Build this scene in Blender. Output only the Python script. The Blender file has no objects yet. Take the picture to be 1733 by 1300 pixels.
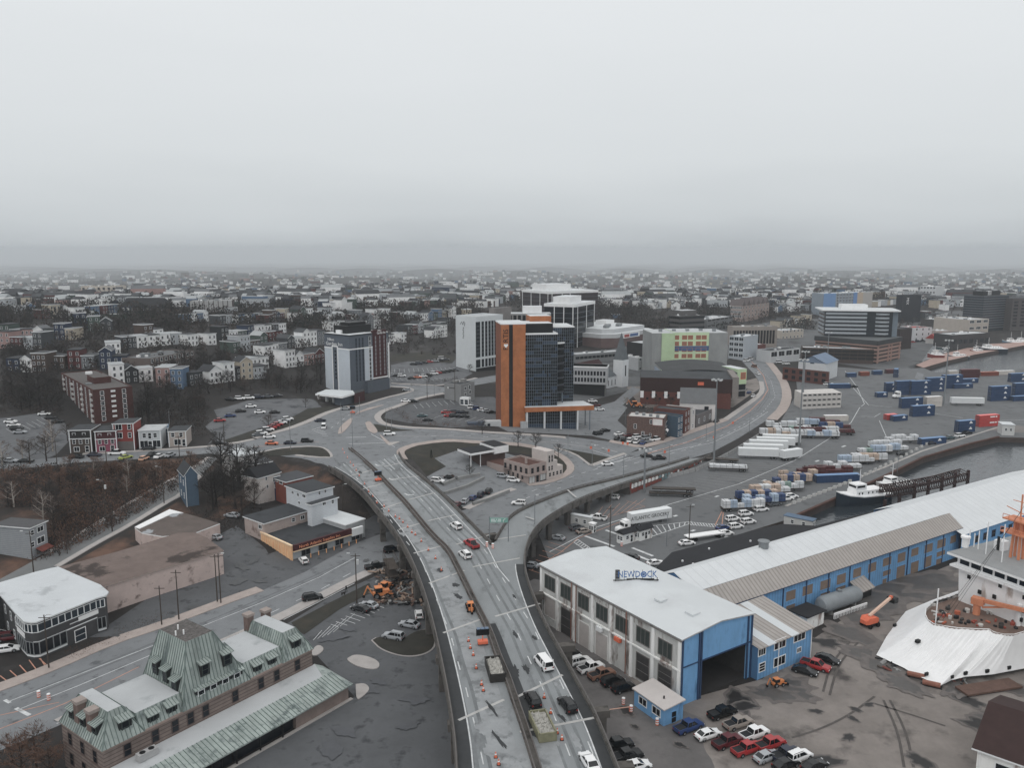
import bpy,math,random,bmesh
import numpy as np
from mathutils import Vector,Matrix
random.seed(11)
RND=random.Random(11)
SC=bpy.context.scene
COL=SC.collection
pi=math.pi
F,YH,CAMH=1400.0,420.0,80.0
TILT=math.atan((650-YH)/F)
ct,st=math.cos(TILT),math.sin(TILT)
def ray(px,py):
 a=(px-866.5)/F
 b=(650-py)/F
 return(a,ct+b*st,-st+b*ct)
def G(px,py,z=0.0):
 d=ray(px,py)
 t=(z-CAMH)/d[2]
 return Vector((d[0]*t,d[1]*t,z))
def pix(v):
 x,y,z=v[0],v[1],v[2]-CAMH
 dep=y*ct-z*st
 up=y*st+z*ct
 return(866.5+F*x/dep,650-F*up/dep)
def top_z(c,py):
 """height z above which the point straight over c is seen at row py"""
 lo,hi=c[2]-5,140.0
 for _ in range(50):
  m=(lo+hi)/2
  if pix((c[0],c[1],m))[1]>py:lo=m
  else:hi=m
 return(lo+hi)/2
CTRL=[(-200,1300,0),(100,1250,0),(300,1280,0),(500,1290,0),(650,1150,0),(100,1140,0),(200,1080,0.3),(400,1005,0.3),(500,960,1),(400,930,2),(560,900,1.5),(620,900,.6),(270,1020,1),(60,1090,.6),(-60,1120,.6),(700,930,0),(760,890,0),(800,865,.3),(870,840,.2),(930,820,0),(1000,795,.2),(1060,775,1.0),(1100,765,1.2),(1164,742,1.2),(1228,715,1.4),(1270,692,1.6),(1290,660,1.8),(1275,635,2),(1255,612,2.5),(1240,590,4),(860,800,1.2),(800,840,1),(830,770,3.2),(760,800,3.5),(900,790,1.0),(940,780,1.2),(970,775,1.6),(720,770,6.4),(700,757,7.4),(760,745,7.4),(680,742,7.9),(860,740,6),(940,748,4.2),(1000,758,2.6),(1040,760,1.6),(1040,735,3),(980,725,4),(920,725,5),(860,725,6),(640,830,3),(630,800,6.3),(660,860,1.5),(600,735,8),(620,760,8),(640,780,8),(665,775,8),(590,770,8),(560,750,8),(520,770,8),(570,790,7.6),(600,810,7.0),(560,705,8.6),(620,690,9),(700,668,9.5),(760,655,9.5),(830,640,8),(800,700,6.8),(720,700,7.8),(870,690,5),(950,680,4.6),(1010,670,4.2),(1060,650,4),(1100,700,3),(1040,700,3.4),(600,665,9),(560,672,9),(660,655,9.4),(450,745,8.6),(400,755,8.8),(350,765,8.8),(240,768,9.2),(120,772,9.6),(0,780,10),(-150,795,10),(440,770,7.6),(400,790,5.5),(480,800,4),(520,790,6),(540,830,2.4),(470,850,2.4),(360,800,6),(310,825,5.8),(260,850,5),(184,888,3.6),(124,925,2.6),(40,975,1.6),(-60,1040,1),(60,900,4.2),(180,850,5.6),(250,810,7.2),(60,840,7),(-60,900,5),(330,850,4.2),(300,880,3),(420,720,10),(480,700,10.5),(380,690,11.5),(520,680,11),(330,730,10),(160,725,11),(60,740,11),(20,710,12.5),(200,680,15),(300,670,15),(60,660,18),(200,640,20),(330,650,17),(450,650,14),(520,640,14),(-100,640,22),(700,630,11),(650,620,13),(740,600,13),(700,560,18),(800,570,14),(900,560,12),(1000,600,7),(1050,620,4.5),(1150,600,6),(1100,560,10),(1020,550,12),(0,600,25),(150,580,28),(300,580,27),(450,600,20),(550,580,20),(620,560,21),(0,540,31),(200,530,31),(400,530,29),(600,530,25),(800,530,20),(950,530,16),(1100,530,14),(1250,540,8),(1300,580,4),(1350,560,5),(1200,560,9),(0,500,26),(300,500,26),(600,500,25),(900,500,22),(1200,505,20),(1350,520,12),(1500,530,6),(1500,500,18),(1640,530,6),(1733,520,6),(1733,500,16),(2000,500,18),(2000,540,3),(1800,560,1.5),(-300,500,24),(-300,560,28),(-300,640,24),(-300,760,12),(-300,900,6),(0,480,18),(300,480,18),(600,480,18),(900,480,20),(1200,480,20),(1500,480,20),(1800,480,20),(-200,462,2),(300,462,2),(600,462,4),(900,462,6),(1200,462,8),(1500,462,8),(1900,462,8),(1320,600,2),(1360,610,1),(1400,620,.5),(1550,600,1),(1600,590,.6),(1500,590,2),(1640,570,1),]
_cw=np.array([[*G(a,b,c)]for a,b,c in CTRL])
def _uv(X,Y):
 Y=np.maximum(Y,20.0)
 return np.stack([2.2*X/Y,1.6*np.log(Y)],-1)
_cu=_uv(_cw[:,0],_cw[:,1])
def _tps(r2):
 return np.where(r2>1e-12,r2*np.log(np.maximum(r2,1e-12)),0.0)
_n=len(CTRL)
_K=_tps(((_cu[:,None]-_cu[None])**2).sum(-1))+np.eye(_n)*0.002
_P=np.concatenate([np.ones((_n,1)),_cu],1)
_A=np.block([[_K,_P],[_P.T,np.zeros((3,3))]])
_W=np.linalg.solve(_A,np.concatenate([_cw[:,2],np.zeros(3)]))
PLAIN=[G(a,b)for a,b in[(-900,1300),(0,1160),(190,1085),(390,1015),(520,965),(640,905),(700,900),(760,878),(880,835),(960,815),(1010,803),(1100,792),(1210,772),(1262,742),(1322,704),(1345,660),(1340,630),(1400,612),(1560,608),(1700,590),(2000,560),(2700,560),(2700,1700),(-900,1700)]]
PLX=np.array([[p.x,p.y]for p in PLAIN])
def in_poly(X,Y,poly):
 ins=np.zeros(X.shape,bool)
 n=len(poly)
 for i in range(n):
  x1,y1=poly[i];x2,y2=poly[(i+1)%n]
  if y1==y2:continue
  c=((y1>Y)!=(y2>Y))&(X<(x2-x1)*(Y-y1)/(y2-y1)+x1)
  ins^=c
 return ins
def poly_dist(X,Y,poly):
 d=np.full(X.shape,1e9)
 n=len(poly)
 for i in range(n):
  a=np.array(poly[i]);b=np.array(poly[(i+1)%n]);ab=b-a
  t=np.clip(((X-a[0])*ab[0]+(Y-a[1])*ab[1])/max(ab@ab,1e-9),0,1)
  d=np.minimum(d,np.hypot(X-a[0]-t*ab[0],Y-a[1]-t*ab[1]))
 return d
WATER=[(1338,878),(1428,838),(1497,807),(1562,775),(1640,752),(1690,740),(1733,741),(2300,748),(2300,640),(1733,622),(1700,630),(1640,629),(1580,630),(1563,622),(1600,611),(1648,600),(1733,584),(2300,560),(3600,560),(3600,1000),(1700,880),(1420,905)]
WATER_BACK=WATER
WXY=np.array([[G(a,b,0).x,G(a,b,0).y]for a,b in WATER])
_gx=np.concatenate([-np.geomspace(20000,236,48),np.arange(-230,331,5.0),np.geomspace(337,20000,46)])
_gy=np.concatenate([np.arange(40,640,5.0),np.geomspace(646,31000,74)])
GX,GY=np.meshgrid(_gx,_gy)
_z=np.concatenate([_tps(((_uv(a,b)[:,None]-_cu[None])**2).sum(-1))@_W[:_n]+_W[_n]+_uv(a,b)@_W[_n+1:]for a,b in zip(GX,GY)]).reshape(GX.shape)
_z=np.clip(_z,-35,34)
_zf=np.interp(GY,[1000,1350,2000,3000,5500,10500,18000,27000,34000],[18,3,-20,-49,-116,-220,-331,-441,-520])+np.clip(GY/1500,1,6)*(5*np.sin(GX/(310+GY*.02)+GY/900)+4*np.sin(GX/(130+GY*.012)-GY/620))
_t=np.clip((GY-850)/500,0,1);_z=_z*(1-_t)+_zf*_t
_d=poly_dist(GX,GY,PLX)
_s=np.clip(_d/22,0,1);_s=_s*_s*(3-2*_s)
GZ=np.where(in_poly(GX,GY,PLX),0,np.where(GY<900,np.maximum(_z,0),_z)*_s)
_iw=in_poly(GX,GY,WXY)|((poly_dist(GX,GY,WXY)<9)&(GX>60))
GZ=np.where(_iw,-7.0,GZ)
def gz(X,Y):
 j=int(np.searchsorted(_gx,X)-1);i=int(np.searchsorted(_gy,Y)-1)
 j=min(max(j,0),len(_gx)-2);i=min(max(i,0),len(_gy)-2)
 u=(X-_gx[j])/(_gx[j+1]-_gx[j]);v=(Y-_gy[i])/(_gy[i+1]-_gy[i])
 a,b,c,d=GZ[i,j],GZ[i,j+1],GZ[i+1,j+1],GZ[i+1,j]
 if u>=v:z=a+(b-a)*u+(c-b)*v
 else:z=a+(c-d)*u+(d-a)*v
 return float(z)
def P(px,py,dz=0.0):
 """the point of the ground seen at (px, py)"""
 d=ray(px,py)
 t0,t=0,60.0
 while t<36000:
  z=CAMH+d[2]*t
  if z<gz(d[0]*t,d[1]*t):break
  t0=t;t*=1.012
 for _ in range(24):
  m=(t0+t)/2
  if CAMH+d[2]*m<gz(d[0]*m,d[1]*m):t=m
  else:t0=m
 X,Y=d[0]*t,d[1]*t
 return Vector((X,Y,max(gz(X,Y),0 if Y<700 else-999)+dz))
def lin(c):
 c=c/255.0
 return c/12.92 if c<=0.04045 else((c+0.055)/1.055)**2.4
EXPO=0.73
def C(r,g,b):
 q=[lin(v)/EXPO for v in(r,g,b)];y=.3*q[0]+.55*q[1]+.15*q[2]
 return tuple(min((v*.84+y*.16)*min((max(y,.004)/.45)**.14,1.06),.86)for v in q)
MATS={}
WALLISH=('wall','clapboard','siding','brick','masonry','blue_metal','cladding','facade','boarding','container')
def M(name,rgb=None,rough=.8,noise=.12,scale=.6,metal=0.0,bump=0.0,streak=None,spec=.3,spots=None,trans=None):
 """procedural principled material; rgb as it shows under the overcast sky"""
 if name in MATS:return MATS[name]
 m=bpy.data.materials.new(name);m.use_nodes=True
 nt=m.node_tree;b=nt.nodes['Principled BSDF']
 N=nt.nodes.new;L=nt.links.new
 col=C(*rgb)
 if any(k in name for k in WALLISH):col=tuple(min(v*1.2,.86)for v in col)
 b.inputs['Roughness'].default_value=rough
 b.inputs['Metallic'].default_value=metal
 b.inputs['Specular IOR Level'].default_value=spec
 tc=N('ShaderNodeTexCoord')
 n1=N('ShaderNodeTexNoise');n1 .inputs['Scale'].default_value=scale;n1 .inputs['Detail'].default_value=10;n1 .inputs['Roughness'].default_value=.7
 mp=N('ShaderNodeMapping')
 if streak:mp.inputs['Scale'].default_value=streak
 L(tc.outputs['Object'],mp.inputs['Vector']);L(mp.outputs['Vector'],n1 .inputs['Vector'])
 mr=N('ShaderNodeMapRange');mr.inputs['From Min'].default_value=.28;mr.inputs['From Max'].default_value=.72
 mr.inputs['To Min'].default_value=1-noise*1.6;mr.inputs['To Max'].default_value=1+noise
 L(n1 .outputs['Fac'],mr.inputs['Value'])
 mx=N('ShaderNodeMix');mx.data_type='RGBA';mx.blend_type='MULTIPLY';mx.inputs['Factor'].default_value=1
 mx.inputs['A'].default_value=(*col,1)
 L(mr.outputs['Result'],mx.inputs['B'])
 out=mx.outputs['Result']
 if spots:
  n2=N('ShaderNodeTexNoise');n2 .inputs['Scale'].default_value=spots[1];n2 .inputs['Detail'].default_value=6;n2 .inputs['Roughness'].default_value=.62
  L(mp.outputs['Vector'],n2 .inputs['Vector'])
  r2=N('ShaderNodeMapRange');r2 .inputs['From Min'].default_value=spots[2];r2 .inputs['From Max'].default_value=spots[2]+spots[3]
  L(n2 .outputs['Fac'],r2 .inputs['Value'])
  m2=N('ShaderNodeMix');m2 .data_type='RGBA';m2 .inputs['B'].default_value=(*C(*spots[0]),1)
  L(r2 .outputs['Result'],m2 .inputs['Factor']);L(out,m2 .inputs['A']);out=m2 .outputs['Result']
 L(out,b.inputs['Base Color'])
 if bump:
  bp=N('ShaderNodeBump');bp.inputs['Strength'].default_value=bump;bp.inputs['Distance'].default_value=.1
  L(n1 .outputs['Fac'],bp.inputs['Height']);L(bp.outputs['Normal'],b.inputs['Normal'])
 MATS[name]=m
 return m
def MW(name,rgb,rgb2,axis='X',period=1.0,duty=.12,rough=.7,noise=.12,scale=.5):
 """sheet material: stripes (seams, boards, courses) of rgb2 across rgb along one object axis"""
 if name in MATS:return MATS[name]
 m=M(name,rgb,rough,noise,scale)
 nt=m.node_tree;N=nt.nodes.new;L=nt.links.new;b=nt.nodes['Principled BSDF']
 src=b.inputs['Base Color'].links[0].from_socket
 tc=next(n for n in nt.nodes if n.type=='TEX_COORD')
 sx=N('ShaderNodeSeparateXYZ');L(tc.outputs['Object'],sx.inputs['Vector'])
 mo=N('ShaderNodeMath');mo.operation='PINGPONG';mo.inputs[1].default_value=period/2
 L(sx.outputs[axis],mo.inputs[0])
 lt=N('ShaderNodeMapRange');lt.inputs['From Min'].default_value=0;lt.inputs['From Max'].default_value=period*duty
 lt.inputs['To Min'].default_value=1;lt.inputs['To Max'].default_value=0
 L(mo.outputs['Value'],lt.inputs['Value'])
 m2=N('ShaderNodeMix');m2 .data_type='RGBA';m2 .inputs['B'].default_value=(*C(*rgb2),1)
 L(lt.outputs['Result'],m2 .inputs['Factor']);L(src,m2 .inputs['A']);L(m2 .outputs['Result'],b.inputs['Base Color'])
 return m
GLASS=M('window_glass',(46,56,66),.12,.25,.25,spec=.4)
GLASS_D=M('dark_glass',(28,34,42),.15,.25,.3,spec=.3)
WHITE=M('white_paint',(206,209,210),.6,.06,.5)
TRIM=M('white_trim',(196,198,199),.6,.05,.8)
BLACK=M('black_paint',(24,26,29),.5,.1,1)
CONC=M('concrete',(128,128,127),.9,.14,.3)
STEEL=M('galvanised_steel',(120,124,127),.5,.1,1,metal=.3)
RUBBER=M('tyre_rubber',(20,20,22),.9,.1,2)
ORANGE=M('safety_orange',(204,92,54),.6,.08,2)
REDP=M('signal_red',(176,44,40),.6,.1,2)
WOOD=M('weathered_wood',(74,66,60),.9,.2,1.5)
class MB:
 def __init__(s):s.v=[];s.f=[];s.m=[];s.mats=[]
 def mi(s,m):
  if m not in s.mats:s.mats.append(m)
  return s.mats.index(m)
 def face(s,pts,m):
  b=len(s.v);s.v+=[tuple(p)for p in pts];s.f.append(tuple(range(b,b+len(pts))));s.m.append(s.mi(m))
 def mesh(s,verts,faces,m):
  b=len(s.v);s.v+=[tuple(p)for p in verts];k=s.mi(m)
  for f in faces:s.f.append(tuple(b+i for i in f));s.m.append(k)
 def box(s,x0,x1,y0,y1,z0,z1,m,top=None):
  v=[(x0,y0,z0),(x1,y0,z0),(x1,y1,z0),(x0,y1,z0),(x0,y0,z1),(x1,y0,z1),(x1,y1,z1),(x0,y1,z1)]
  s.mesh(v,[(0,3,2,1),(0,1,5,4),(1,2,6,5),(2,3,7,6),(3,0,4,7)],m)
  s.mesh(v[4:],[(0,1,2,3)],top or m)
 def prism(s,poly,z0,z1,m,top=None,bottom=False):
  n=len(poly)
  zz0=z0 if callable(z0)else(lambda x,y:z0);zz1=z1 if callable(z1)else(lambda x,y:z1)
  lo=[(p[0],p[1],zz0(p[0],p[1]))for p in poly];hi=[(p[0],p[1],zz1(p[0],p[1]))for p in poly]
  s.mesh(lo+hi,[(i,(i+1)%n,n+(i+1)%n,n+i)for i in range(n)],m)
  s.mesh(hi,[tuple(range(n))],top or m)
  if bottom:s.mesh(lo,[tuple(reversed(range(n)))],m)
 def tube(s,pts,r,m,n=6,r2=None,caps=True):
  pts=[Vector(p)for p in pts];k=len(pts);vs=[]
  for i,p in enumerate(pts):
   t=(pts[min(i+1,k-1)]-pts[max(i-1,0)]).normalized()
   a=t.orthogonal().normalized()if abs(t.z)<.95 else Vector((1,0,0));a=(a-t*a.dot(t)).normalized();c=t.cross(a)
   rr=r if r2 is None else r+(r2-r)*i/(k-1)
   vs+=[p+(a*math.cos(2*pi*j/n)+c*math.sin(2*pi*j/n))*rr for j in range(n)]
  fs=[(i*n+j,i*n+(j+1)%n,(i+1)*n+(j+1)%n,(i+1)*n+j)for i in range(k-1)for j in range(n)]
  if caps:fs+=[tuple(range(n))[::-1],tuple((k-1)*n+j for j in range(n))]
  s.mesh(vs,fs,m)
 def bar(s,a,b,w,h,m):
  a=Vector(a);b=Vector(b);t=(b-a).normalized()
  up=Vector((0,0,1))if abs(t.z)<.95 else Vector((1,0,0))
  x=t.cross(up).normalized()*w/2;y=x.cross(t).normalized()*h/2
  v=[p+sx*x+sy*y for p in(a,b)for sx,sy in((-1,-1),(1,-1),(1,1),(-1,1))]
  s.mesh(v,[(0,1,5,4),(1,2,6,5),(2,3,7,6),(3,0,4,7),(3,2,1,0),(4,5,6,7)],m)
 def cyl(s,x,y,z0,z1,r,m,n=12,r2=None):
  s.tube([(x,y,z0),(x,y,z1)],r,m,n,r2)
 def loft(s,rings,m,close=True,caps=True):
  n=len(rings[0]);vs=[p for r in rings for p in r];fs=[]
  for i in range(len(rings)-1):
   for j in range(n if close else n-1):
    fs.append((i*n+j,i*n+(j+1)%n,(i+1)*n+(j+1)%n,(i+1)*n+j))
  if caps and close:fs+=[tuple(range(n))[::-1],tuple((len(rings)-1)*n+j for j in range(n))]
  s.mesh(vs,fs,m)
 def data(s,name):
  me=bpy.data.meshes.new(name);me.from_pydata(s.v,[],s.f);me.update()
  for m in s.mats:me.materials.append(m)
  me.polygons.foreach_set('material_index',s.m)
  return me
 def build(s,name,parent=None,loc=(0,0,0),rot=0,smooth=False,fix=False):
  me=s.data(name)
  if fix or smooth:
   bm=bmesh.new();bm.from_mesh(me)
   bmesh.ops.remove_doubles(bm,verts=bm.verts,dist=1e-4)
   bmesh.ops.recalc_face_normals(bm,faces=bm.faces)
   if smooth:
    for f in bm.faces:f.smooth=True
    for e in bm.edges:e.smooth=e.is_manifold and e.calc_face_angle(0)<.7
   bm.to_mesh(me);bm.free()
  return link(name,me,parent,loc,rot)
def link(name,me,parent=None,loc=(0,0,0),rot=0,scale=None):
 o=bpy.data.objects.new(name,me);COL.objects.link(o)
 o.location=loc;o.rotation_euler=(0,0,rot)if not isinstance(rot,tuple)else rot
 if scale:o.scale=scale if isinstance(scale,tuple)else(scale,)*3
 if parent:o.parent=parent
 return o
def thing(name,label,cat,loc=(0,0,0),rot=0,group=None,scale=None):
 o=link(name,None,None,loc,rot,scale);o.empty_display_size=.3
 return tag(o,label,cat,group)
def tag(o,label,cat,group=None):
 o['label']=label;o['category']=cat
 if group:o['group']=group
 return o
def struct(o,kind='structure'):o['kind']=kind;return o
KIDS={}
def clone(root,loc,rot=0,label=None,scale=None,kids=None):
 """copy a thing with its parts and their sub-parts"""
 r=root.copy();COL.objects.link(r);r.location=loc;r.rotation_euler=(0,0,rot)
 if scale:r.scale=scale if isinstance(scale,tuple)else(scale,)*3
 if label:r['label']=label
 if root.name not in KIDS:KIDS[root.name]=[(c,list(c.children))for c in root.children]
 for c,gk in KIDS[root.name]:
  k=c.copy();COL.objects.link(k);k.parent=r
  for g in gk:
   q=g.copy();COL.objects.link(q);q.parent=k
 return r
ORD='first second third fourth fifth sixth seventh eighth ninth tenth eleventh twelfth thirteenth fourteenth fifteenth sixteenth seventeenth eighteenth nineteenth twentieth'.split()
def ordn(i):
 if i<20:return ORD[i]
 t={2:'twenty',3:'thirty',4:'forty',5:'fifty',6:'sixty',7:'seventy',8:'eighty',9:'ninety'}
 i+=1
 if i>99:return str(i)+'th'
 return t[i//10]+'-'+ORD[i%10-1]if i%10 else t[i//10][:-1]+'ieth'
def text(s,size,m,parent=None,loc=(0,0,0),rot=(pi/2,0,0),name='lettering',depth=.04,align='CENTER',sx=1.0,spacing=1.0):
 c=bpy.data.curves.new(name,'FONT');c.body=s;c.size=size;c.extrude=depth;c.align_x=align;c.align_y='CENTER';c.space_character=spacing;c.resolution_u=2
 o=bpy.data.objects.new(name,c)
 dg=None
 COL.objects.link(o)
 me=bpy.data.meshes.new_from_object(o)
 COL.objects.unlink(o);bpy.data.objects.remove(o)
 me.materials.clear();me.materials.append(m)
 q=link(name,me,parent,loc);q.rotation_euler=rot;q.scale=(sx,1,1)
 return q
def _clip(poly,a,b,c):
 out=poly
 for(p,q)in((a,b),(b,c),(c,a)):
  inp,out=out,[]
  ex,ey=q[0]-p[0],q[1]-p[1]
  n=len(inp)
  if not n:return out
  ds=[ex*(v[1]-p[1])-ey*(v[0]-p[0])for v in inp]
  for i in range(n):
   v,w,dv,dw=inp[i],inp[(i+1)%n],ds[i],ds[(i+1)%n]
   if dv>=0:out.append(v)
   if(dv>=0)!=(dw>=0):
    t=dv/(dv-dw);out.append((v[0]+(w[0]-v[0])*t,v[1]+(w[1]-v[1])*t))
 return out
def drape(name,poly,off,m,kind='structure',mb=None):
 """a sheet over the ground, cut to the terrain's own triangles; poly in world xy"""
 poly=[(p[0],p[1])for p in poly]
 ar=sum(poly[i][0]*poly[(i+1)%len(poly)][1]-poly[(i+1)%len(poly)][0]*poly[i][1]for i in range(len(poly)))
 if ar<0:poly=poly[::-1]
 own=mb is None
 if own:mb=MB()
 xs=[p[0]for p in poly];ys=[p[1]for p in poly]
 j0=max(int(np.searchsorted(_gx,min(xs))-1),0);j1=min(int(np.searchsorted(_gx,max(xs))),len(_gx)-1)
 i0=max(int(np.searchsorted(_gy,min(ys))-1),0);i1=min(int(np.searchsorted(_gy,max(ys))),len(_gy)-1)
 pa=np.array(poly)
 sub=(slice(i0,i1+1),slice(j0,j1+1))
 ins=in_poly(GX[sub],GY[sub],pa)
 dist=poly_dist(GX[sub],GY[sub],pa)
 for i in range(i0,i1):
  for j in range(j0,j1):
   dx=_gx[j+1]-_gx[j];dy=_gy[i+1]-_gy[i];dm=math.hypot(dx,dy)*1.01
   q=[(i,j),(i,j+1),(i+1,j+1),(i+1,j)]
   if all(dist[a-i0,b-j0]>dm for a,b in q):
    if ins[i-i0,j-j0]:
     pts=[(_gx[b],_gy[a],GZ[a,b]+off)for a,b in q]
     mb.face([pts[0],pts[1],pts[2]],m);mb.face([pts[0],pts[2],pts[3]],m)
    continue
   for tri in((q[0],q[1],q[2]),(q[0],q[2],q[3])):
    T3=[(_gx[b],_gy[a],GZ[a,b])for a,b in tri]
    r=_clip(poly,T3[0],T3[1],T3[2])
    if len(r)<3:continue
    (xa,ya,za),(xb,yb,zb),(xc,yc,zc)=T3
    det=(yb-yc)*(xa-xc)+(xc-xb)*(ya-yc)
    pts=[]
    for x,y in r:
     l1=((yb-yc)*(x-xc)+(xc-xb)*(y-yc))/det;l2=((yc-ya)*(x-xc)+(xa-xc)*(y-yc))/det
     p=(x,y,l1*za+l2*zb+(1-l1-l2)*zc+off)
     if not pts or(abs(p[0]-pts[-1][0])+abs(p[1]-pts[-1][1]))>1e-5:pts.append(p)
    if len(pts)>=3:mb.face(pts,m)
 if not own:return mb
 o=mb.build(name)
 o['kind']=kind
 return o
def PX(l):return[P(a,b)for a,b in l]
def XY(l):return[(p[0],p[1])for p in l]
def resample(pts,step):
 pts=[Vector(p[:2]).to_3d()for p in pts];out=[pts[0]];
 for a,b in zip(pts,pts[1:]):
  n=max(1,int(math.ceil((b-a).length/step)))
  out+=[a.lerp(b,k/n)for k in range(1,n+1)]
 return out
def smooth_line(pts,it=2):
 pts=[Vector(p)for p in pts]
 for _ in range(it):
  q=[pts[0]]
  for a,b in zip(pts,pts[1:]):q+=[a.lerp(b,.25),a.lerp(b,.75)]
  q.append(pts[-1]);pts=q
 return pts
def offset_line(pts,d):
 out=[]
 for i,p in enumerate(pts):
  t=(Vector(pts[min(i+1,len(pts)-1)][:2])-Vector(pts[max(i-1,0)][:2]))
  if t.length<1e-6:t=Vector((1,0))
  t.normalize();out.append(Vector((p[0]-t.y*d,p[1]+t.x*d,0)))
 return out
def ribbon(mb,pts,w,off,m,thick=0,zf=None,step=2.5):
 pts=resample(pts,step);L=offset_line(pts,w/2);Rr=offset_line(pts,-w/2)
 zf=zf or gz
 n=len(pts)
 top=[(p.x,p.y,zf(p.x,p.y)+off)for p in L]+[(p.x,p.y,zf(p.x,p.y)+off)for p in Rr]
 mb.mesh(top,[(n+i,n+i+1,i+1,i)for i in range(n-1)],m)
 if thick:
  for S,sg in((L,1),(Rr,-1)):
   v=[(p.x,p.y,zf(p.x,p.y)+off)for p in S]+[(p.x,p.y,zf(p.x,p.y)+off-thick)for p in S]
   mb.mesh(v,[((i,i+1,n+i+1,n+i)if sg>0 else(i+1,i,n+i,n+i+1))for i in range(n-1)],m)
def dashes(mb,pts,w,off,m,on,gap,zf=None):
 pts=[Vector(p[:2]).to_3d()for p in pts]
 acc=0;cur=[]
 L=[0]
 for a,b in zip(pts,pts[1:]):L.append(L[-1]+(b-a).length)
 def at(s):
  for i in range(len(pts)-1):
   if s<=L[i+1]:return pts[i].lerp(pts[i+1],(s-L[i])/max(L[i+1]-L[i],1e-6))
  return pts[-1]
 s=0
 while s+on<L[-1]:
  ribbon(mb,[at(s),at(s+on/2),at(s+on)],w,off,m,zf=zf,step=4);s+=on+gap
class Site:
 """local frame: x runs from the near corner along the right-hand face, y along the left-hand face, z up"""
 def __init__(s,name,label,cat,base,top_y,right,left=None,depth=None,group=None,z=None,h=None,near=None):
  if near is not None:
   z0=0 if z is None else z
   for _ in range(8):
    q=G(*near,z0+h);z0=gz(q.x,q.y)if z is None else z
   c=Vector((q.x,q.y,z0));zt=z0+h
  else:
   c=P(*base)if z is None else G(*base,z)
   zt=top_z(c,top_y)if h is None else c.z+h
  s.c=c
  r=G(*right,zt);l=G(*left,zt)if left is not None else None
  pc=pix((c.x,c.y,zt))
  a=math.atan2(r.y-c.y,r.x-c.x)
  if l is not None and(pc[0]-left[0])>1.15*(right[0]-pc[0]):a=math.atan2(l.y-c.y,l.x-c.x)-pi/2
  s.a=a;s.W=math.cos(a)*(r.x-c.x)+math.sin(a)*(r.y-c.y)
  if l is not None:
   s.D=abs((l.x-c.x)*-math.sin(a)+(l.y-c.y)*math.cos(a))
   k=s.on('L',*left)[0]
   if.55<k/s.D<1.8:s.D=k
   k=s.on('R',*right)[0]
   if.55<k/max(s.W,.1)<1.8:s.W=k
  else:s.D=depth
  s.H=zt-c.z;s.c=c;s.a=a
  s.root=thing(name,label,cat,c,a,group)
 def w(s,x,y,z=0):
  return Vector((s.c.x+math.cos(s.a)*x-math.sin(s.a)*y,s.c.y+math.sin(s.a)*x+math.cos(s.a)*y,s.c.z+z))
 def walls(s,m,h=None,x0=0,x1=None,y0=0,y1=None,z0=-4,roof=None,name='wall',para=.5,roofname='roof'):
  x1=s.W if x1 is None else x1;y1=s.D if y1 is None else y1;h=s.H if h is None else h
  b=MB()
  if para:
   t=.3
   b.mesh([(x0,y0,z0),(x1,y0,z0),(x1,y1,z0),(x0,y1,z0),(x0,y0,h),(x1,y0,h),(x1,y1,h),(x0,y1,h),(x0+t,y0+t,h),(x1-t,y0+t,h),(x1-t,y1-t,h),(x0+t,y1-t,h),(x0+t,y0+t,h-para),(x1-t,y0+t,h-para),(x1-t,y1-t,h-para),(x0+t,y1-t,h-para)],[(0,1,5,4),(1,2,6,5),(2,3,7,6),(3,0,4,7),(4,5,9,8),(5,6,10,9),(6,7,11,10),(7,4,8,11),(8,9,13,12),(9,10,14,13),(10,11,15,14),(11,8,12,15)],m)
  else:
   b.mesh([(x0,y0,z0),(x1,y0,z0),(x1,y1,z0),(x0,y1,z0),(x0,y0,h),(x1,y0,h),(x1,y1,h),(x0,y1,h)],[(0,1,5,4),(1,2,6,5),(2,3,7,6),(3,0,4,7),(4,5,6,7)],m)
  w=b.build(name,s.root)
  if roof:
   t=.3 if para else-.25
   rb=MB();z=h-para+.02 if para else h
   rb.box(x0+t,x1-t,y0+t,y1-t,z-(.0 if para else-.01),z+(.05 if para else.25),roof)
   rb.build(roofname,s.root)
  return w
 def loc(s,v):
  dx,dy=v[0]-s.c.x,v[1]-s.c.y
  return Vector((math.cos(s.a)*dx+math.sin(s.a)*dy,-math.sin(s.a)*dx+math.cos(s.a)*dy,v[2]-s.c.z))
 def at(s,px,py,z):
  """local point seen at (px, py) at local height z"""
  return s.loc(G(px,py,s.c.z+z))
 def on(s,f,px,py,k=0.0):
  """(u, z) on the face plane y=k ('R') or x=k ('L')"""
  o=s.loc((0,0,CAMH));d=s.loc(Vector(ray(px,py))+Vector((s.c.x,s.c.y,s.c.z)))
  i=1 if f in 'RK' else 0
  t=(k-o[i])/d[i]
  q=o+d*t
  return(q[1-i],q.z)
 def winpx(s,f,l,t,r,b,frame=None,pane=None,name='window',bars=1,k=0.0,out=0.0):
  m=(l+r)/2;n=(t+b)/2
  u0,_=s.on(f,l,n,k);u1,_=s.on(f,r,n,k);_,z1=s.on(f,m,t,k);_,z0=s.on(f,m,b,k)
  u,z=(u0+u1)/2,(z0+z1)/2
  p,ro=((u,k-out,z),0)if f=='R' else((k-out,u,z),-pi/2)
  return link(name,win_mesh(max(abs(u1-u0),.3),max(abs(z1-z0),.3),frame or TRIM,pane or GLASS,bars),s.root,p,ro)
 def part(s,name,mb,smooth=False,fix=False):return mb.build(name,s.root,smooth=smooth,fix=fix)
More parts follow.
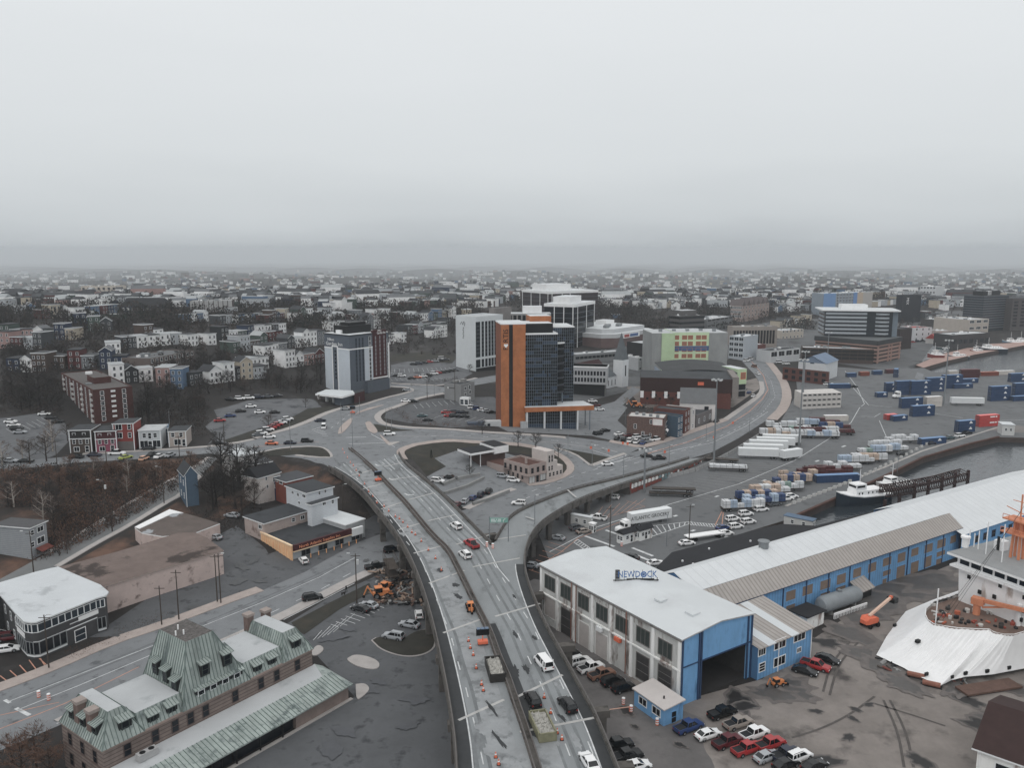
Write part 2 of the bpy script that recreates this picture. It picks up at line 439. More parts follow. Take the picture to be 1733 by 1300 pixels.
 def face(s,f,u,z,out=0.0,x0=0,y0=0,x1=None,y1=None):
  """point on a face: 'R' the face y=0, 'L' the face x=0, 'B' the face x=W"""
  if f=='R':return(u,y0-out,z),0
  if f=='L':return(x0-out,u,z),-pi/2
  if f=='B':return((s.W if x1 is None else x1)+out,u,z),pi/2
  if f=='K':return(u,(s.D if y1 is None else y1)+out,z),pi
 def windows(s,f,u0,u1,cols,z0,z1,rows,w,h,frame=None,pane=None,name='window',skip=None,bars=1,**kw):
  for r in range(rows):
   z=z0 if rows==1 else z0+(z1-z0)*r/(rows-1)
   for c in range(cols):
    if skip and skip(r,c):continue
    u=(u0+u1)/2 if cols==1 else u0+(u1-u0)*c/(cols-1)
    p,ro=s.face(f,u,z,**kw)
    link(name,win_mesh(w,h,frame or TRIM,pane or GLASS,bars),s.root,p,ro)
WM={}
def win_mesh(w,h,frame,pane,bars=1):
 k=(round(w,2),round(h,2),frame.name,pane.name,bars)
 if k in WM:return WM[k]
 b=MB();t=min(.16,w*.12)
 b.box(-w/2-t,w/2+t,-.07,.03,-h/2-t,-h/2,frame);b.box(-w/2-t,w/2+t,-.07,.03,h/2,h/2+t,frame)
 b.box(-w/2-t,-w/2,-.068,.03,-h/2,h/2,frame);b.box(w/2,w/2+t,-.068,.03,-h/2,h/2,frame)
 b.face([(-w/2,-.03,-h/2),(w/2,-.03,-h/2),(w/2,-.03,h/2),(-w/2,-.03,h/2)],pane)
 for i in range(bars):
  if h>=w:z=-h/2+h*(i+1)/(bars+1);b.box(-w/2,w/2,-.06,-.025,z-.04,z+.04,frame)
  else:x=-w/2+w*(i+1)/(bars+1);b.box(x-.04,x+.04,-.06,-.025,-h/2,h/2,frame)
 WM[k]=b.data('window');return WM[k]
ASPH=M('asphalt',(111,114,117),.9,.12,.12,spots=((84,86,89),.35,.56,.12))
ASPH_D=M('asphalt_dark',(85,87,90),.9,.16,.15,spots=((62,64,67),.3,.55,.12))
ASPH_L=M('asphalt_pale',(118,122,125),.9,.1,.1,spots=((100,103,106),.3,.55,.15))
YARD=M('port_asphalt',(96,98,100),.9,.1,.06,spots=((74,76,78),.2,.55,.15))
LOT=M('lot_asphalt',(93,95,98),.9,.16,.12,spots=((62,64,68),.16,.54,.12))
DIRT=M('yard_dirt',(120,113,108),.95,.2,.11,spots=((70,66,64),.085,.535,.13))
WALK=M('pavement_concrete',(150,145,142),.9,.1,.5)
WALKP=M('pavement_pinkish',(150,138,132),.9,.12,.4)
GRASS=M('grass_turf',(54,53,47),.95,.2,.25,spots=((66,60,50),.15,.52,.2))
SCRUB=M('scrub_ground',(54,48,45),.98,.35,.06,spots=((100,74,60),.05,.5,.14))
HILLG=M('hillside_ground',(50,47,46),.98,.3,.02,spots=((72,70,69),.035,.56,.1))
LINE=M('road_paint',(176,178,179),.8,.25,.6)
LINEY=M('orange_paint',(176,126,104),.8,.25,.6)
g=MB()
ny,nx=GZ.shape
verts=[(GX[i,j],GY[i,j],GZ[i,j])for i in range(ny)for j in range(nx)]
fs=[]
for i in range(ny-1):
 for j in range(nx-1):
  a=i*nx+j
  fs+=[(a,a+1,a+nx+1),(a,a+nx+1,a+nx)]
g.mesh(verts,fs,HILLG)
struct(g.build('ground'))
WAT=bpy.data.materials.new('harbour_water');WAT.use_nodes=True
_b=WAT.node_tree.nodes['Principled BSDF'];_b.inputs['Base Color'].default_value=(.026,.034,.042,1);_b.inputs['Roughness'].default_value=.16;_b.inputs['Specular IOR Level'].default_value=.5
_t=WAT.node_tree.nodes.new('ShaderNodeTexCoord');_w=WAT.node_tree.nodes.new('ShaderNodeTexNoise');_w.inputs['Scale'].default_value=.5;_w.inputs['Detail'].default_value=4
_bp=WAT.node_tree.nodes.new('ShaderNodeBump');_bp.inputs['Strength'].default_value=.35;_bp.inputs['Distance'].default_value=.6
WAT.node_tree.links.new(_t.outputs['Object'],_w.inputs['Vector']);WAT.node_tree.links.new(_w.outputs['Fac'],_bp.inputs['Height']);WAT.node_tree.links.new(_bp.outputs['Normal'],_b.inputs['Normal'])
wb=MB()
wp=[G(a,b,-2.2)for a,b in[(1250,910),(1420,800),(1480,660),(1560,640),(1545,612),(1640,590),(1733,575),(2400,540),(3800,540),(3800,1100),(1700,905)]]
wb.face(wp,WAT);struct(wb.build('water'))
QUAYS=M('quay_wall',(72,62,58),.9,.2,.4)
def slab(name,px,m,z1=.06,z0=-8):
 b=MB();poly=XY([G(a,c,z1)for a,c in px])
 b.prism(poly,z0,z1,QUAYS,m);o=b.build(name,fix=True);struct(o);return o
PIER=[(1120,806),(1128,797),(1210,777),(1262,748),(1322,712),(1350,664),(1345,628),(1400,620),(1480,626),(1563,622.5),(1580,630),(1640,629),(1700,630),(1733,622),(2300,640),(2300,748),(1733,741),(1690,740),(1640,752),(1562,775),(1497,807),(1428,838),(1338,878),(1250,905),(1000,1010),(930,950),(912,905),(935,872),(1000,838)]
slab('port_yard',PIER,YARD)
APRON=[(1338,878),(1428,838),(1497,807),(1562,775),(1640,752),(1690,740),(1733,741),(2000,746),(2000,735),(1733,722),(1700,719),(1640,737),(1560,763),(1450,809),(1325,857),(1290,876)]
struct(drape('quay_apron',[G(a,c)for a,c in APRON],.09,M('apron_concrete',(112,108,105),.9,.14,.1)))
slab('promenade',[(1563,622.5),(1600,611.5),(1648,600.5),(1733,584.5),(2300,560),(2300,548),(1733,571),(1640,588),(1592,600),(1550,618)],M('promenade_brick',(142,116,108),.9,.15,.2),.3)
qe=MB()
ribbon(qe,[G(a,c)for a,c in APRON[:6]],.9,.42,M('quay_timber',(84,56,48),.9,.25,.6),.7,zf=lambda x,y:0)
tag(qe.build('quay_fender_rail'),'long rusty red timber rail along the pier edge above the dark water','quay rail')
def area(name,px,m,off=.04,kind='structure',smooth=0):
 pts=PX(px)
 if smooth:pts=smooth_line(pts+[pts[0]],smooth)[:-1]
 return drape(name,pts,off,m,kind)
area('ship_yard',[(1000,1120),(1180,1180),(1290,1150),(1372,1085),(1500,1000),(1650,940),(2300,900),(2500,1700),(900,1700),(930,1130)],DIRT)
area('forecourt',[(885,990),(915,975),(985,1060),(1090,1180),(1160,1205),(1200,1222),(1185,1262),(1215,1300),(1205,1380),(1230,1500),(860,1500),(860,1050)],M('forecourt_asphalt',(98,95,94),.9,.2,.12,spots=((76,74,73),.13,.53,.14)),.06,smooth=2)
area('station_lot',[(560,1010),(660,965),(730,965),(800,1150),(860,1500),(100,1600),(330,1330),(600,1180),(527,1100),(480,1060)],ASPH_D,.045)
area('warehouse_lot',[(150,1080),(270,1000),(372,905),(400,890),(450,930),(470,965),(440,1000),(250,1075)],ASPH_D,.05)
area('supply_lot',[(400,960),(450,940),(620,880),(660,860),(690,895),(640,912),(560,955),(440,1002),(380,1005)],ASPH_D,.055)
area('scrub',[(-400,790),(0,792),(200,783),(350,775),(360,790),(300,835),(180,912),(0,990),(-400,1200)],SCRUB,.03,'stuff')
area('scrub_slope',[(360,780),(470,772),(540,790),(600,830),(640,890),(610,910),(560,850),(480,800),(400,870),(330,900),(250,930),(200,960),(110,960),(300,850)],SCRUB,.03,'stuff')
WATER_ST=[(-300,1262),(0,1168),(86,1136),(188,1090),(277,1062),(391,1019),(440,1002),(516,969),(547,951),(608,918),(640,906),(700,888),(760,872),(788,863),(838,840),(870,830),(893,823.5),(924,822),(961,810),(998,789),(1030,778),(1058,769.5),(1085,762),(1114,753.5),(1164,736),(1228,713),(1256,694),(1276,679),(1288,664),(1286,648),(1275,632),(1258,614),(1246,600),(1262,596),(1286,606),(1303,620),(1320,644),(1328,668),(1322,690),(1302,709),(1250,742),(1205,766),(1164,778),(1126,788),(1085,798),(1037,812),(974,828),(925,848),(885,880),(870,912),(830,925),(760,925),(700,940),(658,959),(608,980),(552,1008),(476,1048),(330,1120),(96,1231),(-300,1400)]
area('water_street_road',WATER_ST,ASPH,.07)
JUNC=[(430,745),(455,737),(490,728),(524,716),(548,703),(575,694),(592,689),(646,677),(690,666),(700,661),(688,657),(659,655.5),(662,650),(700,652),(752,655),(806,641),(845,634),(870,640),(806,652),(752,664),(694,677),(676,687),(655,694),(641,703),(640,711),(648,717),(671,722),(709,725),(836,732),(860,733),(920,737),(957,739),(1033,748),(1058,752),(1100,752),(1060,770),(1030,778),(998,789),(1002,797),(990,812),(924,822),(893,823),(924,820),(961,806),(973,793),(961,776),(936,761),(911,757),(870,750),(785,745),(730,747),(709,750),(690,755),(678,761),(674,764),(684,781),(650,800),(613,830),(582,804),(552,788),(510,776),(470,771),(430,772),(400,775),(355,768),(310,772),(240,777),(140,783),(0,798),(-300,815),(-300,800),(0,784),(140,771),(240,765),(330,760),(400,752)]
area('junction_road',JUNC,ASPH,.075)
area('hill_road',[(353,774),(340,782),(304.6,805),(254,831),(183,874),(124,910),(76,939),(0,981),(-200,1080),(-200,1100),(15,994),(96,958),(165,917),(218,889),(279,851),(307,836),(345,800),(368,776)],M('asphalt_grey',(108,110,111),.9,.12,.1),.08)
area('harbour_road',[(1548,640),(1560,612),(1575,590),(1590,575),(1602,560),(1625,560),(1612,578),(1600,600),(1570,625),(1560,645)],ASPH,.07)
area('cross_street',[(1040,745),(1018,720),(1010,700),(1040,680),(1070,655),(1085,660),(1055,685),(1030,703),(1045,725),(1065,748)],ASPH,.08)
area('grass_loop',[(682,764),(690,758),(709,752),(785,747),(870,753),(905,759),(935,768),(955,780),(965,793),(955,800),(915,772),(850,765),(800,762),(770,764),(735,776),(755,790),(722,806)],GRASS,.085,'stuff')
area('loop_lot',[(735,776),(770,764),(800,762),(850,766),(900,780),(915,815),(880,835),(835,850),(800,868),(770,850),(722,808),(755,790)],ASPH,.06)
area('grass_wedge',[(938,758),(965,762),(1034,775),(1000,786),(985,775),(960,763)],GRASS,.095,'stuff')
area('grass_verge',[(430,741),(490,725),(548,701),(575,692),(560,688),(520,692),(480,715),(430,728),(360,752),(400,750)],GRASS,.05,'stuff')
area('grass_island',[(434,768),(470,760),(535,757),(550,760),(562,772),(556,775),(500,770),(434,771)],GRASS,.11,'stuff')
area('grass_triangle',[(632,718),(640,719),(680,727),(706,729),(640,732)],GRASS,.11,'stuff')
area('parking_lot',[(352,752),(364,738),(347,722),(368,706),(362,694),(388,688),(420,678),(530,676),(545,690),(520,708),(430,735)],LOT,.03)
area('hillside_lot',[(-200,740),(-200,712),(0,708),(60,700),(105,712),(128,735),(112,752),(95,770),(60,784),(0,790),(-200,800)],LOT,.03)
area('hotel_lot',[(660,652),(662,618),(700,610),(770,605),(800,632),(775,645),(752,652),(700,650)],LOT,.05)
area('tower_lot',[(655,697),(680,688),(735,675),(835,672),(880,700),(840,722),(760,724),(690,716),(650,708)],ASPH_D,.06)
area('tower_forecourt',[(842,722),(890,700),(1004,690),(1040,680),(1062,690),(1045,712),(1065,730),(1112,720),(1150,728),(1110,748),(1055,750),(1000,738),(860,731)],ASPH,.06)
area('construction_ground',[(1085,690),(1240,690),(1290,655),(1280,640),(1240,650),(1060,655)],DIRT,.05)
area('ballpark',[(658,612),(665,600),(720,596),(775,604),(765,615),(700,612)],GRASS,.06,'stuff')
pv=MB()
def walk(px,w,m=WALK):
 ribbon(pv,smooth_line(PX(px),1),w,.2,m,.2)
walk([(-60,1185),(0,1165),(86,1132),(188,1087),(277,1058),(391,1015),(440,998)],3.4,WALKP)
walk([(100,1225),(330,1110),(476,1045),(552,1005),(608,976),(660,954)],3.0,WALK)
walk([(430,742),(455,735),(490,726),(524,713),(548,701),(575,692),(592,688)],2.6)
walk([(592,690),(612,686.5),(646,675),(690,665),(699,660.5),(688,656),(660,654.5)],2.4)
walk([(752,666),(694,678),(674,688),(650,695),(638,704),(641,712),(650,718),(671,722),(709,725.5),(836,733),(920,738),(957,741)],2.8)
walk([(662,649),(700,651),(752,654),(806,640)],1.8)
walk([(684,778),(676,766),(684,759),(709,751),(785,746),(870,751.5),(911,758.5),(938,766),(958,778),(968,792),(958,805),(924,818),(893,821)],2.8,WALKP)
walk([(938,757.5),(972,768),(994,784),(999,789)],1.0)
walk([(999,789),(1034,776),(1058,768)],1.6)
walk([(1032,747),(1058,752),(1084,757),(1114,750),(1164,733),(1228,710.5)],3.2,WALKP)
walk([(1228,710.5),(1256,691),(1279,675),(1291,662),(1288,646)],2.6)
walk([(1290,604),(1306,618),(1325,643),(1333,668),(1327,691),(1306,711)],5.0,WALKP)
walk([(353,775),(304,806),(254,831.5),(183,875),(124,911),(76,940)],1.3)
walk([(340,805),(307,838),(279,852.5),(218,890.5),(165,919),(96,960)],1.6)
walk([(140,769),(240,763.5),(330,759),(400,750.5),(430,744)],1.8)
walk([(434,768),(480,758),(535,756),(552,760),(563,773),(556,776),(500,771)],.9)
walk([(788,862),(838,838.5),(870,828)],2.6)
walk([(1565,620),(1580,600),(1594,585)],3)
struct(pv.build('pavement'))
pi_=MB()
def island(px,m=WALK,h=.2):
 poly=XY(smooth_line(PX(px+[px[0]]),2)[:-1]);pi_.prism(poly,lambda x,y:gz(x,y)-.2,lambda x,y:gz(x,y)+h,m)
island([(618,716),(625,713),(630,718),(641,731),(633,735),(622,729)],WALKP)
island([(642,735),(660,750),(664,753),(656,754),(646,742)],WALKP)
island([(655,750),(680,747.5),(668,752),(658,756)])
island([(572,735),(574,724),(590,710),(598,707),(594,718),(580,734)],WALKP)
island([(606,700),(648,687),(650,685),(610,695),(598,705)],WALKP)
island([(588,1116),(600,1109),(625,1113),(642,1122),(642,1132),(630,1135),(605,1130),(588,1120)])
island([(527,1103),(538,1092),(550,1099),(540,1110),(528,1112)])
island([(602,1160),(618,1158),(627,1168),(615,1180),(603,1188)])
struct(pi_.build('traffic_islands'))
gi=MB()
poly=XY(smooth_line(PX([(628,1085),(640,1078),(676,1088),(705,1068),(735,1065),(740,1095),(720,1110),(685,1114),(645,1102),(628,1085)]),2)[:-1])
gi.prism(poly,-.1,.16,WALK);struct(gi.build('grass_island_kerb'))
gp=MB();cx=sum(p[0]for p in poly)/len(poly);cy=sum(p[1]for p in poly)/len(poly)
gp.prism([(cx+(x-cx)*.95,cy+(y-cy)*.95)for x,y in poly],0,.22,GRASS);struct(gp.build('lawn_island'),'stuff')
struct(drape('lawn_strip',PX([(493,1055),(560,1020),(625,988),(632,1002),(575,1032),(515,1075),(503,1068)]),.1,GRASS),'stuff')
rp=MB()
Z1=.095
def seg(px,w=.22,m=LINE,zo=Z1):ribbon(rp,PX(px),w,zo,m)
def dsh(px,w=.22,on=3,gap=5,m=LINE):dashes(rp,PX(px),w,Z1,m,on,gap)
for pxs in([(14,1189),(120,1148),(290,1082),(440,1022),(540,978),(600,945)],[(30,1203),(130,1163),(260,1108)],[(480,1050),(545,1017),(600,988)]):seg(pxs,.2)
seg([(-100,1275),(0,1235),(60,1212),(110,1192),(235,1130)],.2,LINEY);seg([(0,1212),(100,1190)],.18,LINEY)
dsh([(455,1040),(540,1000),(610,962),(660,940)],.2);seg([(96,1226),(104,1223)],.3)
seg([(27,1200),(50,1212)],.7);seg([(8,1186),(17,1191)],.6)
dsh([(900,832),(990,800),(1060,778),(1130,758),(1200,738)],.2,3,4)
dsh([(1010,803),(1080,783),(1160,762),(1240,730),(1290,700),(1312,672),(1305,645),(1280,618)],.2,3,4)
seg([(1085,772),(1160,750),(1230,722),(1268,697),(1290,676),(1300,660),(1292,636),(1272,612)],.35,LINEY)
seg([(1058,781),(1130,765),(1205,750),(1262,722),(1300,697)],.2)
dsh([(875,850),(905,838),(960,823)],.2,2,3)
dsh([(560,725),(590,703),(640,685),(700,668),(750,660)],.2,3,5);dsh([(640,722),(720,730),(850,738),(950,747),(1040,757)],.2,3,5)
seg([(660,738),(720,739),(860,743),(950,751),(1045,764)],.25,WALK)
dsh([(700,741),(800,738),(900,745)],.2,2,5)
seg([(430,757),(490,752),(540,748)],.18,LINEY);dsh([(300,768),(400,762),(500,756)],.18)
for k in range(6):seg([(528+k*3.4,728+k*1.9),(544+k*2.2,723+k*3.0)],.3)
seg([(585,741),(620,740)],.4);seg([(590,752),(655,750)],.4);seg([(628,735),(668,757)],.25)
seg([(1005,789),(1060,772)],.3);seg([(1010,792),(1066,775)],.3)
seg([(1002,762),(1036,773)],.25);seg([(1018,758),(1045,766)],.25)
def bays(a0,a1,b0,b1,n,w=.16,m=LINE):
 """n lines from the edge a0-a1 across to the edge b0-b1"""
 for k in range(n+1):
  t=k/n
  p=P(*a0).lerp(P(*a1),t);q=P(*b0).lerp(P(*b1),t);ribbon(rp,[p,q],w,.11,m)
bays((560,1058),(625,1022),(584,1066),(650,1030),8);bays((545,1068),(600,1040),(530,1085),(560,1075),4,.12)
bays((895,965),(928,918),(925,975),(960,928),6,.16,LINEY);bays((1020,858),(1092,845),(1005,880),(1060,868),5,.14,LINEY)
seg([(1010,881),(1092,858),(1060,848)],.16,LINEY)
bays((735,708),(800,716),(752,702),(820,708),5);bays((700,685),(790,676),(706,692),(800,683),9)
bays((660,640),(760,640),(664,645),(770,645),12,.12);bays((668,625),(760,622),(668,631),(765,628),12,.12)
bays((0,1145),(65,1110),(20,1160),(76,1128),4,.2,LINEY);seg([(55,1105),(78,1126)],.2,LINEY)
bays((10,726),(70,708),(25,735),(85,716),7,.12)
TRK=M('tyre_worn_asphalt',(98,101,104),.85,.2,.3)
for off in(0,1):dashes(rp,[p+Vector((off*.5,off*-1.7,0))for p in PX([(40,1178),(160,1130),(300,1073),(450,1012),(560,963),(640,926)])],.5,.085,TRK,40,.2);dashes(rp,[p+Vector((off*.5,off*-1.7,0))for p in PX([(1070,776),(1150,755),(1225,726),(1280,695),(1300,668),(1298,640)])],.5,.085,TRK,40,.2)
MUDT=M('mud_track',(84,79,76),.9,.2,.5)
for px in([(1446,1080),(1424,1102),(1404,1130),(1393,1172)],[(1455,1086),(1436,1104),(1416,1132),(1404,1178)],[(1480,1180),(1440,1210),(1390,1235),(1340,1250)],[(1600,1230),(1540,1210),(1480,1192)],[(1495,1186),(1520,1240),(1530,1300)],[(1506,1186),(1534,1240),(1546,1300)]):ribbon(rp,smooth_line(PX(px),2),.45,.085,MUDT)
struct(rp.build('road_markings'))
pm=MB()
def pseg(px,w=.2,m=LINE):ribbon(pm,[G(a,b)for a,b in px],w,.10,m,zf=lambda x,y:0)
for k in range(17):
 t=k/16;a=(1115+150*t,832-48*t);b=(1190+190*t,850-62*t)
 pseg([a,b],.22,M('faded_paint',(128,126,124),.9,.2,.5))
pseg([(930,935),(1010,893),(1120,858),(1250,820),(1345,780),(1400,745),(1440,716),(1455,690)],.3)
pseg([(1430,628),(1450,655),(1463,684),(1458,688)],.3);pseg([(1436,648),(1470,686),(1510,690)],.3);pseg([(1580,700),(1630,708)],.3);pseg([(1457,705),(1480,706),(1490,700)],.3)
pseg([(1488,712),(1500,740)],.25);pseg([(1690,712),(1733,711)],.25)
pseg([(1330,857),(1420,822),(1500,790),(1560,764),(1640,739),(1700,720)],1.0,M('barrier_base',(150,146,142),.9,.1,.5))
for k in range(9):
 t=k/8;pseg([(1090-0*t+80*t,892-9*t),(1105+60*t,908-20*t)],.3)
pseg([(1085,893),(1165,884),(1230,890)],.3);pseg([(1100,910),(1165,888),(1225,895)],.3)
for k in range(14):
 t=k/13;pseg([(1165+62*t,884+5*t),(1170+62*t,890+5*t)],.3)
pseg([(978,914),(1012,938)],.3);pseg([(970,918),(1005,942)],.3)
for k in range(10):pseg([(978+3.6*k,914+2.5*k),(972+3.6*k,918+2.5*k)],.3)
pseg([(990,908),(1040,926)],.9);pseg([(1025,898),(1045,905)],.9);pseg([(1070,928),(1105,942)],.9);pseg([(1078,941),(1100,950)],.9)
pseg([(900,966),(950,935),(978,912),(1060,880)],.2,LINEY)
pseg([(1222,888),(1224,868)],.25,LINEY);pseg([(1210,890),(1222,866)],.25,LINEY)
for a in((1140,875),(1170,900),(1210,842),(1290,815),(1380,782),(1425,757),(1225,910)):pseg([a,(a[0]+6,a[1]-2.2)],.9)
struct(pm.build('yard_markings'))
def blob(mb,c,r,m,off,n=22,asp=.6,z=None):
 c=P(*c);a0=RND.random()*pi;pts=[]
 for k in range(n):
  a=2*pi*k/n;rr=r*RND.uniform(.55,1.15)
  x=rr*math.cos(a);y=rr*math.sin(a)*asp
  pts.append((c.x+x*math.cos(a0)-y*math.sin(a0),c.y+x*math.sin(a0)+y*math.cos(a0)))
 pts=[(p.x,p.y)for p in smooth_line([Vector((x,y,0))for x,y in pts+[pts[0]]],2)[:-1]]
 mb.face([(x,y,(gz(x,y)if z is None else z)+off)for x,y in pts],m)
OIL=M('oil_stain',(44,42,42),.55,.2,.5);PUD=M('damp_asphalt',(80,77,75),.5,.2,.2);DUSTM=M('dry_dirt',(132,124,118),.95,.15,.2)
sp=MB();HT=[.075]
ST1,ST2=M('stain_edge',(100,94,91),.8,.2,.5),M('stain_mid',(76,73,71),.7,.2,.5)
def stain(c,r,m,rim=True):
 if not rim:HT[0]+=.0012;return blob(sp,c,r,m,HT[0])
 st8=RND.getstate()
 for k,mm in((1.5,ST1),(1.22,ST2 if m is OIL else ST1),(1.0,m)):
  HT[0]+=.0012;RND.setstate(st8);blob(sp,c,r*k,mm,HT[0])
for c,r,m in(((1250,1188),3.6,OIL),((1262,1196),2.2,OIL),((1398,1088),3,OIL),((1330,1165),5,PUD),((1345,1172),3.4,PUD),((1312,1176),4,PUD),((1382,1205),1.1,OIL),((1448,1202),.9,OIL),((1470,1194),.9,OIL),((1444,1218),.9,OIL),((1437,1249),1.3,OIL),((1400,1290),2.3,OIL),((1558,1290),2.0,OIL),((1642,1188),2.4,OIL),((1655,1218),2,PUD),((1672,1232),3.4,OIL),((1460,1040),7,PUD),((1490,1015),8,PUD),((1530,998),9,PUD),((1575,985),9,PUD),((1440,1075),5,PUD),((1470,1110),4,PUD),((1500,1135),4.5,PUD),((1530,1160),4,PUD),((1620,1160),4,PUD),((1720,1170),3,PUD),((1150,1262),1,OIL),((1060,1205),1.6,OIL),((1075,1232),.8,OIL)):
 stain(c,r,m)
for c,r in(((620,1165),3.2),((640,1155),2),((560,1270),3),((585,1240),2.6),((690,1230),2.4),((700,1185),3),((565,1080),3.4),((590,1065),2.6)):stain(c,r,M('asphalt_patch',(82,84,88),.85,.12,.3),False)
for c,r in(((440,985),2),((410,960),3),((430,950),2.2),((300,1048),3),((330,1030),2.4),((200,1080),2.5),((405,985),2.6),((620,950),1.4)):stain(c,r,M('wet_lot',(74,76,78),.5,.2,.3),False)
struct(sp.build('ground_stains'))
area('downtown_ground',[(955,690),(1090,655),(1230,610),(1250,596),(1290,594),(1310,612),(1360,604),(1480,624),(1545,640),(1575,590),(1640,560),(1780,545),(1780,525),(1500,530),(1300,545),(1200,560),(1100,575),(1000,600)],M('downtown_asphalt',(88,90,92),.9,.2,.05,spots=((64,64,65),.06,.54,.1)),.02)
DZ=8.0
BR_ASPH=M('bridge_deck',(122,126,128),.9,.13,.12,streak=(1,.35,1),spots=((94,97,99),.22,.55,.13))
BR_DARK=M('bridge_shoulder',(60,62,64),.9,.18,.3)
BR_PALE=M('worn_concrete',(130,133,135),.9,.16,.25,spots=((104,107,109),.4,.52,.12))
BR_SIDE=M('bridge_concrete',(92,88,84),.9,.22,.35,spots=((58,54,51),.3,.52,.15))
RAILM=M('rail_steel',(96,92,90),.6,.15,.6)
def Gl(l,z):return[G(a,b,z)for a,b in l]
LB=[(773,1300),(770,1246),(760,1178),(745,1102),(729.5,1036),(712,980),(690,930),(664,890),(641,862),(613,828),(582,803),(556,788)]
RB=[(1047,1300),(1012,1213),(982,1158),(949,1099),(918,1043),(893,980),(886,945),(893,911),(911,885),(944,862.6),(987,840),(1025,827),(1063,814),(1114,799),(1164.5,784),(1203,769)]
GR=[(831,917),(798,883),(772.6,857.5),(747,832),(717,807),(684,781),(675,764)]
GRR=[(838,911),(860,873),(885,855),(928.5,836),(974,819),(1037.6,805.5),(1088,791.5),(1126.5,781),(1166,769)]
def extend(l,d):
 a,b=l[0],l[1];u=(a-b).normalized();return[a+u*d]+l
zr=DZ+.9
LBw=extend(smooth_line(Gl(LB,zr),2),60);
def rampz(px):
 return DZ if px<900 else max(.5,DZ-(px-900)/300*7.4)
RBw=extend(smooth_line([G(a,b,rampz(a)+.9 if b<900 else zr)for a,b in RB],2),60)
GRw=smooth_line(Gl(GR,zr),2)
GRRw=smooth_line([G(a,b,rampz(a)+.9)for a,b in GRR],2)
def setz(l,dz):return[Vector((p.x,p.y,p.z+dz))for p in l]
bridge=thing('overpass','wide concrete road overpass with median rails and a curved ramp branching off to the right','overpass',(0,0,0))
iR=min(range(len(RBw)),key=lambda i:(RBw[i]-G(886,945,zr)).length)
main=[(p.x,p.y)for p in LBw]+[(p.x,p.y)for p in reversed(GRw)]+[(p.x,p.y)for p in reversed(RBw[:iR+1])]
d=MB();d.prism(main,DZ-1.1,DZ,BR_SIDE,BR_ASPH,bottom=True);d.build('deck',bridge,fix=True)
ra=resample(GRRw,4);rb=resample(RBw[iR:],4)
def even(l,n):
 L=[0]
 for a,b in zip(l,l[1:]):L.append(L[-1]+(b-a).length)
 out=[]
 for k in range(n+1):
  s=L[-1]*k/n;i=max(j for j in range(len(L))if L[j]<=s+1e-6);i=min(i,len(l)-2)
  out.append(l[i].lerp(l[i+1],(s-L[i])/max(L[i+1]-L[i],1e-6)))
 return out
NR=44
ea,eb=even(GRRw,NR),even(RBw[iR:],NR)
rz=[max(.45,min(a.z,b.z)-.9)for a,b in zip(ea,eb)]
d=MB()
top=[(p.x,p.y,z)for p,z in zip(ea,rz)]+[(p.x,p.y,z)for p,z in zip(eb,rz)]
d.mesh(top,[(i,NR+1+i,NR+2+i,i+1)for i in range(NR)],BR_ASPH)
for E,sg in((ea,0),(eb,1)):
 v=[(p.x,p.y,z)for p,z in zip(E,rz)]+[(p.x,p.y,z-1.1)for p,z in zip(E,rz)]
 d.mesh(v,[(i,i+1,NR+2+i,NR+1+i)for i in range(NR)],BR_SIDE)
v=[(p.x,p.y,z-1.1)for p,z in zip(ea,rz)]+[(p.x,p.y,z-1.1)for p,z in zip(eb,rz)]
d.mesh(v,[(i,i+1,NR+2+i,NR+1+i)for i in range(NR)],BR_SIDE)
nose=G(838,911,zr);br0=RBw[iR]
d.face([(GRw[0].x,GRw[0].y,DZ),(ea[0].x,ea[0].y,DZ),(eb[0].x,eb[0].y,DZ)],BR_ASPH)
d.build('ramp_deck',bridge,fix=True)
def parapet(line,name,h=.55,zs=None,w=.45):
 b=MB();p=line;n=len(p)
 for s in(w/2,-w/2):
  pass
 A=offset_line(p,w/2);B=offset_line(p,-w/2)
 zz=[q.z-.9 for q in p]if zs is None else zs
 v=[(q.x,q.y,z-1.2)for q,z in zip(A,zz)]+[(q.x,q.y,z+h)for q,z in zip(A,zz)]+[(q.x,q.y,z+h)for q,z in zip(B,zz)]+[(q.x,q.y,z-1.2)for q,z in zip(B,zz)]
 b.mesh(v,[(k*n+i,k*n+i+1,(k+1)%4*n+i+1,(k+1)%4*n+i)for k in range(4)for i in range(n-1)],BR_SIDE)
 o=b.build(name,bridge,fix=True)
 r=MB();r.tube([(q.x,q.y,z+1.0)for q,z in zip(p,zz)],.11,RAILM,5);r.tube([(q.x,q.y,z+.78)for q,z in zip(p,zz)],.06,RAILM,4)
 pts=resample(p,3.2)
 for q in pts:
  k=min(range(n),key=lambda i:(p[i].x-q.x)**2+(p[i].y-q.y)**2)
  r.box(q.x-.07,q.x+.07,q.y-.07,q.y+.07,zz[k]+.4,zz[k]+.98,RAILM)
 r.build('rail',o)
def dense(l,step=3):
 out=[]
 for a,b in zip(l,l[1:]):
  n=max(1,int((b-a).length/step));out+=[a.lerp(b,k/n)for k in range(n)]
 return out+[l[-1]]
parapet(dense(LBw),'parapet')
parapet(dense(RBw[:iR+1]),'parapet')
parapet(eb,'parapet',zs=rz);parapet(ea,'parapet',zs=rz)
parapet(dense(GRw),'parapet')
MED=[(911,1300),(890.5,1234),(875,1190),(860,1145),(846,1114.5),(828.5,1064),(811,1031),(795.5,999.6),(778,964),(760,928.6),(734.6,906),(709,875),(684,845),(658,819),(633,791.5),(592,757)]
MEw=extend(smooth_line(Gl(MED,DZ+.75),2),60)
b=MB();me=dense(MEw)
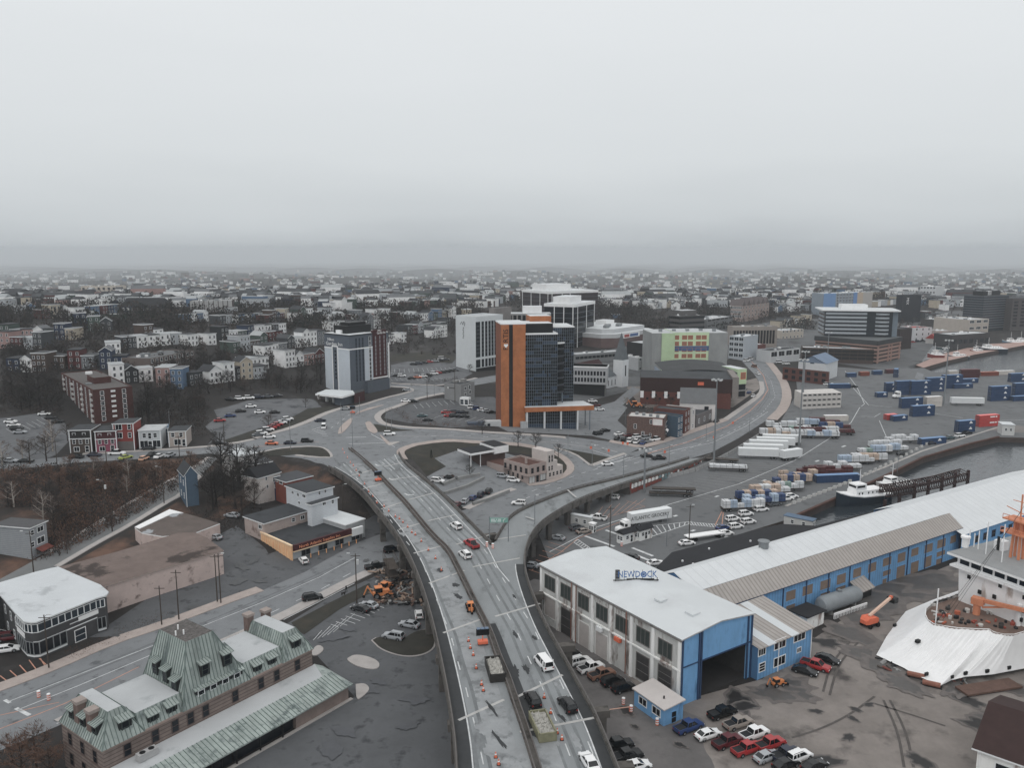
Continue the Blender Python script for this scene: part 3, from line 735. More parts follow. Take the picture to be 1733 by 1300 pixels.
ribbon(b,me,1.3,.18,BR_SIDE,.25,zf=lambda x,y:DZ)
mo=b.build('median',bridge)
r=MB()
for s in(.45,-.45):
 l=offset_line(me,s);r.tube([(q.x,q.y,DZ+.75)for q in l],.12,RAILM,5);r.tube([(q.x,q.y,DZ+.5)for q in l],.09,M('rust_steel',(96,72,62),.8,.2,1),4)
 for q in resample(l,2.5):r.box(q.x-.06,q.x+.06,q.y-.06,q.y+.06,DZ+.1,DZ+.72,RAILM)
r.build('rail',mo)
s=MB();dz=lambda x,y:DZ
ribbon(s,offset_line(me,4.3),4.6,.02,BR_PALE,zf=dz)
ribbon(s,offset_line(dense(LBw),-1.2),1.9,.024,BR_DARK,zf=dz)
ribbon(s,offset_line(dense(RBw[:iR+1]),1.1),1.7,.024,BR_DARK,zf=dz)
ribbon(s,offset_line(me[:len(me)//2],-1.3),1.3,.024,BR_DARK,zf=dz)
ribbon(s,offset_line(me[:len(me)//3],-2.9),1.9,.026,BR_PALE,zf=dz)
for off in(-4.0,-5.9,-7.5,-9.3,6.4,8.2):ribbon(s,offset_line(me,off),.55,.012 if off<0 else.021,M('bridge_tyre_track',(106,110,112),.85,.2,.3),zf=dz)
s.build('surface_strip',bridge)
j=MB();JM=M('joint_concrete',(156,155,153),.9,.15,.6)
for(a,b2)in(((776,1220),(853,1185)),((874,1181),(952,1143)),((750,1072),(822,1046)),((838,1044),(914,1022)),((726,988),(786,966)),((800,960),(880,945)),((700,937),(757,922)),((772,922),(828,906)),((675,897),(718,884)),((724,882),(770,872)),((645,862),(682,850)),((692,846),(737,834)),((614,828),(655,816)),((592,806),(632,795)),((650,790),(683,783)),((655,812),(712,806)),((842,913),(890,906)),((890,875),(905,880)),((1010,1215),(880,1240)),((960,829),(975,842))):
 z1=rampz(a[0])if a[1]<900 and a[0]>840 else DZ
 ribbon(j,[G(*a,z1),G(*b2,z1)],.55,.04,JM,zf=lambda x,y,z=z1:z)
for off in(-5.2,-8.6):dashes(j,offset_line(me,off),.18,.03,LINE,3,6,zf=dz)
dashes(j,offset_line(me,7.3),.18,.03,LINE,3,6,zf=dz)
ribbon(j,offset_line(dense(RBw[:iR+1]),2.1),.2,.03,LINE,zf=dz);ribbon(j,offset_line(dense(LBw),-2.3),.2,.03,LINE,zf=dz)
ribbon(j,offset_line(dense(GRw),1.6),.22,.03,LINE,zf=dz)
ribbon(j,Gl([(822,920),(843,962),(862,985)],DZ),.25,.03,LINE,zf=dz)
ribbon(j,Gl([(627,753),(650,777),(668,795)],DZ),.22,.03,LINE,zf=dz)
for(a,b2)in((641,788),(664,811),(690,838)):pass
for px in((641,789),(665,813),(692,839),(612,762)):
 p=G(*px,DZ);ribbon(j,[p,p+Vector((-1.6,2.2,0))],.5,.032,LINE,zf=dz);ribbon(j,[p+Vector((-.9,.4,0)),p+Vector((1.4,.9,0))],.5,.034,LINE,zf=dz)
j.build('lane_marking',bridge)
w=MB();zb=[DZ+.03]
def wear(c,r,m,asp):
 c=G(*c,DZ);n=24;a0=1.9+RND.uniform(-.2,.2);pts=[];zb[0]+=.0012
 for k in range(n):
  a=2*pi*k/n;rr=r*RND.uniform(.5,1.2);x=rr*math.cos(a);y=rr*math.sin(a)*asp
  pts.append(Vector((c.x+x*math.cos(a0)-y*math.sin(a0),c.y+x*math.sin(a0)+y*math.cos(a0),zb[0])))
 w=MB();w.face([tuple(q)for q in smooth_line(pts+[pts[0]],2)[:-1]],m);w.build('stain',bridge)
for c,r,m,a in(((655,868),4,BR_PALE,.3),((682,904),2,BR_PALE,.4),((920,1270),4,BR_PALE,.4),((905,1288),5,BR_PALE,.5),((935,1250),2.2,BR_PALE,.3),((975,1255),3,BR_PALE,.2),((872,1135),2.2,BR_DARK,.3),((890,1133),1.8,BR_DARK,.35),((945,1160),1.6,BR_PALE,.4),((950,1215),1.6,BR_DARK,.25),((775,1010),2,BR_DARK,.4),((770,990),1.4,BR_DARK,.6),((790,1075),1.6,BR_PALE,.3),((765,978),2,BR_PALE,.4),((872,1075),2,BR_DARK,.2),((905,1080),1.2,BR_DARK,.4),((832,1200),3,BR_DARK,.1),((842,1250),3.5,BR_DARK,.1),((745,965),1.6,BR_DARK,.5),((755,1000),1.8,BR_PALE,.4),((610,800),2,BR_DARK,.3),((820,1235),2.4,BR_PALE,.5),((835,1275),3,BR_PALE,.5),((870,1010),1.4,BR_DARK,.2),((640,815),2.4,BR_PALE,.3)):
 wear(c,r,m,a)
def pier(c,zt,ang,width,cols,m=BR_SIDE):
 b=MB()
 v=[(-width/2,-.8),(width/2,-.8),(width/2,.8),(-width/2,.8)]
 b.prism(v,zt-2.4,zt-1.15,m,bottom=True)
 k=cols
 for i in range(k):
  x=-width/2+1.2+(width-2.4)*(i/(k-1)if k>1 else.5)
  b.box(x-.7,x+.7,-.6,.6,-1,zt-2.4,m)
 b.build('pier',bridge,(c.x,c.y,0),ang)
ME2=offset_line(me,0)
def mid_dir(i,L):
 t=L[min(i+1,len(L)-1)]-L[max(i-1,0)];return math.atan2(t.y,t.x)+pi/2
L2=dense(LBw,2)
for px in((766,1200),(741,1090),(722,1010),(703,955),(677,908),(645,866),(771,1290)):
 i=min(range(len(L2)),key=lambda k:(L2[k]-G(*px,zr)).length)
 q=L2[i];a=mid_dir(i,L2);n_=Vector((math.cos(a),math.sin(a),0))
 mi=min(me,key=lambda k:abs((k-q).to_2d().dot(Vector((-n_.y,n_.x))))+(0 if(k-q).length<40 else 50))
 sgn=1 if(mi-q).dot(n_)>0 else-1
 wd=26 if px[1]>900 else 17
 c=q+n_*sgn*(wd/2-.6)
 pier(c,DZ,a,wd,4 if wd>20 else 3)
for k in(3,7,11,15,19,23):
 c=(ea[k]+eb[k])/2;t=ea[k]-eb[k];pier(c,rz[k],math.atan2(t.y,t.x),max(t.length-1,4),2)
GRAF=M('graffiti_wall',(92,78,74),.9,.3,.5,spots=((120,52,44),.25,.53,.08))
rw=MB();i0=next(i for i,p in enumerate(eb)if pix((p.x,p.y,rz[i]))[0]>1063)
E=offset_line(eb,0)
n=len(eb)-i0
v=[(p.x,p.y,z-.3)for p,z in list(zip(E,rz))[i0:]]+[(p.x,p.y,-.5)for p in E[i0:]]
rwp=list(zip(eb,rz))[i0:]
A=offset_line([p for p,_ in rwp],-.3)
rw.mesh([(p.x,p.y,z+.1)for p,(q,z)in zip(A,rwp)]+[(p.x,p.y,-.6)for p in A],[(i,n+i,n+i+1,i+1)for i in range(n-1)],GRAF)
A2=offset_line([p for p,_ in rwp],.3)
rw.mesh([(p.x,p.y,z+.1)for p,(q,z)in zip(A,rwp)]+[(p.x,p.y,z+.1)for p,(q,z)in zip(A2,rwp)],[(i,i+1,n+i+1,n+i)for i in range(n-1)],GRAF)
q0,z0=rwp[0];e0=ea[i0]
rw.face([(q0 .x,q0 .y,-.6),(e0 .x,e0 .y,-.6),(e0 .x,e0 .y,z0-.2),(q0 .x,q0 .y,z0-.2)],BR_SIDE)
rwo=rw.build('retaining_wall',bridge)
WG=[M('graffiti_white',(190,190,188),.8,.1,1),M('graffiti_red',(128,56,46),.8,.2,1),M('graffiti_teal',(96,122,126),.8,.2,1),M('graffiti_black',(40,38,40),.8,.2,1)]
gm=MB()
L=[0]
for a,b2 in zip(A,A[1:]):L.append(L[-1]+(b2-a).length)
def onwall(s,h,out=.05):
 i=min(max(k for k in range(len(L))if L[k]<=s),len(A)-2);t=(s-L[i])/(L[i+1]-L[i])
 p=A[i].lerp(A[i+1],t);dr=(A[i+1]-A[i]).normalized();zt=rwp[i][1]*(1-t)+rwp[i+1][1]*t
 return Vector((p.x+dr.y*out,p.y-dr.x*out,h*zt))
ss=1.0;k=0
while ss<L[-1]-8:
 wd=RND.uniform(1.6,2.6)if k<12 else RND.uniform(1.0,2.2)
 m=WG[0]if k<7 else RND.choice(WG)
 lo,hi=(.52,.9)if k<12 else(RND.uniform(.15,.4),RND.uniform(.7,.9))
 q=[onwall(ss,lo),onwall(ss+wd*.4,lo-.05),onwall(ss+wd*.85,lo),onwall(ss+wd*.9,hi-.1),onwall(ss+wd*.6,hi),onwall(ss+wd*.1,hi-.03)]
 gm.face([tuple(x)for x in q],m)
 if k<12:
  m2=WG[1]if k<9 else WG[2]
  q=[onwall(ss,.1,.06),onwall(ss+wd*.8,.06,.06),onwall(ss+wd,.38,.06),onwall(ss+wd*.5,.47,.06),onwall(ss+.1,.4,.06)]
  gm.face([tuple(x)for x in q],m2)
 ss+=wd*1.02;k+=1
gm.build('graffiti',rwo)
BRICKS=MW('station_masonry',(112,99,93),(76,66,62),'Z',.62,.18,.9,.22,.7)
COPPER=M('copper_roof',(138,148,144),.6,.24,.35,streak=(1,1,.25),spots=((84,95,95),.5,.53,.14))
COPPER_R=M('copper_rib',(98,112,108),.6,.2,.5)
FLATG=M('flat_roof_grey',(158,161,163),.85,.07,.12,spots=((142,146,148),.2,.55,.1))
FLATW=M('membrane_white',(174,178,180),.7,.05,.08,spots=((166,169,171),.1,.52,.14))
FLATD=M('flat_roof_dark',(58,61,65),.85,.14,.15,spots=((46,48,52),.2,.55,.1))
GRAVEL=M('gravel_roof',(92,88,86),.95,.45,2.2)
st_=Site('railway_station','long stone railway station with green copper mansard roofs and a tall middle pavilion','station',None,None,(527.7,1099.3),(104,1224.5),near=(174,1272),h=7.5)
SW,SD=st_.W,st_.D
b=MB();b.mesh([(0,0,-1),(SW,0,-1),(SW,SD,-1),(0,SD,-1),(0,0,7.5),(SW,0,7.5),(SW,SD,7.5),(0,SD,7.5)],[(0,1,5,4),(1,2,6,5),(2,3,7,6),(3,0,4,7),(4,5,6,7)],BRICKS)
b.box(-.12,SW+.12,-.12,SD+.12,7.3,7.62,M('stone_cornice',(140,122,114),.9,.1,1))
b.box(-.1,SW+.1,-.1,SD+.1,4.3,4.5,M('stone_band',(98,82,76),.9,.1,1))
st_.part('wall',b)
def xs(px,py):return st_.on('R',px,py)[0]
xA,xB,xC,xD=xs(241,1240),xs(311,1204),xs(421,1152),xs(479.5,1124)
def mansard(x0,x1,y0,y1,z0,z1,ix0,ix1,iy,top,name='roof',over=.25):
 b=MB();o=over
 lo=[(x0-o,y0-o,z0),(x1+o,y0-o,z0),(x1+o,y1+o,z0),(x0-o,y1+o,z0)]
 hi=[(x0+ix0,y0+iy,z1),(x1-ix1,y0+iy,z1),(x1-ix1,y1-iy,z1),(x0+ix0,y1-iy,z1)]
 b.mesh(lo+hi,[(0,1,5,4),(1,2,6,5),(2,3,7,6),(3,0,4,7)],COPPER)
 b.mesh(hi,[(0,1,2,3)],top);b.mesh(lo,[(3,2,1,0)],COPPER)
 for k in range(4):
  a0,a1,t0,t1=Vector(lo[k]),Vector(lo[(k+1)%4]),Vector(hi[k]),Vector(hi[(k+1)%4])
  n=max(2,int((a1-a0).length/.62))
  L0=(a1-a0);nrm=L0 .cross(t0-a0).normalized()
  tl=(t1-t0).length;s0=(t0-a0).dot(L0 .normalized());
  for i in range(n+1):
   s=L0 .length*i/n
   e0=s0;e1=s0+tl
   if s<e0:f=s/max(e0,1e-6)
   elif s>e1:f=(L0 .length-s)/max(L0 .length-e1,1e-6)
   else:f=1
   up=(t0-a0)-L0 .normalized()*s0
   p=a0+L0 .normalized()*s+nrm*.03;q=p+up*f
   if f>.06:b.bar(p,q,.07,.1,COPPER_R)
 for p,q in zip(lo,hi):b.bar(p,q,.18,.16,COPPER_R)
 return st_.part(name,b)
def dormer(x,y,z,w,h,face,depth,parent=None):
 """shed dormer; face 'R' looks to -y, 'L' looks to -x"""
 b=MB()
 b.mesh([(-w/2,0,0),(w/2,0,0),(w/2,depth,0),(-w/2,depth,0),(-w/2,0,h),(w/2,0,h),(w/2,depth,h+.55),(-w/2,depth,h+.55)],[(0,1,5,4),(1,2,6,5),(3,0,4,7)],M('dormer_dark',(40,42,44),.8,.1,1))
 b.mesh([(-w/2-.25,-.45,h-.12),(w/2+.25,-.45,h-.12),(w/2+.25,depth,h+.6),(-w/2-.25,depth,h+.6),(-w/2-.25,-.45,h-.02),(w/2+.25,-.45,h-.02),(w/2+.25,depth,h+.7),(-w/2-.25,depth,h+.7)],[(0,3,2,1),(4,5,6,7),(0,1,5,4),(1,2,6,5),(3,0,4,7)],COPPER)
 for i in range(int(w/.5)+2):
  xx=-w/2-.2+i*(w+.4)/(int(w/.5)+1);b.bar((xx,-.45,h+.02),(xx,depth,h+.74),.06,.08,COPPER_R)
 o=b.build('dormer',st_.root,(x,y,z),0 if face=='R' else-pi/2)
 n=max(1,round(w/2.2))
 for i in range(n):
  u=0 if n==1 else-w/2+w*(i+.5)/n
  link('window',win_mesh(min(1.0,w/n-.5),h-.75,TRIM if n>1 else M('copper_frame',(60,70,68),.7,.1,1),GLASS_D,1),o,(u,-.02,h/2-.1))
 return o
mansard(0,xA,0,SD,7.6,12.0,2.1,1.9,2.0,FLATG)
mansard(xA,xB,.3,SD-.3,7.6,10.2,-.2,-.2,1.0,FLATG)
zC=17.5
pc=st_.at(320,1090,zC);pr=st_.at(363,1070,zC);pl=st_.at(283,1069,zC)
mansard(xB,xC,0,SD,7.6,zC,pc.x-xB,xC-pr.x,max(pc.y,2.5),GRAVEL)
mansard(xC,xD,.3,SD-.3,7.6,10.2,-.2,-.2,1.0,FLATG)
mansard(xD,SW,0,SD,7.6,12.0,1.6,2.0,2.0,FLATG)
dormer((xA+.4)/2+.6,.5,8.0,2.0,2.6,'R',1.8)
for y in(SD*.24,SD*.52,SD*.8):dormer(.45,y,8.0,1.7,2.5,'L',1.8)
for t in(.3,.75):dormer(xA+(xB-xA)*t,.35,7.7,1.8,1.7,'R',1.2)
for t in(.3,.72):dormer(xC+(xD-xC)*t,.35,7.7,1.8,1.7,'R',1.2)
dormer((xD+SW)/2+.2,.5,8.0,2.0,2.6,'R',1.8)
xm=(xB+xC)/2;wC=xC-xB
dormer(xm+.6,.15,7.75,wC*.74,2.3,'R',2.0)
fy=lambda z:(z-7.6)/(zC-7.6)*max(pc.y,2.5);fx=lambda z:xB+(z-7.6)/(zC-7.6)*(pc.x-xB)
for t in(.38,.72):dormer(xB+wC*t,fy(11.6)-.3,11.4,1.7,2.3,'R',2.2)
for t,z in((.22,9.6),(.45,10.4),(.7,10.8)):dormer(fx(z)-.3,SD*t,z,1.5,2.4,'L',2.4)
for px,py in((216,1272),(263.5,1253),(297,1236),(323,1223),(348.5,1208.5),(398.5,1184),(442,1163),(468.5,1149.5),(503.5,1132)):
 u=st_.on('R',px,py)[0];st_.windows('R',u,u,1,5.85,0,1,1.05,1.9,M('stone_frame',(88,74,70),.9,.1,1),GLASS_D)
st_.windows('L',SD*.2,SD*.8,3,5.6,0,1,1.0,1.9,M('stone_frame'),GLASS_D);st_.windows('L',SD*.2,SD*.8,3,2.2,0,1,1.0,1.9,M('stone_frame'),GLASS_D)
CHIM=M('chimney_brick',(104,86,80),.9,.2,1)
def chimney(x,y,z0,z1,w=1.3):
 b=MB();b.box(x-w/2,x+w/2,y-w/2,y+w/2,z0,z1-.5,CHIM);b.box(x-w/2-.15,x+w/2+.15,y-w/2-.15,y+w/2+.15,z1-.5,z1,M('chimney_cap',(140,128,122),.9,.1,1));st_.part('chimney',b)
chimney(1.0,SD*.36,8,12.2);chimney(1.0,SD*.66,8,12.4);chimney(SW-5,SD-1,8,13.2);chimney(SW-1.2,SD-1,8,12.6)
for i in range(3):
 b=MB();x=pc.x+(pr.x-pc.x)*RND.random();y=pc.y+3+RND.random()*5;b.cyl(x,y,zC,zC+.8,.14,WHITE,6);st_.part('roof_vent',b)
cy0=st_.at(597.6,1157.7,3.1);cy1=st_.at(526.5,1155,4.4);ye=cy0 .y;yg=cy1 .y
xe=cy0 .x
b=MB();x_l=-30
b.mesh([(x_l,0,4.4),(SW+.5,0,4.4),(xe-3,yg,4.3),(x_l,yg,4.3),(x_l,0,4.1),(SW+.5,0,4.1),(xe-3,yg,4.0),(x_l,yg,4.0)],[(3,2,1,0),(4,5,6,7),(1,2,6,5)],FLATG)
b.mesh([(x_l,yg,4.32),(xe-3,yg,4.32),(xe,ye,3.1),(x_l,ye,3.1),(x_l,yg,4.1),(xe-3,yg,4.1),(xe,ye,2.85),(x_l,ye,2.85)],[(3,2,1,0),(4,5,6,7),(2,3,7,6),(1,2,6,5)],COPPER)
b.mesh([(SW+.5,0,4.4),(SW+2.4,0,3.2),(xe,ye,3.1),(xe-3,yg,4.32)],[(0,3,2,1)],COPPER)
n=int((xe-x_l)/.75)
for i in range(n):
 x=x_l+i*.75;b.bar((x,yg,4.36),(min(x,xe),ye,3.14),.08,.1,COPPER_R)
st_.part('platform_roof',b)
xw=st_.at(508.7,1239,0).x
b=MB();b.box(xw,xe-.5,ye+.8,0,-.2,3.0,M('platform_wall',(120,106,100),.9,.14,.6));st_.part('platform_wall',b)
b=MB();b.box(-20,xw,ye+1.6,0,-.2,3.0,GLASS_D)
for i in range(20):b.box(-20+i*1.9,-19.85+i*1.9,ye+1.5,ye+1.6,0,3.0,BLACK)
st_.part('veranda_glazing',b)
for i in range(5):
 b=MB();b.box(-.1,.1,-.1,.1,0,2.95,BLACK);b.build('veranda_post',st_.root,(xw-3-i*4.4,ye+.5,0))
b=MB();b.box(-30,xe,ye+.1,ye+.8,0,.18,WALK);st_.part('platform_edge',b)
q=st_.at(249,1277,4.9)
b=MB();b.box(-1.5,1.5,-.6,.6,0,1.1,M('roof_unit',(150,150,150),.6,.1,1));[b.cyl(x,0,1.1,1.16,.45,BLACK,12)for x in(-.7,.7)]
tag(b.build('cooling_unit',None,st_.w(q.x,q.y,4.42),st_.a),'grey cooling unit with two fans lying on the flat platform roof','cooling unit')
nd=Site('dock_building','white walled dock building with a blue metal front and big open doorway','dock building',(1150.5,1197),1084,(1274,1041),(915,956.5))
NW,ND,NH=nd.W,nd.D,nd.H
WALLW=M('stained_white_wall',(192,187,184),.9,.1,.25,streak=(1,1,.3),spots=((138,124,118),.35,.56,.1))
BLUE=MW('blue_siding',(82,132,174),(66,110,150),'X',.9,.12,.7,.14,.3)
BLUE_Y=M('blue_metal',(86,136,178),.7,.16,.4,streak=(1,1,.3),spots=((66,110,150),.4,.55,.15))
GRNP=M('green_panel',(56,64,62),.7,.15,.6)
b=MB();b.mesh([(0,0,-1),(0,ND,-1),(0,ND,NH),(0,0,NH)],[(0,3,2,1)],WALLW);b.mesh([(0,0,-1),(0,ND,-1),(0,ND,NH),(0,0,NH)],[(0,1,2,3)],WALLW)
for y in[.4,ND-.4]+[nd.on('L',p,1040)[0]for p in(944,972.5,1003,1035,1070,1107)]:b.box(-.22,.0,max(y-.35,0),min(y+.35,ND),-1,NH-.2,WALLW)
b.box(-.3,.0,0,ND,NH*.52,NH*.52+.3,WALLW);b.box(-.35,.4,-.1,ND,NH-.35,NH+.1,M('eave_trim',(120,116,112),.8,.25,.6))
nd.part('side_wall',b)
u0,u1=NW*.25,NW*.93;hd=NH*.58;mid=NW*.52;rise=1.0
b=MB()
def rz_(x):return NH+rise*(x/mid if x<mid else(NW-x)/(NW-mid))
b.prism([(0,0),(u0,0),(u0,.3),(0,.3)],-1,lambda x,y:rz_(x),BLUE_Y)
b.prism([(u0,0),(mid,0),(u1,0),(u1,.3),(mid,.3),(u0,.3)],hd,lambda x,y:rz_(x),BLUE_Y,bottom=True)
b.prism([(u1,0),(NW,0),(NW,.3),(u1,.3)],-1,lambda x,y:rz_(x),BLUE_Y)
for x in(.15,u0-.25,u0+.3,u1+.1,NW-.15):b.box(x-.16,x+.16,-.22,-.002,-1,rz_(x)-.1,M('blue_dark',(40,66,100),.7,.1,1))
b.box(0,u0,-.14,-.003,hd-.1,hd+.1,M('blue_dark'))
b.box(u0,NW,-.16,-.003,hd-.12,hd+.08,M('blue_dark'))
nd.part('front_wall',b)
b=MB();b.mesh([(NW,0,-1),(NW,ND,-1),(NW,ND,NH),(NW,0,NH),(0,ND,-1),(0,ND,NH)],[(0,1,2,3),(1,4,5,2)],BLUE_Y);nd.part('back_wall',b)
b=MB();o=.35
v=[(-o,-o,NH),(mid,-o,NH+rise),(NW+o,-o,NH),(-o,ND+o,NH),(mid,ND+o,NH+rise),(NW+o,ND+o,NH)]
v2=[(x,y,z+.25)for x,y,z in v]
b.mesh(v2,[(0,1,4,3),(1,2,5,4)],FLATW);b.mesh(v,[(3,4,1,0),(4,5,2,1)],FLATW)
b.mesh(v+v2,[(0,1,7,6),(1,2,8,7),(2,5,11,8),(3,0,6,9)],M('roof_edge',(150,152,154),.7,.2,.5));nd.part('roof',b)
for l,t,r,bt in((922.5,975,939,1000),(949.5,987.5,966,1017),(979,1004.5,996,1034),(1009.5,1022.5,1028,1053.5),(1042.5,1041.5,1062,1073.5),(1077.5,1061,1099,1094.5),(1114.5,1081.5,1137,1117)):
 u_,z_=nd.on('L',(l+r)/2,(t+bt)/2);nd.windows('L',u_,u_,1,z_,0,1,abs(nd.on('L',l,(t+bt)/2)[0]-nd.on('L',r,(t+bt)/2)[0]),2.9,M('window_grey',(110,106,103),.8,.1,1),GRNP,bars=2)
for l,t,r,bt in((950,1032,966,1075),(1077,1110,1098,1152),(1114,1130,1136,1164)):nd.winpx('L',l,t,r,bt,M('window_grey'),M('shutter_dark',(62,60,60),.8,.2,1),'shutter_door',2)
for l,t,r,bt in((980,1055,997,1096),(1008,1073,1028,1120),(922,1012,940,1045)):nd.winpx('L',l,t,r,bt,WALLW,M('bricked_up',(150,144,141),.9,.12,.5),'blocked_door',0)
for px,py in((1017,1064),(1048,1082)):
 u_,z_=nd.on('L',px,py);b=MB();b.box(-.7,-.1,u_-.8,u_+.8,z_-.4,z_+.4,ORANGE if px>1030 else TRIM);nd.part('wall_unit',b)
for px in(968.5,976.5,1062):
 u_,z_=nd.on('L',px,1060);b=MB();b.tube([(-.35,u_,0),(-.35,u_,NH)],.1,M('rust_pipe',(134,86,70),.9,.2,1),6);nd.part('downpipe',b)
u_,z_=nd.on('L',1010,1017)
b=MB();FL=M('faded_lettering',(150,142,138),.9,.3,1)
for k in range(26):
 y_=ND*.66-k*.62;z_=NH-1.0
 if k not in(11,15,16,20):b.box(-.05,-.01,y_-.08,y_+.08,z_-.5,z_+.5,FL);b.box(-.06,-.01,y_-.2,y_+.22,z_+(.3 if k%3 else-.1),z_+(.44 if k%3 else.06),FL)
nd.part('faded_lettering',b)
b=MB();b.box(u0+.5,u1-.5,14,14.3,0,hd,M('shaded_hall_wall',(60,58,58),.9,.2,.5));b.box(NW-.6,NW-.3,.5,14,0,NH,M('shaded_hall_wall'));b.box(.3,.5,.5,14,0,NH,M('shaded_hall_wall'));nd.part('shade_lining',b)  # dark lining added behind the doorway, its colour standing for interior shade
b=MB();b.box(.5,NW-.6,.5,14,0,.12,M('shaded_hall_floor',(50,48,48),.9,.2,.3));nd.part('inner_floor',b)  # floor colour darkened to carry the hall's shade
q=nd.at(1077,987,NH+.5)
sg=thing('roof_sign','blue lettered sign reading NEWDOCK on a steel frame over the white dock roof','sign',nd.w(q.x,q.y,NH+.35),nd.a-math.radians(33))
SB=M('sign_blue',(52,96,152),.5,.05,1)
b=MB();b.bar((-4.7,0,.75),(4.5,0,.75),.16,.16,BLACK)
for x in(-4.2,0,4.2):b.bar((x,0,0),(x,0,1.3),.14,.14,BLACK);b.bar((x,1.3,0),(x,0,.75),.1,.1,BLACK)
for x in(-2.5,-.6,1.2,3):b.bar((x,0,.7),(x,0,2.9),.08,.08,BLACK)
b.bar((-2.0,0,.98),(3.6,0,.98),.1,.22,BLACK)
b.build('frame',sg)
text('NEWD',1.9,SB,sg,(.78,-.12,2.0),name='lettering',depth=.06,sx=.8,align='RIGHT')
text('CK',1.9,SB,sg,(2.05,-.12,2.0),name='lettering',depth=.06,sx=.8,align='LEFT')
b=MB()
for k in range(16):
 a0,a1=2*pi*k/16,2*pi*(k+1)/16
 b.mesh([(r*math.cos(a),y,r*math.sin(a))for y in(-.06,.06)for a in(a0,a1)for r in(.4,.62)],[(0,1,3,2),(4,6,7,5),(1,5,7,3),(0,2,6,4)],SB)
for k in range(4):b.bar((-.42*math.cos(k*pi/4),0,-.42*math.sin(k*pi/4)),(.42*math.cos(k*pi/4),0,.42*math.sin(k*pi/4)),.1,.1,SB)
b.build('wheel_emblem',sg,(1.42,-.12,2.0))
b=MB();b.box(-4.3,-3.45,-.1,.1,1.0,2.95,BLACK)
for k in range(6):b.box(-4.4,-3.35,-.11,.11,1.1+k*.32,1.17+k*.32,M('sign_grey',(130,132,134),.6,.1,1))
b.build('logo_panel',sg)
for u_,v_,s_ in((NW*.42,ND*.12,1.0),(NW*.38,ND*.3,.9)):
 b=MB();b.box(-s_,s_,-s_,s_,0,.35,FLATW);b.build('roof_hatch',nd.root,(u_,v_,NH+1.0))
LT=3.2
lc=G(1124,1204.7,LT)
lt_=Site('gate_office','small blue gate office with a pale sloping roof against the white wall','gate office',None,None,(1161,1180.5),(1069.5,1166.6),near=(1124,1204.7),h=LT)
lt_.walls(BLUE_Y,para=0,x0=.4,x1=lt_.W-.1,y0=.5,y1=lt_.D-.2,name='wall',z0=-.5,h=LT-.1)
b=MB();W_,D_=lt_.W,lt_.D
b.mesh([(0,0,LT),(W_,0,LT+.5),(W_,D_,LT+.5),(0,D_,LT),(0,0,LT+.2),(W_,0,LT+.7),(W_,D_,LT+.7),(0,D_,LT+.2)],[(3,2,1,0),(4,5,6,7),(0,1,5,4),(1,2,6,5),(2,3,7,6),(3,0,4,7)],M('lean_roof',(168,162,159),.8,.06,.4));lt_.part('roof',b)
lt_.windows('L',D_*.28,D_*.7,2,1.9,0,1,1.9,1.2,TRIM,GLASS_D,x0=.4);lt_.windows('R',W_*.55,W_*.55,1,1.1,0,1,1.0,2.0,BLUE_Y,BLACK,'door',y0=.5)
b=MB();b.cyl(W_*.45,D_*.3,LT+.2,LT+.9,.15,BLACK,8);lt_.part('roof_vent',b)
sh=Site('dock_shed','long blue dock shed with boarded brown windows and a brown and white sheet roof','warehouse',None,None,(1625.5,892),depth=30,near=(1196,1034.5),h=8.2)
HW=sh.W
yb=sh.at(1597,871.6,11.0).y;yr=sh.at(1560,855,13.2).y
yr=max(yr,yb+6);y2=yr+(yr-yb)*.9;yk=y2+3.5
BRNR=MW('brown_sheet_roof',(146,140,135),(120,114,109),'X',1.1,.25,.7,.1,.3)
WHR=MW('white_sheet_roof',(178,181,183),(162,165,167),'X',2.4,.06,.6,.05,.3)
b=MB();b.mesh([(0,0,-1),(HW,0,-1),(HW,yk,-1),(0,yk,-1),(0,0,8.2),(HW,0,8.2),(HW,yk,9),(0,yk,9),(HW,yr,13.1),(0,yr,13.1)],[(0,1,5,4),(1,2,6,8,5),(2,3,7,6),(3,0,4,9,7)],BLUE)
for i in range(13):x=HW*i/12;b.box(x-.14,x+.14,-.16,-.002,-1,8.1,M('blue_dark'))
sh.part('wall',b)
b=MB();o=.6
b.mesh([(-.2,-o,8.05),(HW+.3,-o,8.05),(HW+.3,yb,11.0),(-.2,yb,11.0)],[(0,1,2,3)],BRNR)
b.mesh([(-.2,-o,8.05),(HW+.3,-o,8.05),(HW+.3,-o,7.85),(-.2,-o,7.85)],[(1,0,3,2)],M('blue_dark'))
b.mesh([(HW+.3,-o,8.05),(HW+.3,yb,11.0),(HW+.3,yb,10.7),(HW+.3,-o,7.8)],[(0,3,2,1)],M('eave_trim'))
sh.part('lower_roof',b)
b=MB();b.mesh([(-.2,yb,11.05),(HW+.3,yb,11.05),(HW+.3,yr,13.2),(-.2,yr,13.2),(HW+.3,y2,10.9),(-.2,y2,10.9)],[(0,1,2,3),(3,2,4,5)],WHR);sh.part('upper_roof',b)
b=MB();b.mesh([(-.2,y2,10.7),(HW*.95,y2,10.7),(HW*.95,yk,9.0),(-.2,yk,9.0)],[(0,1,2,3)],M('grey_sheet_roof',(130,130,130),.7,.1,.4));sh.part('rear_roof',b)
BRD=M('brown_boarding',(112,96,84),.9,.15,.6)
K=5.908
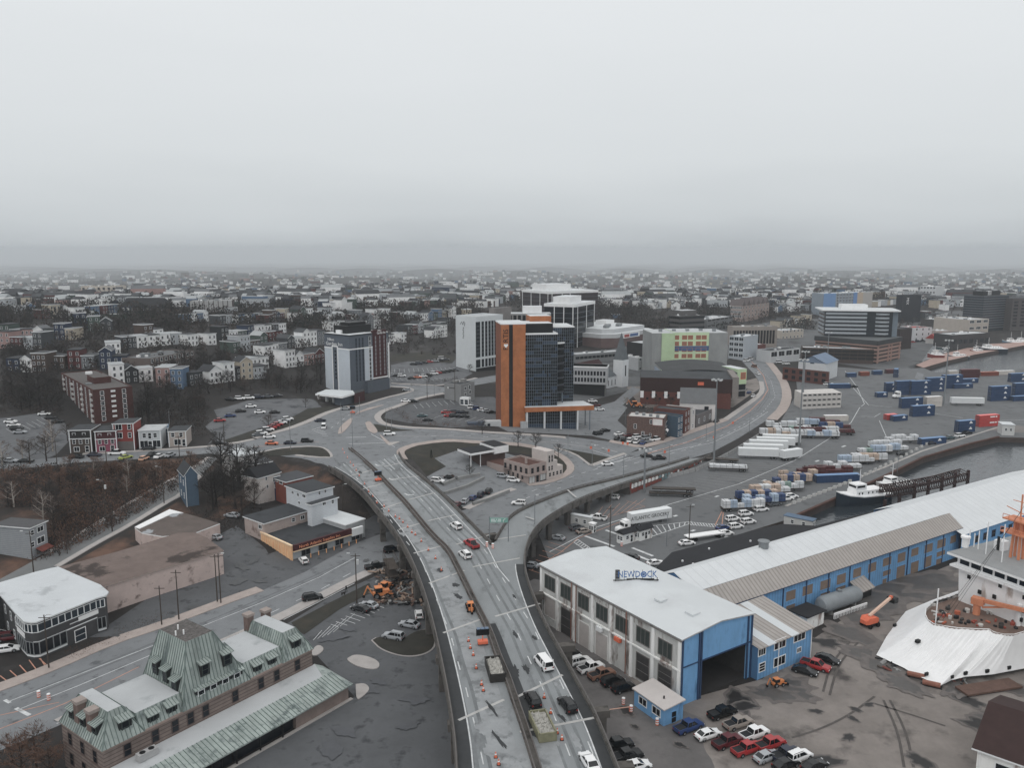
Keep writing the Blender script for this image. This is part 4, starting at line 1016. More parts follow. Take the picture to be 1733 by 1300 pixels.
for l,t,r,bt in((1443.5,962,1457,977),(1469,953,1482.5,968),(1494,944,1508,957.5),(1494,965.5,1507,974),(1493,980,1500,992),(1519,936,1532,951),(1517,958,1531,979),(1542,928,1554,941),(1541,951,1554,970),(1564.5,921,1578,935),(1563.5,942,1576,960),(1586,913,1600,927),(1585,933,1599,941),(1584,946,1593,956),(1608,906.5,1618,919),(1388,982,1405,997),(1416,972,1431,988),(1330,1000,1346,1016),(1358,991,1375,1007),(1388,1003,1404,1020),(1414,993,1430,1014),(1330,1024,1345,1034)):
 sh.winpx('R',l,t,r,bt,BLUE_Y,BRD,'boarded_window',0)
b=MB();p0=sh.on('R',1437.5,990);b.mesh([(p0[0],-.05,p0[1]+.8),(p0[0]+5.2,-.05,p0[1]+1.2),(p0[0]+5.2,-3.2,p0[1]-.6),(p0[0],-3.2,p0[1]-.8),(p0[0],-.05,p0[1]+.6),(p0[0]+5.2,-.05,p0[1]+1),(p0[0]+5.2,-3.2,p0[1]-.8),(p0[0],-3.2,p0[1]-1)],[(3,2,1,0),(4,5,6,7),(2,3,7,6),(3,0,4,7),(1,2,6,5)],BRNR)
b.box(p0[0]+.3,p0[0]+4.8,-2.6,-.01,-.5,p0[1]-.7,BLACK);sh.part('porch',b)
v0=sh.at(1293,925,13.3);b=MB();b.cyl(0,0,-.4,1.1,1.1,STEEL,14);b.cyl(0,0,1.1,1.3,1.35,STEEL,14);b.build('roof_ventilator',sh.root,(v0 .x,yr,13.3))
s2=Site('far_dock_shed','wide blue dock shed with a big plain white roof beyond the brown roofed one','warehouse',None,None,(1733,870.5),depth=40,near=(1628,905),h=7.2)
yt=s2 .at(1640,826,12.5).y
b=MB();W2=s2 .W*2.4
b.mesh([(-.4,-.5,7.2),(W2,-.5,7.2),(W2,yt,12.3),(-.4,yt,12.3),(W2,yt*2,7),(-.4,yt*2,7)],[(0,1,2,3),(3,2,4,5)],WHR);s2 .part('roof',b)
b=MB();b.mesh([(0,0,-1),(W2,0,-1),(W2,0,7.3),(0,0,7.3),(0,yt,-1),(0,yt,12),(0,yt*2,-8),(W2,yt*2,-8),(W2,yt*2,7),(0,yt*2,7)],[(0,1,2,3),(6,9,8,7)],BLUE);s2 .part('wall',b)
for i in range(9):s2 .windows('R',3+i*4.2,3+i*4.2,1,4.6,0,1,1.6,1.7,M('blue_dark'),GLASS_D)
bp_=[G(a,c,6)for a,c in[(1111,961),(1137,936),(1290,895),(1324,888),(1380,891),(1403,885),(1505,860),(1290,922),(1129,974)]]
bs=thing('low_shed','low shed with a plain black flat roof along the port yard','shed',(0,0,0))
b=MB();b.prism([(p.x,p.y)for p in bp_],-.5,5.9,M('shed_grey',(120,122,124),.8,.1,.4));b.build('wall',bs,fix=True)
b=MB();b.prism([(p.x,p.y)for p in bp_],5.95,6.15,M('black_roof',(42,43,47),.9,.12,.2));b.build('roof',bs,fix=True)
for px,py in((1155,951),(1173,956),(1270,917),(1200,930)):
 p=G(px,py,6.15);b=MB();b.cyl(p.x,p.y,6.15,6.5,.25,WHITE,8);b.build('roof_vent',bs)
an=Site('blue_office','two storey blue office wing with white windows under a striped brown and white lean-to roof','office wing',None,None,(1374,1058),depth=18,near=(1272,1101),h=6.6)
an.a=nd.a;q_=nd.loc(an.c);an.c=nd.w(NW+.12,min(q_.y,-.3));an.root.location=an.c;an.root.rotation_euler=(0,0,an.a);an.W=an.on('R',1374,1062)[0]
an.walls(BLUE,para=0,y1=17,h=6.5,z0=-.5)
b=MB();ty=an.at(1290,1008,8.5).y;nst=7
tops=(an.W-an.at(1290,1008,8.5).x)
for i in range(nst):
 xa,xb_=an.W*i/nst-.3*(i==0),an.W*(i+1)/nst+.4*(i==nst-1)
 b.mesh([(xa,-.5,6.5),(xb_,-.5,6.5),(xb_,ty,8.4),(xa,ty,8.4),(xa,-.5,6.3),(xb_,-.5,6.3)],[(0,1,2,3),(1,0,4,5)],FLATW if i in(1,4)else BRNR)
an.part('roof',b)
b=MB();b.mesh([(an.W+.01,0,6.4),(an.W+.01,ty,6.4),(an.W+.01,ty,8.3)],[(0,1,2)],BLUE);an.part('gable',b)
for l,t,r,bt in((1311,1083,1329,1097),(1344,1070.5,1362,1084),(1310,1112.5,1328,1126),(1349,1097,1355,1104),(1284,1098,1295,1109),(1285,1123,1294,1136)):an.winpx('R',l,t,r,bt,TRIM,GLASS_D,bars=2)
b=MB();b.tube([(an.W*.37,-.12,0),(an.W*.37,-.12,6.3)],.09,WHITE,6);b.tube([(an.W-.1,-.12,0),(an.W-.1,-.12,6.3)],.09,WHITE,6);an.part('downpipe',b)
p=P(1371,1066,0)
an2=Site('porch_shed','small black roofed porch shed against the blue shed wall behind the grey tank','porch',None,None,(1395,1034),(1338,1024),near=(1366,1046),h=3)
an2 .walls(WALLW,para=0,z0=-.5);b=MB();b.box(-.4,an2 .W+.4,-.4,an2 .D+.4,3,3.2,M('black_roof'));an2 .part('roof',b)
cb=Site('corner_building','white building with a reddish brown roof at the edge of the ship yard','building',None,None,(1735,1294),None,depth=17,near=(1655,1266),h=6.5)
cb.walls(WALLW,para=0,z0=-1)
b=MB();X_=cb.W+8
b.mesh([(-.7,-.7,6.5),(X_,-.7,6.5),(X_,9,9.8),(-.7,9,9.8),(X_,19,6.5),(-.7,19,6.5)],[(0,1,2,3),(3,2,4,5)],M('brown_shingle',(62,44,42),.9,.12,.5))
b.mesh([(-.7,-.7,6.5),(X_,-.7,6.5),(X_,-.7,6.25),(-.7,-.7,6.25),(-.7,9,9.8),(-.7,9,9.5),(-.7,19,6.5),(-.7,19,6.25)],[(1,0,3,2),(0,4,5,3),(4,6,7,5)],TRIM);cb.part('roof',b)
b=MB();b.mesh([(0,0,6.4),(0,17,6.4),(0,9,9.3)],[(0,2,1)],WALLW);cb.part('gable',b)
cb.windows('R',3.4,9,2,3.6,0,1,1.8,3.0,TRIM,GLASS_D);b=MB();b.tube([(.4,-.15,0),(.4,-.15,6.3)],.09,WHITE,6);cb.part('downpipe',b)
SLATEW=M('dark_shingle_wall',(66,66,68),.9,.14,.8)
rs_=thing('corner_shop','two storey dark shingled commercial building with a pale flat roof and rounded corners','shop building',(0,0,0))
zt=8.0
roof_px=[(-60,1030),(0,1007),(25,1037),(40,1052),(52,1054),(62,1053),(110,1034),(165,1012),(180,1008),(184,1002),(170,990),(127,972),(98,959),(60,968),(0,986),(-80,1008)]
rp2=[G(a,c,zt)for a,c in roof_px]
poly=[(p.x,p.y)for p in rp2]
cxm=sum(p[0]for p in poly)/len(poly);cym=sum(p[1]for p in poly)/len(poly)
ins=[(x+(cxm-x)*.04,y+(cym-y)*.04)for x,y in poly]
b=MB();b.prism(ins,-1,zt-.3,SLATEW);b.build('wall',rs_,fix=True)
b=MB();b.prism(poly,zt-.3,zt,M('roof_fascia',(176,179,180),.7,.05,1),M('pale_roof',(170,174,177),.8,.06,.1,spots=((146,150,153),.09,.54,.08)),bottom=True);b.build('roof',rs_,fix=True)
def wband(z0,z1,i0,i1,m,out=.06,name='window_band',mull=None,step=1.6):
 b=MB();pts=[Vector((x,y,0))for x,y in ins[i0:i1+1]];pts=resample(pts,1.6)
 l=offset_line(pts,-out);
 b.mesh([(q.x,q.y,z0)for q in l]+[(q.x,q.y,z1)for q in l],[(i,i+1,len(l)+i+1,len(l)+i)for i in range(len(l)-1)],m)
 if mull:
  l2=offset_line(pts,-out-.06)
  for q in l2:b.box(q.x-.07,q.x+.07,q.y-.07,q.y+.07,z0,z1,mull)
  for zz in(z0,z1):b.tube([(q.x,q.y,zz)for q in l2],.08,mull,4)
 b.build(name,rs_)
wband(5.6,7.3,2,8,GLASS,mull=TRIM);wband(1.0,3.6,2,6,GLASS_D,mull=M('shop_frame',(120,124,126),.6,.1,1));wband(1.0,3.4,7,8,GLASS_D,mull=M('shop_frame'))
wband(.5,.95,2,6,TRIM,.1,'white_band');wband(.5,.95,7,8,TRIM,.1,'white_band');wband(3.5,3.75,4,7,TRIM,.1,'white_band')
def onseg(i,t,out):
 a,c=Vector((*ins[i],0)),Vector((*ins[i+1],0));d=(c-a).normalized();q=a.lerp(c,t);return Vector((q.x+d.y*out,q.y-d.x*out,0)),math.atan2(d.y,d.x)
q,an_=onseg(6,.42,.1);link('door',win_mesh(2.2,2.4,WHITE,GLASS,1),rs_,(q.x,q.y,1.5),an_)
q,an_=onseg(6,.72,.14);b=MB();b.box(-2.2,2.2,-.08,.05,-.45,.45,WHITE);b.build('sign_board',rs_,(q.x,q.y,4.9),an_)
q,an_=onseg(6,.4,.14);b=MB();b.box(-1.9,1.9,-.05,.05,-.07,.07,TRIM);b.build('sign_rail',rs_,(q.x,q.y,4.6),an_)
q,an_=onseg(2,.5,.14);b=MB();b.box(-2.4,2.4,-.08,.05,-.5,.5,WHITE);b.build('sign_board',rs_,(q.x,q.y,4.6),an_)
for i,(u_,z_)in enumerate(((.2,5.6),(.6,5.6),(.95,5.6),(.3,2.2),(.75,2.2))):
 q,an_=onseg(1,u_,.05);link('window',win_mesh(.9,1.7,TRIM,GLASS_D,1),rs_,(q.x,q.y,z_),an_)
BRWALL=M('tan_block_wall',(164,147,141),.9,.1,.3,spots=((118,102,96),.4,.56,.12))
TARRF=M('weathered_tan_roof',(108,94,88),.95,.16,.25,streak=(1,1,1),spots=((66,57,53),.09,.57,.06))
lw=Site('long_warehouse','long low warehouse with a weathered brown flat roof and blank tan walls','warehouse',None,None,(377,932),None,depth=12,near=(168,995),h=6.2,z=.6)
pts=[(168,995),(377,932),(352,913),(330,902),(301,903),(200,934),(101,960),(128,972)]
pw=[G(a,c,6.8)for a,c in pts]
b=MB();b.prism([tuple(lw.loc(p))[:2]for p in pw],-1.5,6.0,BRWALL);lw.part('wall',b,fix=True)
b=MB();pl2=[lw.loc(p)for p in pw];cxm=sum(p.x for p in pl2)/8;cym=sum(p.y for p in pl2)/8
b.prism([(p.x+(p.x-cxm)*.012,p.y+(p.y-cym)*.02)for p in pl2],6.0,6.22,M('tan_coping',(150,136,130),.9,.1,.5),TARRF,bottom=True);lw.part('roof',b,fix=True)
lw2=thing('low_depot','low tan depot with a puddled brown roof edged in white behind the long warehouse','depot',(0,0,0))
pw=[G(a,c,6.0)for a,c in[(330,902),(372,886),(310,868),(287,863),(228,893),(240,902),(275,908),(318,904)]]
b=MB();b.prism([(p.x,p.y)for p in pw],-1,5.7,BRWALL);b.build('wall',lw2,fix=True)
b=MB();b.prism([(p.x,p.y)for p in pw],5.7,6.0,WHITE,M('puddled_roof',(92,82,77),.9,.16,.3,spots=((136,140,144),.14,.58,.04)),bottom=True);b.build('roof',lw2,fix=True)
b=MB();a0,a1,a2=G(228,893,6.0),G(287,863,6.0),G(310,869,6.0);a3=G(236,896,6);a4=G(292,870,6)
b.prism([(a0 .x,a0 .y),(a1 .x,a1 .y),(a2 .x,a2 .y),(a4 .x,a4 .y),(a3 .x,a3 .y)],6.01,6.18,WHITE);b.build('roof_edge',lw2,fix=True)
b=MB();p=G(362,907,3);b.prism([(p.x-1,p.y-.4),(p.x+1,p.y),(p.x+.9,p.y+.4),(p.x-1,p.y+.2)],0,2.4,GLASS_D);b.build('door',lw2,fix=True)
h9=Site('weatherboard_house','grey weatherboard house with white windows below the sloping road','house',None,None,(78,884.5),(-10,890),near=(50,895),h=8.2)
GW=MW('grey_clapboard',(124,128,132),(104,108,112),'Z',.5,.12,.8,.08,.8)
h9 .walls(GW,para=0,z0=-2);b=MB();b.box(-.4,h9 .W+.4,-.4,h9 .D+.4,8.2,8.5,TRIM,M('shingle_grey',(78,78,80),.9,.1,.6));h9 .part('roof',b)
for l,t,r,bt in((52,898,57,906),(63,891.5,73,899.5),(63,909,75,919),(52,918,58,926)):h9 .winpx('R',l,t,r,bt,TRIM,GLASS_D)
b=MB();b.mesh([(h9 .W*.2,-.1,2.6),(h9 .W*.95,-.1,2.6),(h9 .W*.95,-2,1.9),(h9 .W*.2,-2,1.9),(h9 .W*.2,-2,1.75),(h9 .W*.95,-2,1.75)],[(3,2,1,0),(2,3,4,5)],M('red_porch',(110,52,42),.8,.15,.6));h9 .part('porch_roof',b)
h8=Site('narrow_house','tall narrow slate blue gabled house standing beside the sloping road','house',None,None,(334,803),None,depth=9,near=(312,806),h=9.5)
h8 .walls(MW('slate_blue_clapboard',(66,86,104),(56,74,92),'Z',.4,.12,.8,.08,1),para=0,z0=-2)
b=MB();W_=h8 .W;D_=h8 .D;zt=9.5
b.mesh([(0,0,zt),(W_,0,zt),(W_/2,0,zt+2.6),(0,D_,zt),(W_,D_,zt),(W_/2,D_,zt+2.6)],[(0,1,2),(4,3,5)],MW('slate_blue_clapboard',(66,86,104),(56,74,92)))
for xa,xb_ in((-.35,W_/2),(W_+.35,W_/2)):
 z0=zt-.25;z1=zt+2.65
 b.mesh([(xa,-.3,z0),(xb_,-.3,z1),(xb_,D_+.3,z1),(xa,D_+.3,z0),(xa,-.3,z0+.2),(xb_,-.3,z1+.2),(xb_,D_+.3,z1+.2),(xa,D_+.3,z0+.2)],[(0,1,5,4),(3,0,4,7)],TRIM);b.mesh([(xa,-.3,z0+.2),(xb_,-.3,z1+.2),(xb_,D_+.3,z1+.2),(xa,D_+.3,z0+.2)],[(0,1,2,3)],FLATD)
h8 .part('roof',b)
h8 .windows('L',2,6,2,3,7,2,.9,1.5)
b=MB();b.tube([(.2,-.1,0),(.2,-.1,zt)],.1,TRIM,5);h8 .part('corner_board',b)
ORW=MW('orange_siding',(232,150,106),(200,122,84),'Y',1.1,.08,.7,.08,.4)
su=Site('supply_shop','long single storey supply shop with an orange side wall and dark red sign band','shop',(495.5,949),923.5,(612,889),(443,908))
W_,D_,H_=su.W,su.D,su.H
b=MB();b.box(0,W_,0,D_,-2,H_-.6,M('shop_wall',(84,84,86),.8,.1,.5));su.part('wall',b)
b=MB();b.box(-.3,0,-.2,D_,-1.5,H_+.1,ORW)
for i in range(9):b.box(-.42,-.3,D_*(i+.3)/9-.12,D_*(i+.3)/9+.12,-1.5,H_-1.2,ORW)
b.box(-.5,.05,-.22,D_,H_-.2,H_+.15,M('orange_cap',(238,176,140),.7,.08,1));su.part('side_wall',b)
b=MB();b.box(0,W_,.1,D_,H_-.6,H_-.35,FLATD);su.part('roof',b)
b=MB();b.box(.0,W_*.83,-.6,.1,H_-1.5,H_+.05,M('maroon_fascia',(74,30,34),.7,.1,.5));b.box(0,W_*.83,-.66,.0,H_-1.75,H_-1.5,M('orange_cap'));su.part('sign_band',b)
b=MB();b.box(W_*.83,W_,-.75,.1,H_-2.2,H_-.1,TRIM);su.part('sign_board',b)
text('North Atlantic Supplies Inc.',1.15,M('sign_orange',(226,132,88),.6,.05,1),su.root,(W_*.37,-.64,H_-.78),name='lettering',depth=.02,sx=1.0)
for i in range(8):
 u=W_*(.06+.12*i)
 if i%2==0:su.windows('R',u,u,1,(H_-1.9)/2+.1,0,1,2.4,H_-2.4,M('shop_frame'),M('pale_shutter',(140,146,150),.7,.1,.6),'roller_door',bars=0)
 else:su.windows('R',u,u,1,(H_-1.9)/2+.1,0,1,2.6,H_-2.6,M('shop_frame'),GLASS_D,'shop_window')
for i in range(7):
 b=MB();b.cyl(0,0,0,1.1,.13,M('bollard_orange',(222,150,96),.7,.1,1),8);tag(b.build('bollard',None,su.w(W_*(.2+.11*i),-1.6,0)),f'orange bollard before the supply shop, {ordn(i)} from its orange wall','bollard','bollards before the supply shop')
wx=Site('pale_annex','pale grey flat roofed annex standing on the end of the supply shop','annex',None,None,(617,879),(540,876),near=(584.5,890),h=5.2)
wx.walls(M('pale_metal',(150,152,154),.7,.08,.5),para=0,z0=0);b=MB();b.box(-.2,wx.W+.2,-.2,wx.D+.2,5.2,5.45,WHITE,FLATW);wx.part('roof',b)
def plain(name,label,near,right,left,h,wm,rm,wins=(),z0=-3,fr=None,cat='house',coping=TRIM,depth=None,over=.35):
 s=Site(name,label,cat,None,None,right,left,depth=depth,near=near,h=h)
 s.walls(wm,para=0,z0=z0);b=MB();b.box(-over,s.W+over,-over,s.D+over,h,h+.3,coping,rm);s.part('roof',b)
 for f,l,t,r,bt in wins:s.winpx(f,l,t,r,bt,fr or TRIM,GLASS_D)
 return s
PWALL=MW('pale_clapboard',(160,164,168),(146,150,154),'Z',.45,.1,.8,.06,.6)
TWALL=M('peeling_wall',(146,132,126),.9,.12,.3,spots=((116,98,92),.3,.55,.12))
plain('tan_workshop','two storey flat roofed workshop with peeling pinkish walls behind the supply shop',(447,887.5),(523,865),(413.5,875.5),5.0,TWALL,FLATD,[('R',494,877,499,883),('R',509,873,515,879),('L',438,889,443,895)],cat='workshop')
plain('clapboard_house','tall pale clapboard house with a black flat roof, the highest of the cluster',(519,836),(563.5,825),(484,826),10.5,PWALL,FLATD,[('R',539,832.5,542,837),('R',549,829.5,552,834),('L',494,831.5,497,836),('L',503,835,506,840),('L',512,837.5,517,842),('L',505,849,508,853)])
plain('stepped_house','pale clapboard block with a narrow black roof, stepped down in front of the tallest house',(527,856),(571,843),(519.5,851.5),9.0,PWALL,FLATD,[('R',546,850,551,855),('R',561,846.5,565,852)])
plain('brick_flats','low red brick block with a dark flat roof just under the road embankment',(484,817),(528,806.5),(458,805.5),7.0,M('red_brick',(118,62,50),.9,.15,.6),M('roof_charcoal',(70,72,76),.9,.1,.3),[('L',462,808,465,812),('L',467,811,470,815),('L',473,814,478,819)])
gh=plain('gabled_white_house','white gabled house with a steep black roof at the foot of the embankment',(436,811),(474,800),(412,801),8.0,M('offwhite_wall',(160,154,150),.8,.08,.5),FLATD,[('R',449,808,452,813),('R',451,821,454,826),('R',462,808,466,815)])
b=MB();W_,D_=gh.W,gh.D
b.mesh([(-.4,-.4,8.3),(W_+.4,-.4,8.3),(W_+.4,D_+.4,8.3),(-.4,D_+.4,8.3),(-.4,D_/2,11),(W_+.4,D_/2,11)],[(0,1,5,4),(2,3,4,5),(3,0,4),(1,2,5)],M('black_roof'));gh.part('gable_roof',b)
plain('dark_roof_bungalow','small dark roofed building between the white store and the steep black roof',(424,788),(460,782),(405,781),6.0,M('bungalow_wall',(90,86,84),.9,.1,.5),M('roof_charcoal'))
ws=plain('white_store','white two storey store with a low pale gabled roof beside the upper street',(401,774),(433,767.5),(374,765),8.5,M('white_wall',(178,176,174),.8,.07,.5),FLATW,[('L',388,773,390,780),('L',397,776,399,783),('R',412,773,415,776)],cat='store')
plain('blue_striped_house','narrow navy fronted house squeezed between the white gabled house and the brick block',(464,808),(472,806),(455,802),7.5,M('navy_front',(44,62,92),.8,.1,.8),M('roof_charcoal'),[('R',465,810,468,815),('R',465,820,468,826)])
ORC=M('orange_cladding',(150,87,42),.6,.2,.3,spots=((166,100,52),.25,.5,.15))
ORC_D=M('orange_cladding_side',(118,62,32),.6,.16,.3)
MUL=M('mullion_grey',(92,102,112),.5,.05,1)
G1,G2,G3=M('curtain_glass',(20,27,36),.12,.3,.12,spec=.35),M('curtain_glass_blue',(44,62,84),.12,.25,.12,spec=.6),M('curtain_glass_black',(14,17,21),.12,.2,.2,spec=.25)
def curtain(mb,o,ux,uz,w,h,nc,nr,pick=None,mull=MUL,t=.12,out=None):
 """glazed grid on the plane from o along ux (unit) and up; pick(r,c) -> glass"""
 o,ux=Vector(o),Vector(ux);n=Vector((ux.y,-ux.x,0));dz=Vector((0,0,1))
 for r in range(nr):
  for c in range(nc):
   a=o+ux*(w*c/nc)+dz*(h*r/nr);b_=a+ux*(w/nc);e=dz*(h/nr)
   mb.face([a,b_,b_+e,a+e],pick(r,c)if pick else G1)
 for c in range(nc+1):
  a=o+ux*(w*c/nc)+n*.06;mb.bar(a,a+dz*h,t,.12,mull)
 for r in range(nr+1):
  a=o+dz*(h*r/nr)+n*.08;mb.bar(a,a+ux*w,.14,t,mull)
def bands(seed):
 rr=random.Random(seed);row={}
 def f(r,c):
  k=(r,c//4)
  if k not in row:row[k]=rr.choice([G1,G1,G1,G2,G3])
  return row[k]if rr.random()<.9 else rr.choice([G1,G2,G3])
 return f
ft=Site('orange_tower','tall office tower with an orange slab face, dark glass front and low orange rimmed podium','office tower',(848,722),549.6,(889.5,549),(832.5,547.5))
FW,FH=ft.W,ft.H;FD=16
b=MB();zt=FH
u1,u2=ft.on('R',861.5,640)[0],ft.on('R',868,640)[0]
b.mesh([(0,0,-3),(u1,0,-3),(u1,0,zt),(0,0,zt)],[(0,1,2,3)],ORC);b.mesh([(u1,.3,-3),(u2,.3,-3),(u2,.3,zt),(u1,.3,zt)],[(0,1,2,3)],BLACK)
b.mesh([(u2,0,-3),(FW,0,-3),(FW,0,zt),(u2,0,zt)],[(0,1,2,3)],ORC)
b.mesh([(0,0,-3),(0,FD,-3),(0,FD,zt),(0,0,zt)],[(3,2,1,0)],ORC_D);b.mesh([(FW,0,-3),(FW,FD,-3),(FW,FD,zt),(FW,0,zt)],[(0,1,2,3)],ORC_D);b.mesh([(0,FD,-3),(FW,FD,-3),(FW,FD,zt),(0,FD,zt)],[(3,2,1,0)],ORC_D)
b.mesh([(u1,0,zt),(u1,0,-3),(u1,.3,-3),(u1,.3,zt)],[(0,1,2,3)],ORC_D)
ft.part('orange_slab',b)
xs_=FW+13.6;xr=ft.on('R',970.6,600,9)[0]
b=MB();b.box(-.1,FW+.1,-.1,FD,zt,zt+.5,WHITE,FLATW);b.box(FW-1,xs_*.93,2,FD,zt-4.6,zt+.1,BLACK,FLATW)
b.box(xs_*.6,xs_-.4,FD-4,FD+6,zt-5,zt+2.4,ORC,FLATW);ft.part('penthouse',b)
gb=zt-4.4;z0=8.2
b=MB();curtain(b,(FW,.6,z0),(1,0,0),0,xs_-FW,gb-z0,15,22,bands(3));
b.mesh([(FW,.8,z0),(xs_,.6,z0),(xs_,18,z0),(FW,18,z0),(FW,.8,gb),(xs_,.6,gb),(xs_,18,gb),(FW,18,gb)],[(1,2,6,5),(2,3,7,6)],G1);b.box(FW,xs_+.15,.4,18,gb,gb+.6,WHITE,FLATW);ft.part('glass_front',b)
b=MB();curtain(b,(xs_,9,z0),(1,0,0),0,xr-xs_,zt-2.4-z0,10,24,bands(5));b.mesh([(xr,9,z0),(xr,24,z0),(xr,24,zt-2.4),(xr,9,zt-2.4)],[(0,1,2,3)],G1);b.box(xs_,xr+.2,8.7,24,zt-2.4,zt-1.9,WHITE,FLATW);ft.part('glass_wing',b)
b=MB()
def arc(rad,z):return[(xs_+.2+rad*math.sin(a),9-rad*math.cos(a)*.75,z)for a in[i*pi/2/6 for i in range(7)]]
zb0,zb1=zt*.29,zt*.8
for k in range(7):
 za,zc=zb0+(zb1-zb0)*k/7,zb0+(zb1-zb0)*(k+1)/7
 b.loft([arc(4.6,za),arc(4.6,za+.9)],M('bay_grey',(62,66,72),.6,.1,.6),close=False,caps=False);b.loft([arc(4.45,za+.9),arc(4.45,zc)],G3,close=False,caps=False)
b.face([(xs_+.2,9,zb1)]+arc(4.8,zb1),FLATW);b.loft([arc(4.8,zb1-.5),arc(4.8,zb1)],WHITE,close=False,caps=False);b.cyl(xs_+3.6,6.5,z0,zb0,.3,MUL,8);ft.part('curved_bay',b)
pr_=ft.at(1005,686,8.2);
b=MB();pw_=pr_.x
b.prism([(FW-.6,-2.4),(pw_,-2.0),(pw_-2,9),(FW,9)],6.2,8.2,ORC,FLATW,bottom=True);ft.part('podium_roof',b)
b=MB();xg=ft.on('R',977,700,0)[0];curtain(b,(FW+.6,-.6,-2),(1,0,0),0,xg-FW-.6,8.2,22,6,lambda r,c:G2 if r<2 else G1,t=.08);b.mesh([(xg,-.6,-2),(xg,9,-2),(xg,9,6.2),(xg,-.6,6.2)],[(0,1,2,3)],G1);ft.part('podium_glass',b)
for px in(892,921.5,949.5,977.5):
 u=ft.on('R',px,705,-1.6)[0];b=MB();b.box(-.35,.35,-.35,.35,-3,6.2,M('column_white',(176,178,180),.6,.05,1));b.build('column',ft.root,(u,-1.6,0))
for dx,dy in((-1.5,-1),(-1.5,7),(-8,7)):b=MB();b.cyl(0,0,-3,6.2,.22,MUL,8);b.build('column',ft.root,(pw_+dx,dy,0))
text('F  RTIS',3.0,M('sign_black',(26,24,24),.5,.1,1),ft.root,((u1)*.62,-.06,zt*.855),(pi/2,-pi/2,0),'lettering',.05)
b=MB();q=[(0,-.9),(.9,.1),(.75,.7),(.35,.8),(0,.45),(-.35,.8),(-.75,.7),(-.9,.1)]
b.mesh([(x,-.1,z)for x,z in q],[tuple(range(8))],WHITE);b.build('heart_emblem',ft.root,(u1*.62,-.02,zt*.855-2.55))
b=MB();b.box(-7,0,-.4,3,-2,2.4,M('low_white_wall',(150,152,153),.8,.1,.5));b.box(-5.8,-4.6,-.46,-.4,.3,1.5,GLASS_D);b.box(-14,-7,-.2,3,-2,2.0,M('carpark_blue',(70,82,98),.7,.1,.5));ft.part('car_park_entry',b)
b=MB();b.box(-1.4,1.4,-1.0,.5,-1,2.2,M('plant_box',(150,152,154),.7,.15,1));tag(b.build('generator_box',None,ft.w(FW-1,-1.6,0),ft.a),'pale generator cabinet at the foot of the orange slab','cabinet')
ht=Site('grey_red_hotel','tall hotel with a pale front, grey corner and dark red end face','hotel',(594,670),569,(656.7,562),(548.5,568.5))
HW_,HD_,HH=ht.W,ht.D,ht.H
HWH,HGR,HRD=M('hotel_white_wall',(156,163,170),.7,.06,.2),M('hotel_grey_wall',(76,84,94),.7,.1,.2),M('hotel_red_wall',(66,26,30),.7,.15,.3)
ua,ub,uc=ht.on('R',618,640)[0],ht.on('R',632,640)[0],ht.on('R',655,640)[0]
b=MB();zb=HH*.775
b.mesh([(0,0,-3),(0,HD_,-3),(0,HD_,zb),(0,0,zb)],[(3,2,1,0)],HWH);b.mesh([(0,0,zb),(0,HD_,zb),(0,HD_,HH),(0,0,HH)],[(3,2,1,0)],HGR)
for xa,xb_,m in((0,ua,HGR),(ua,ub,HWH),(ub,uc,HRD),(uc,HW_,HGR)):b.mesh([(xa,0,-3),(xb_,0,-3),(xb_,0,HH if m!=HWH else zb),(xa,0,HH if m!=HWH else zb)],[(0,1,2,3)],m)
b.mesh([(ua,0,zb),(ub,0,zb),(ub,0,HH),(ua,0,HH)],[(0,1,2,3)],HGR)
b.mesh([(HW_,0,-3),(HW_,HD_,-3),(HW_,HD_,HH),(HW_,0,HH)],[(0,1,2,3)],HWH);b.mesh([(0,HD_,-3),(HW_,HD_,-3),(HW_,HD_,HH),(0,HD_,HH)],[(3,2,1,0)],HRD)
b.box(-.12,0,0,HD_,zb-.3,zb+.3,WHITE);b.box(0,ub,-.12,0,zb-.3,zb+.3,WHITE)
b.box(ub-.2,uc+.4,-.3,0,6.5,7.1,WHITE);b.box(HW_-.5,HW_+.2,-.4,.1,-2,HH*.82,WHITE);ht.part('wall',b)
b=MB();b.box(ub,uc,-.2,1,HH,HH+1.6,HRD);ht.part('red_parapet',b)
b=MB();b.box(0,HW_,0,HD_,HH,HH+.3,WHITE,FLATW);b.box(-.3,ub,-.35,HD_+.3,HH+.02,HH+.5,BLACK,FLATW);ht.part('roof',b)
b=MB();b.box(HW_*.12,HW_*.75,HD_*.3,HD_*.8,HH+.4,HH+4.2,BLACK);b.box(HW_*.25,HW_*.68,HD_*.4,HD_*.75,HH+4.2,HH+5.6,BLACK);ht.part('penthouse',b)
b=MB();b.box(2,6,HD_*.45,HD_*.65,HH+.4,HH+2.2,WHITE);ht.part('roof_unit',b)
cx_=ht.on('L',568,620)[0]
b=MB();b.box(-.16,0,cx_-2.3,cx_+2.3,2,zb+1.2,WHITE);b.box(-.2,-.15,cx_-1.6,cx_+1.6,2,zb+.6,HGR);ht.part('window_strip',b)
ht.windows('L',cx_-.4,cx_-.4,1,8,zb-1.5,8,1.1,1.3,HGR,GLASS_D,x0=-.2,bars=0)
ht.windows('R',ua*.45,ua*.9,3,7.5,HH-2.4,11,1.0,1.9,HGR,GLASS,bars=1)
ht.windows('R',(ua+ub)/2+1,(ua+ub)/2+1,1,6.2,HH-2.4,11,1.2,2.1,TRIM,GLASS_D)
ht.windows('R',ub+(uc-ub)*.22,ub+(uc-ub)*.85,3,9,HH-2.2,10,.8,1.6,M('frame_red',(96,60,60),.7,.1,1),M('pale_glass',(128,130,134),.2,.2,.3))
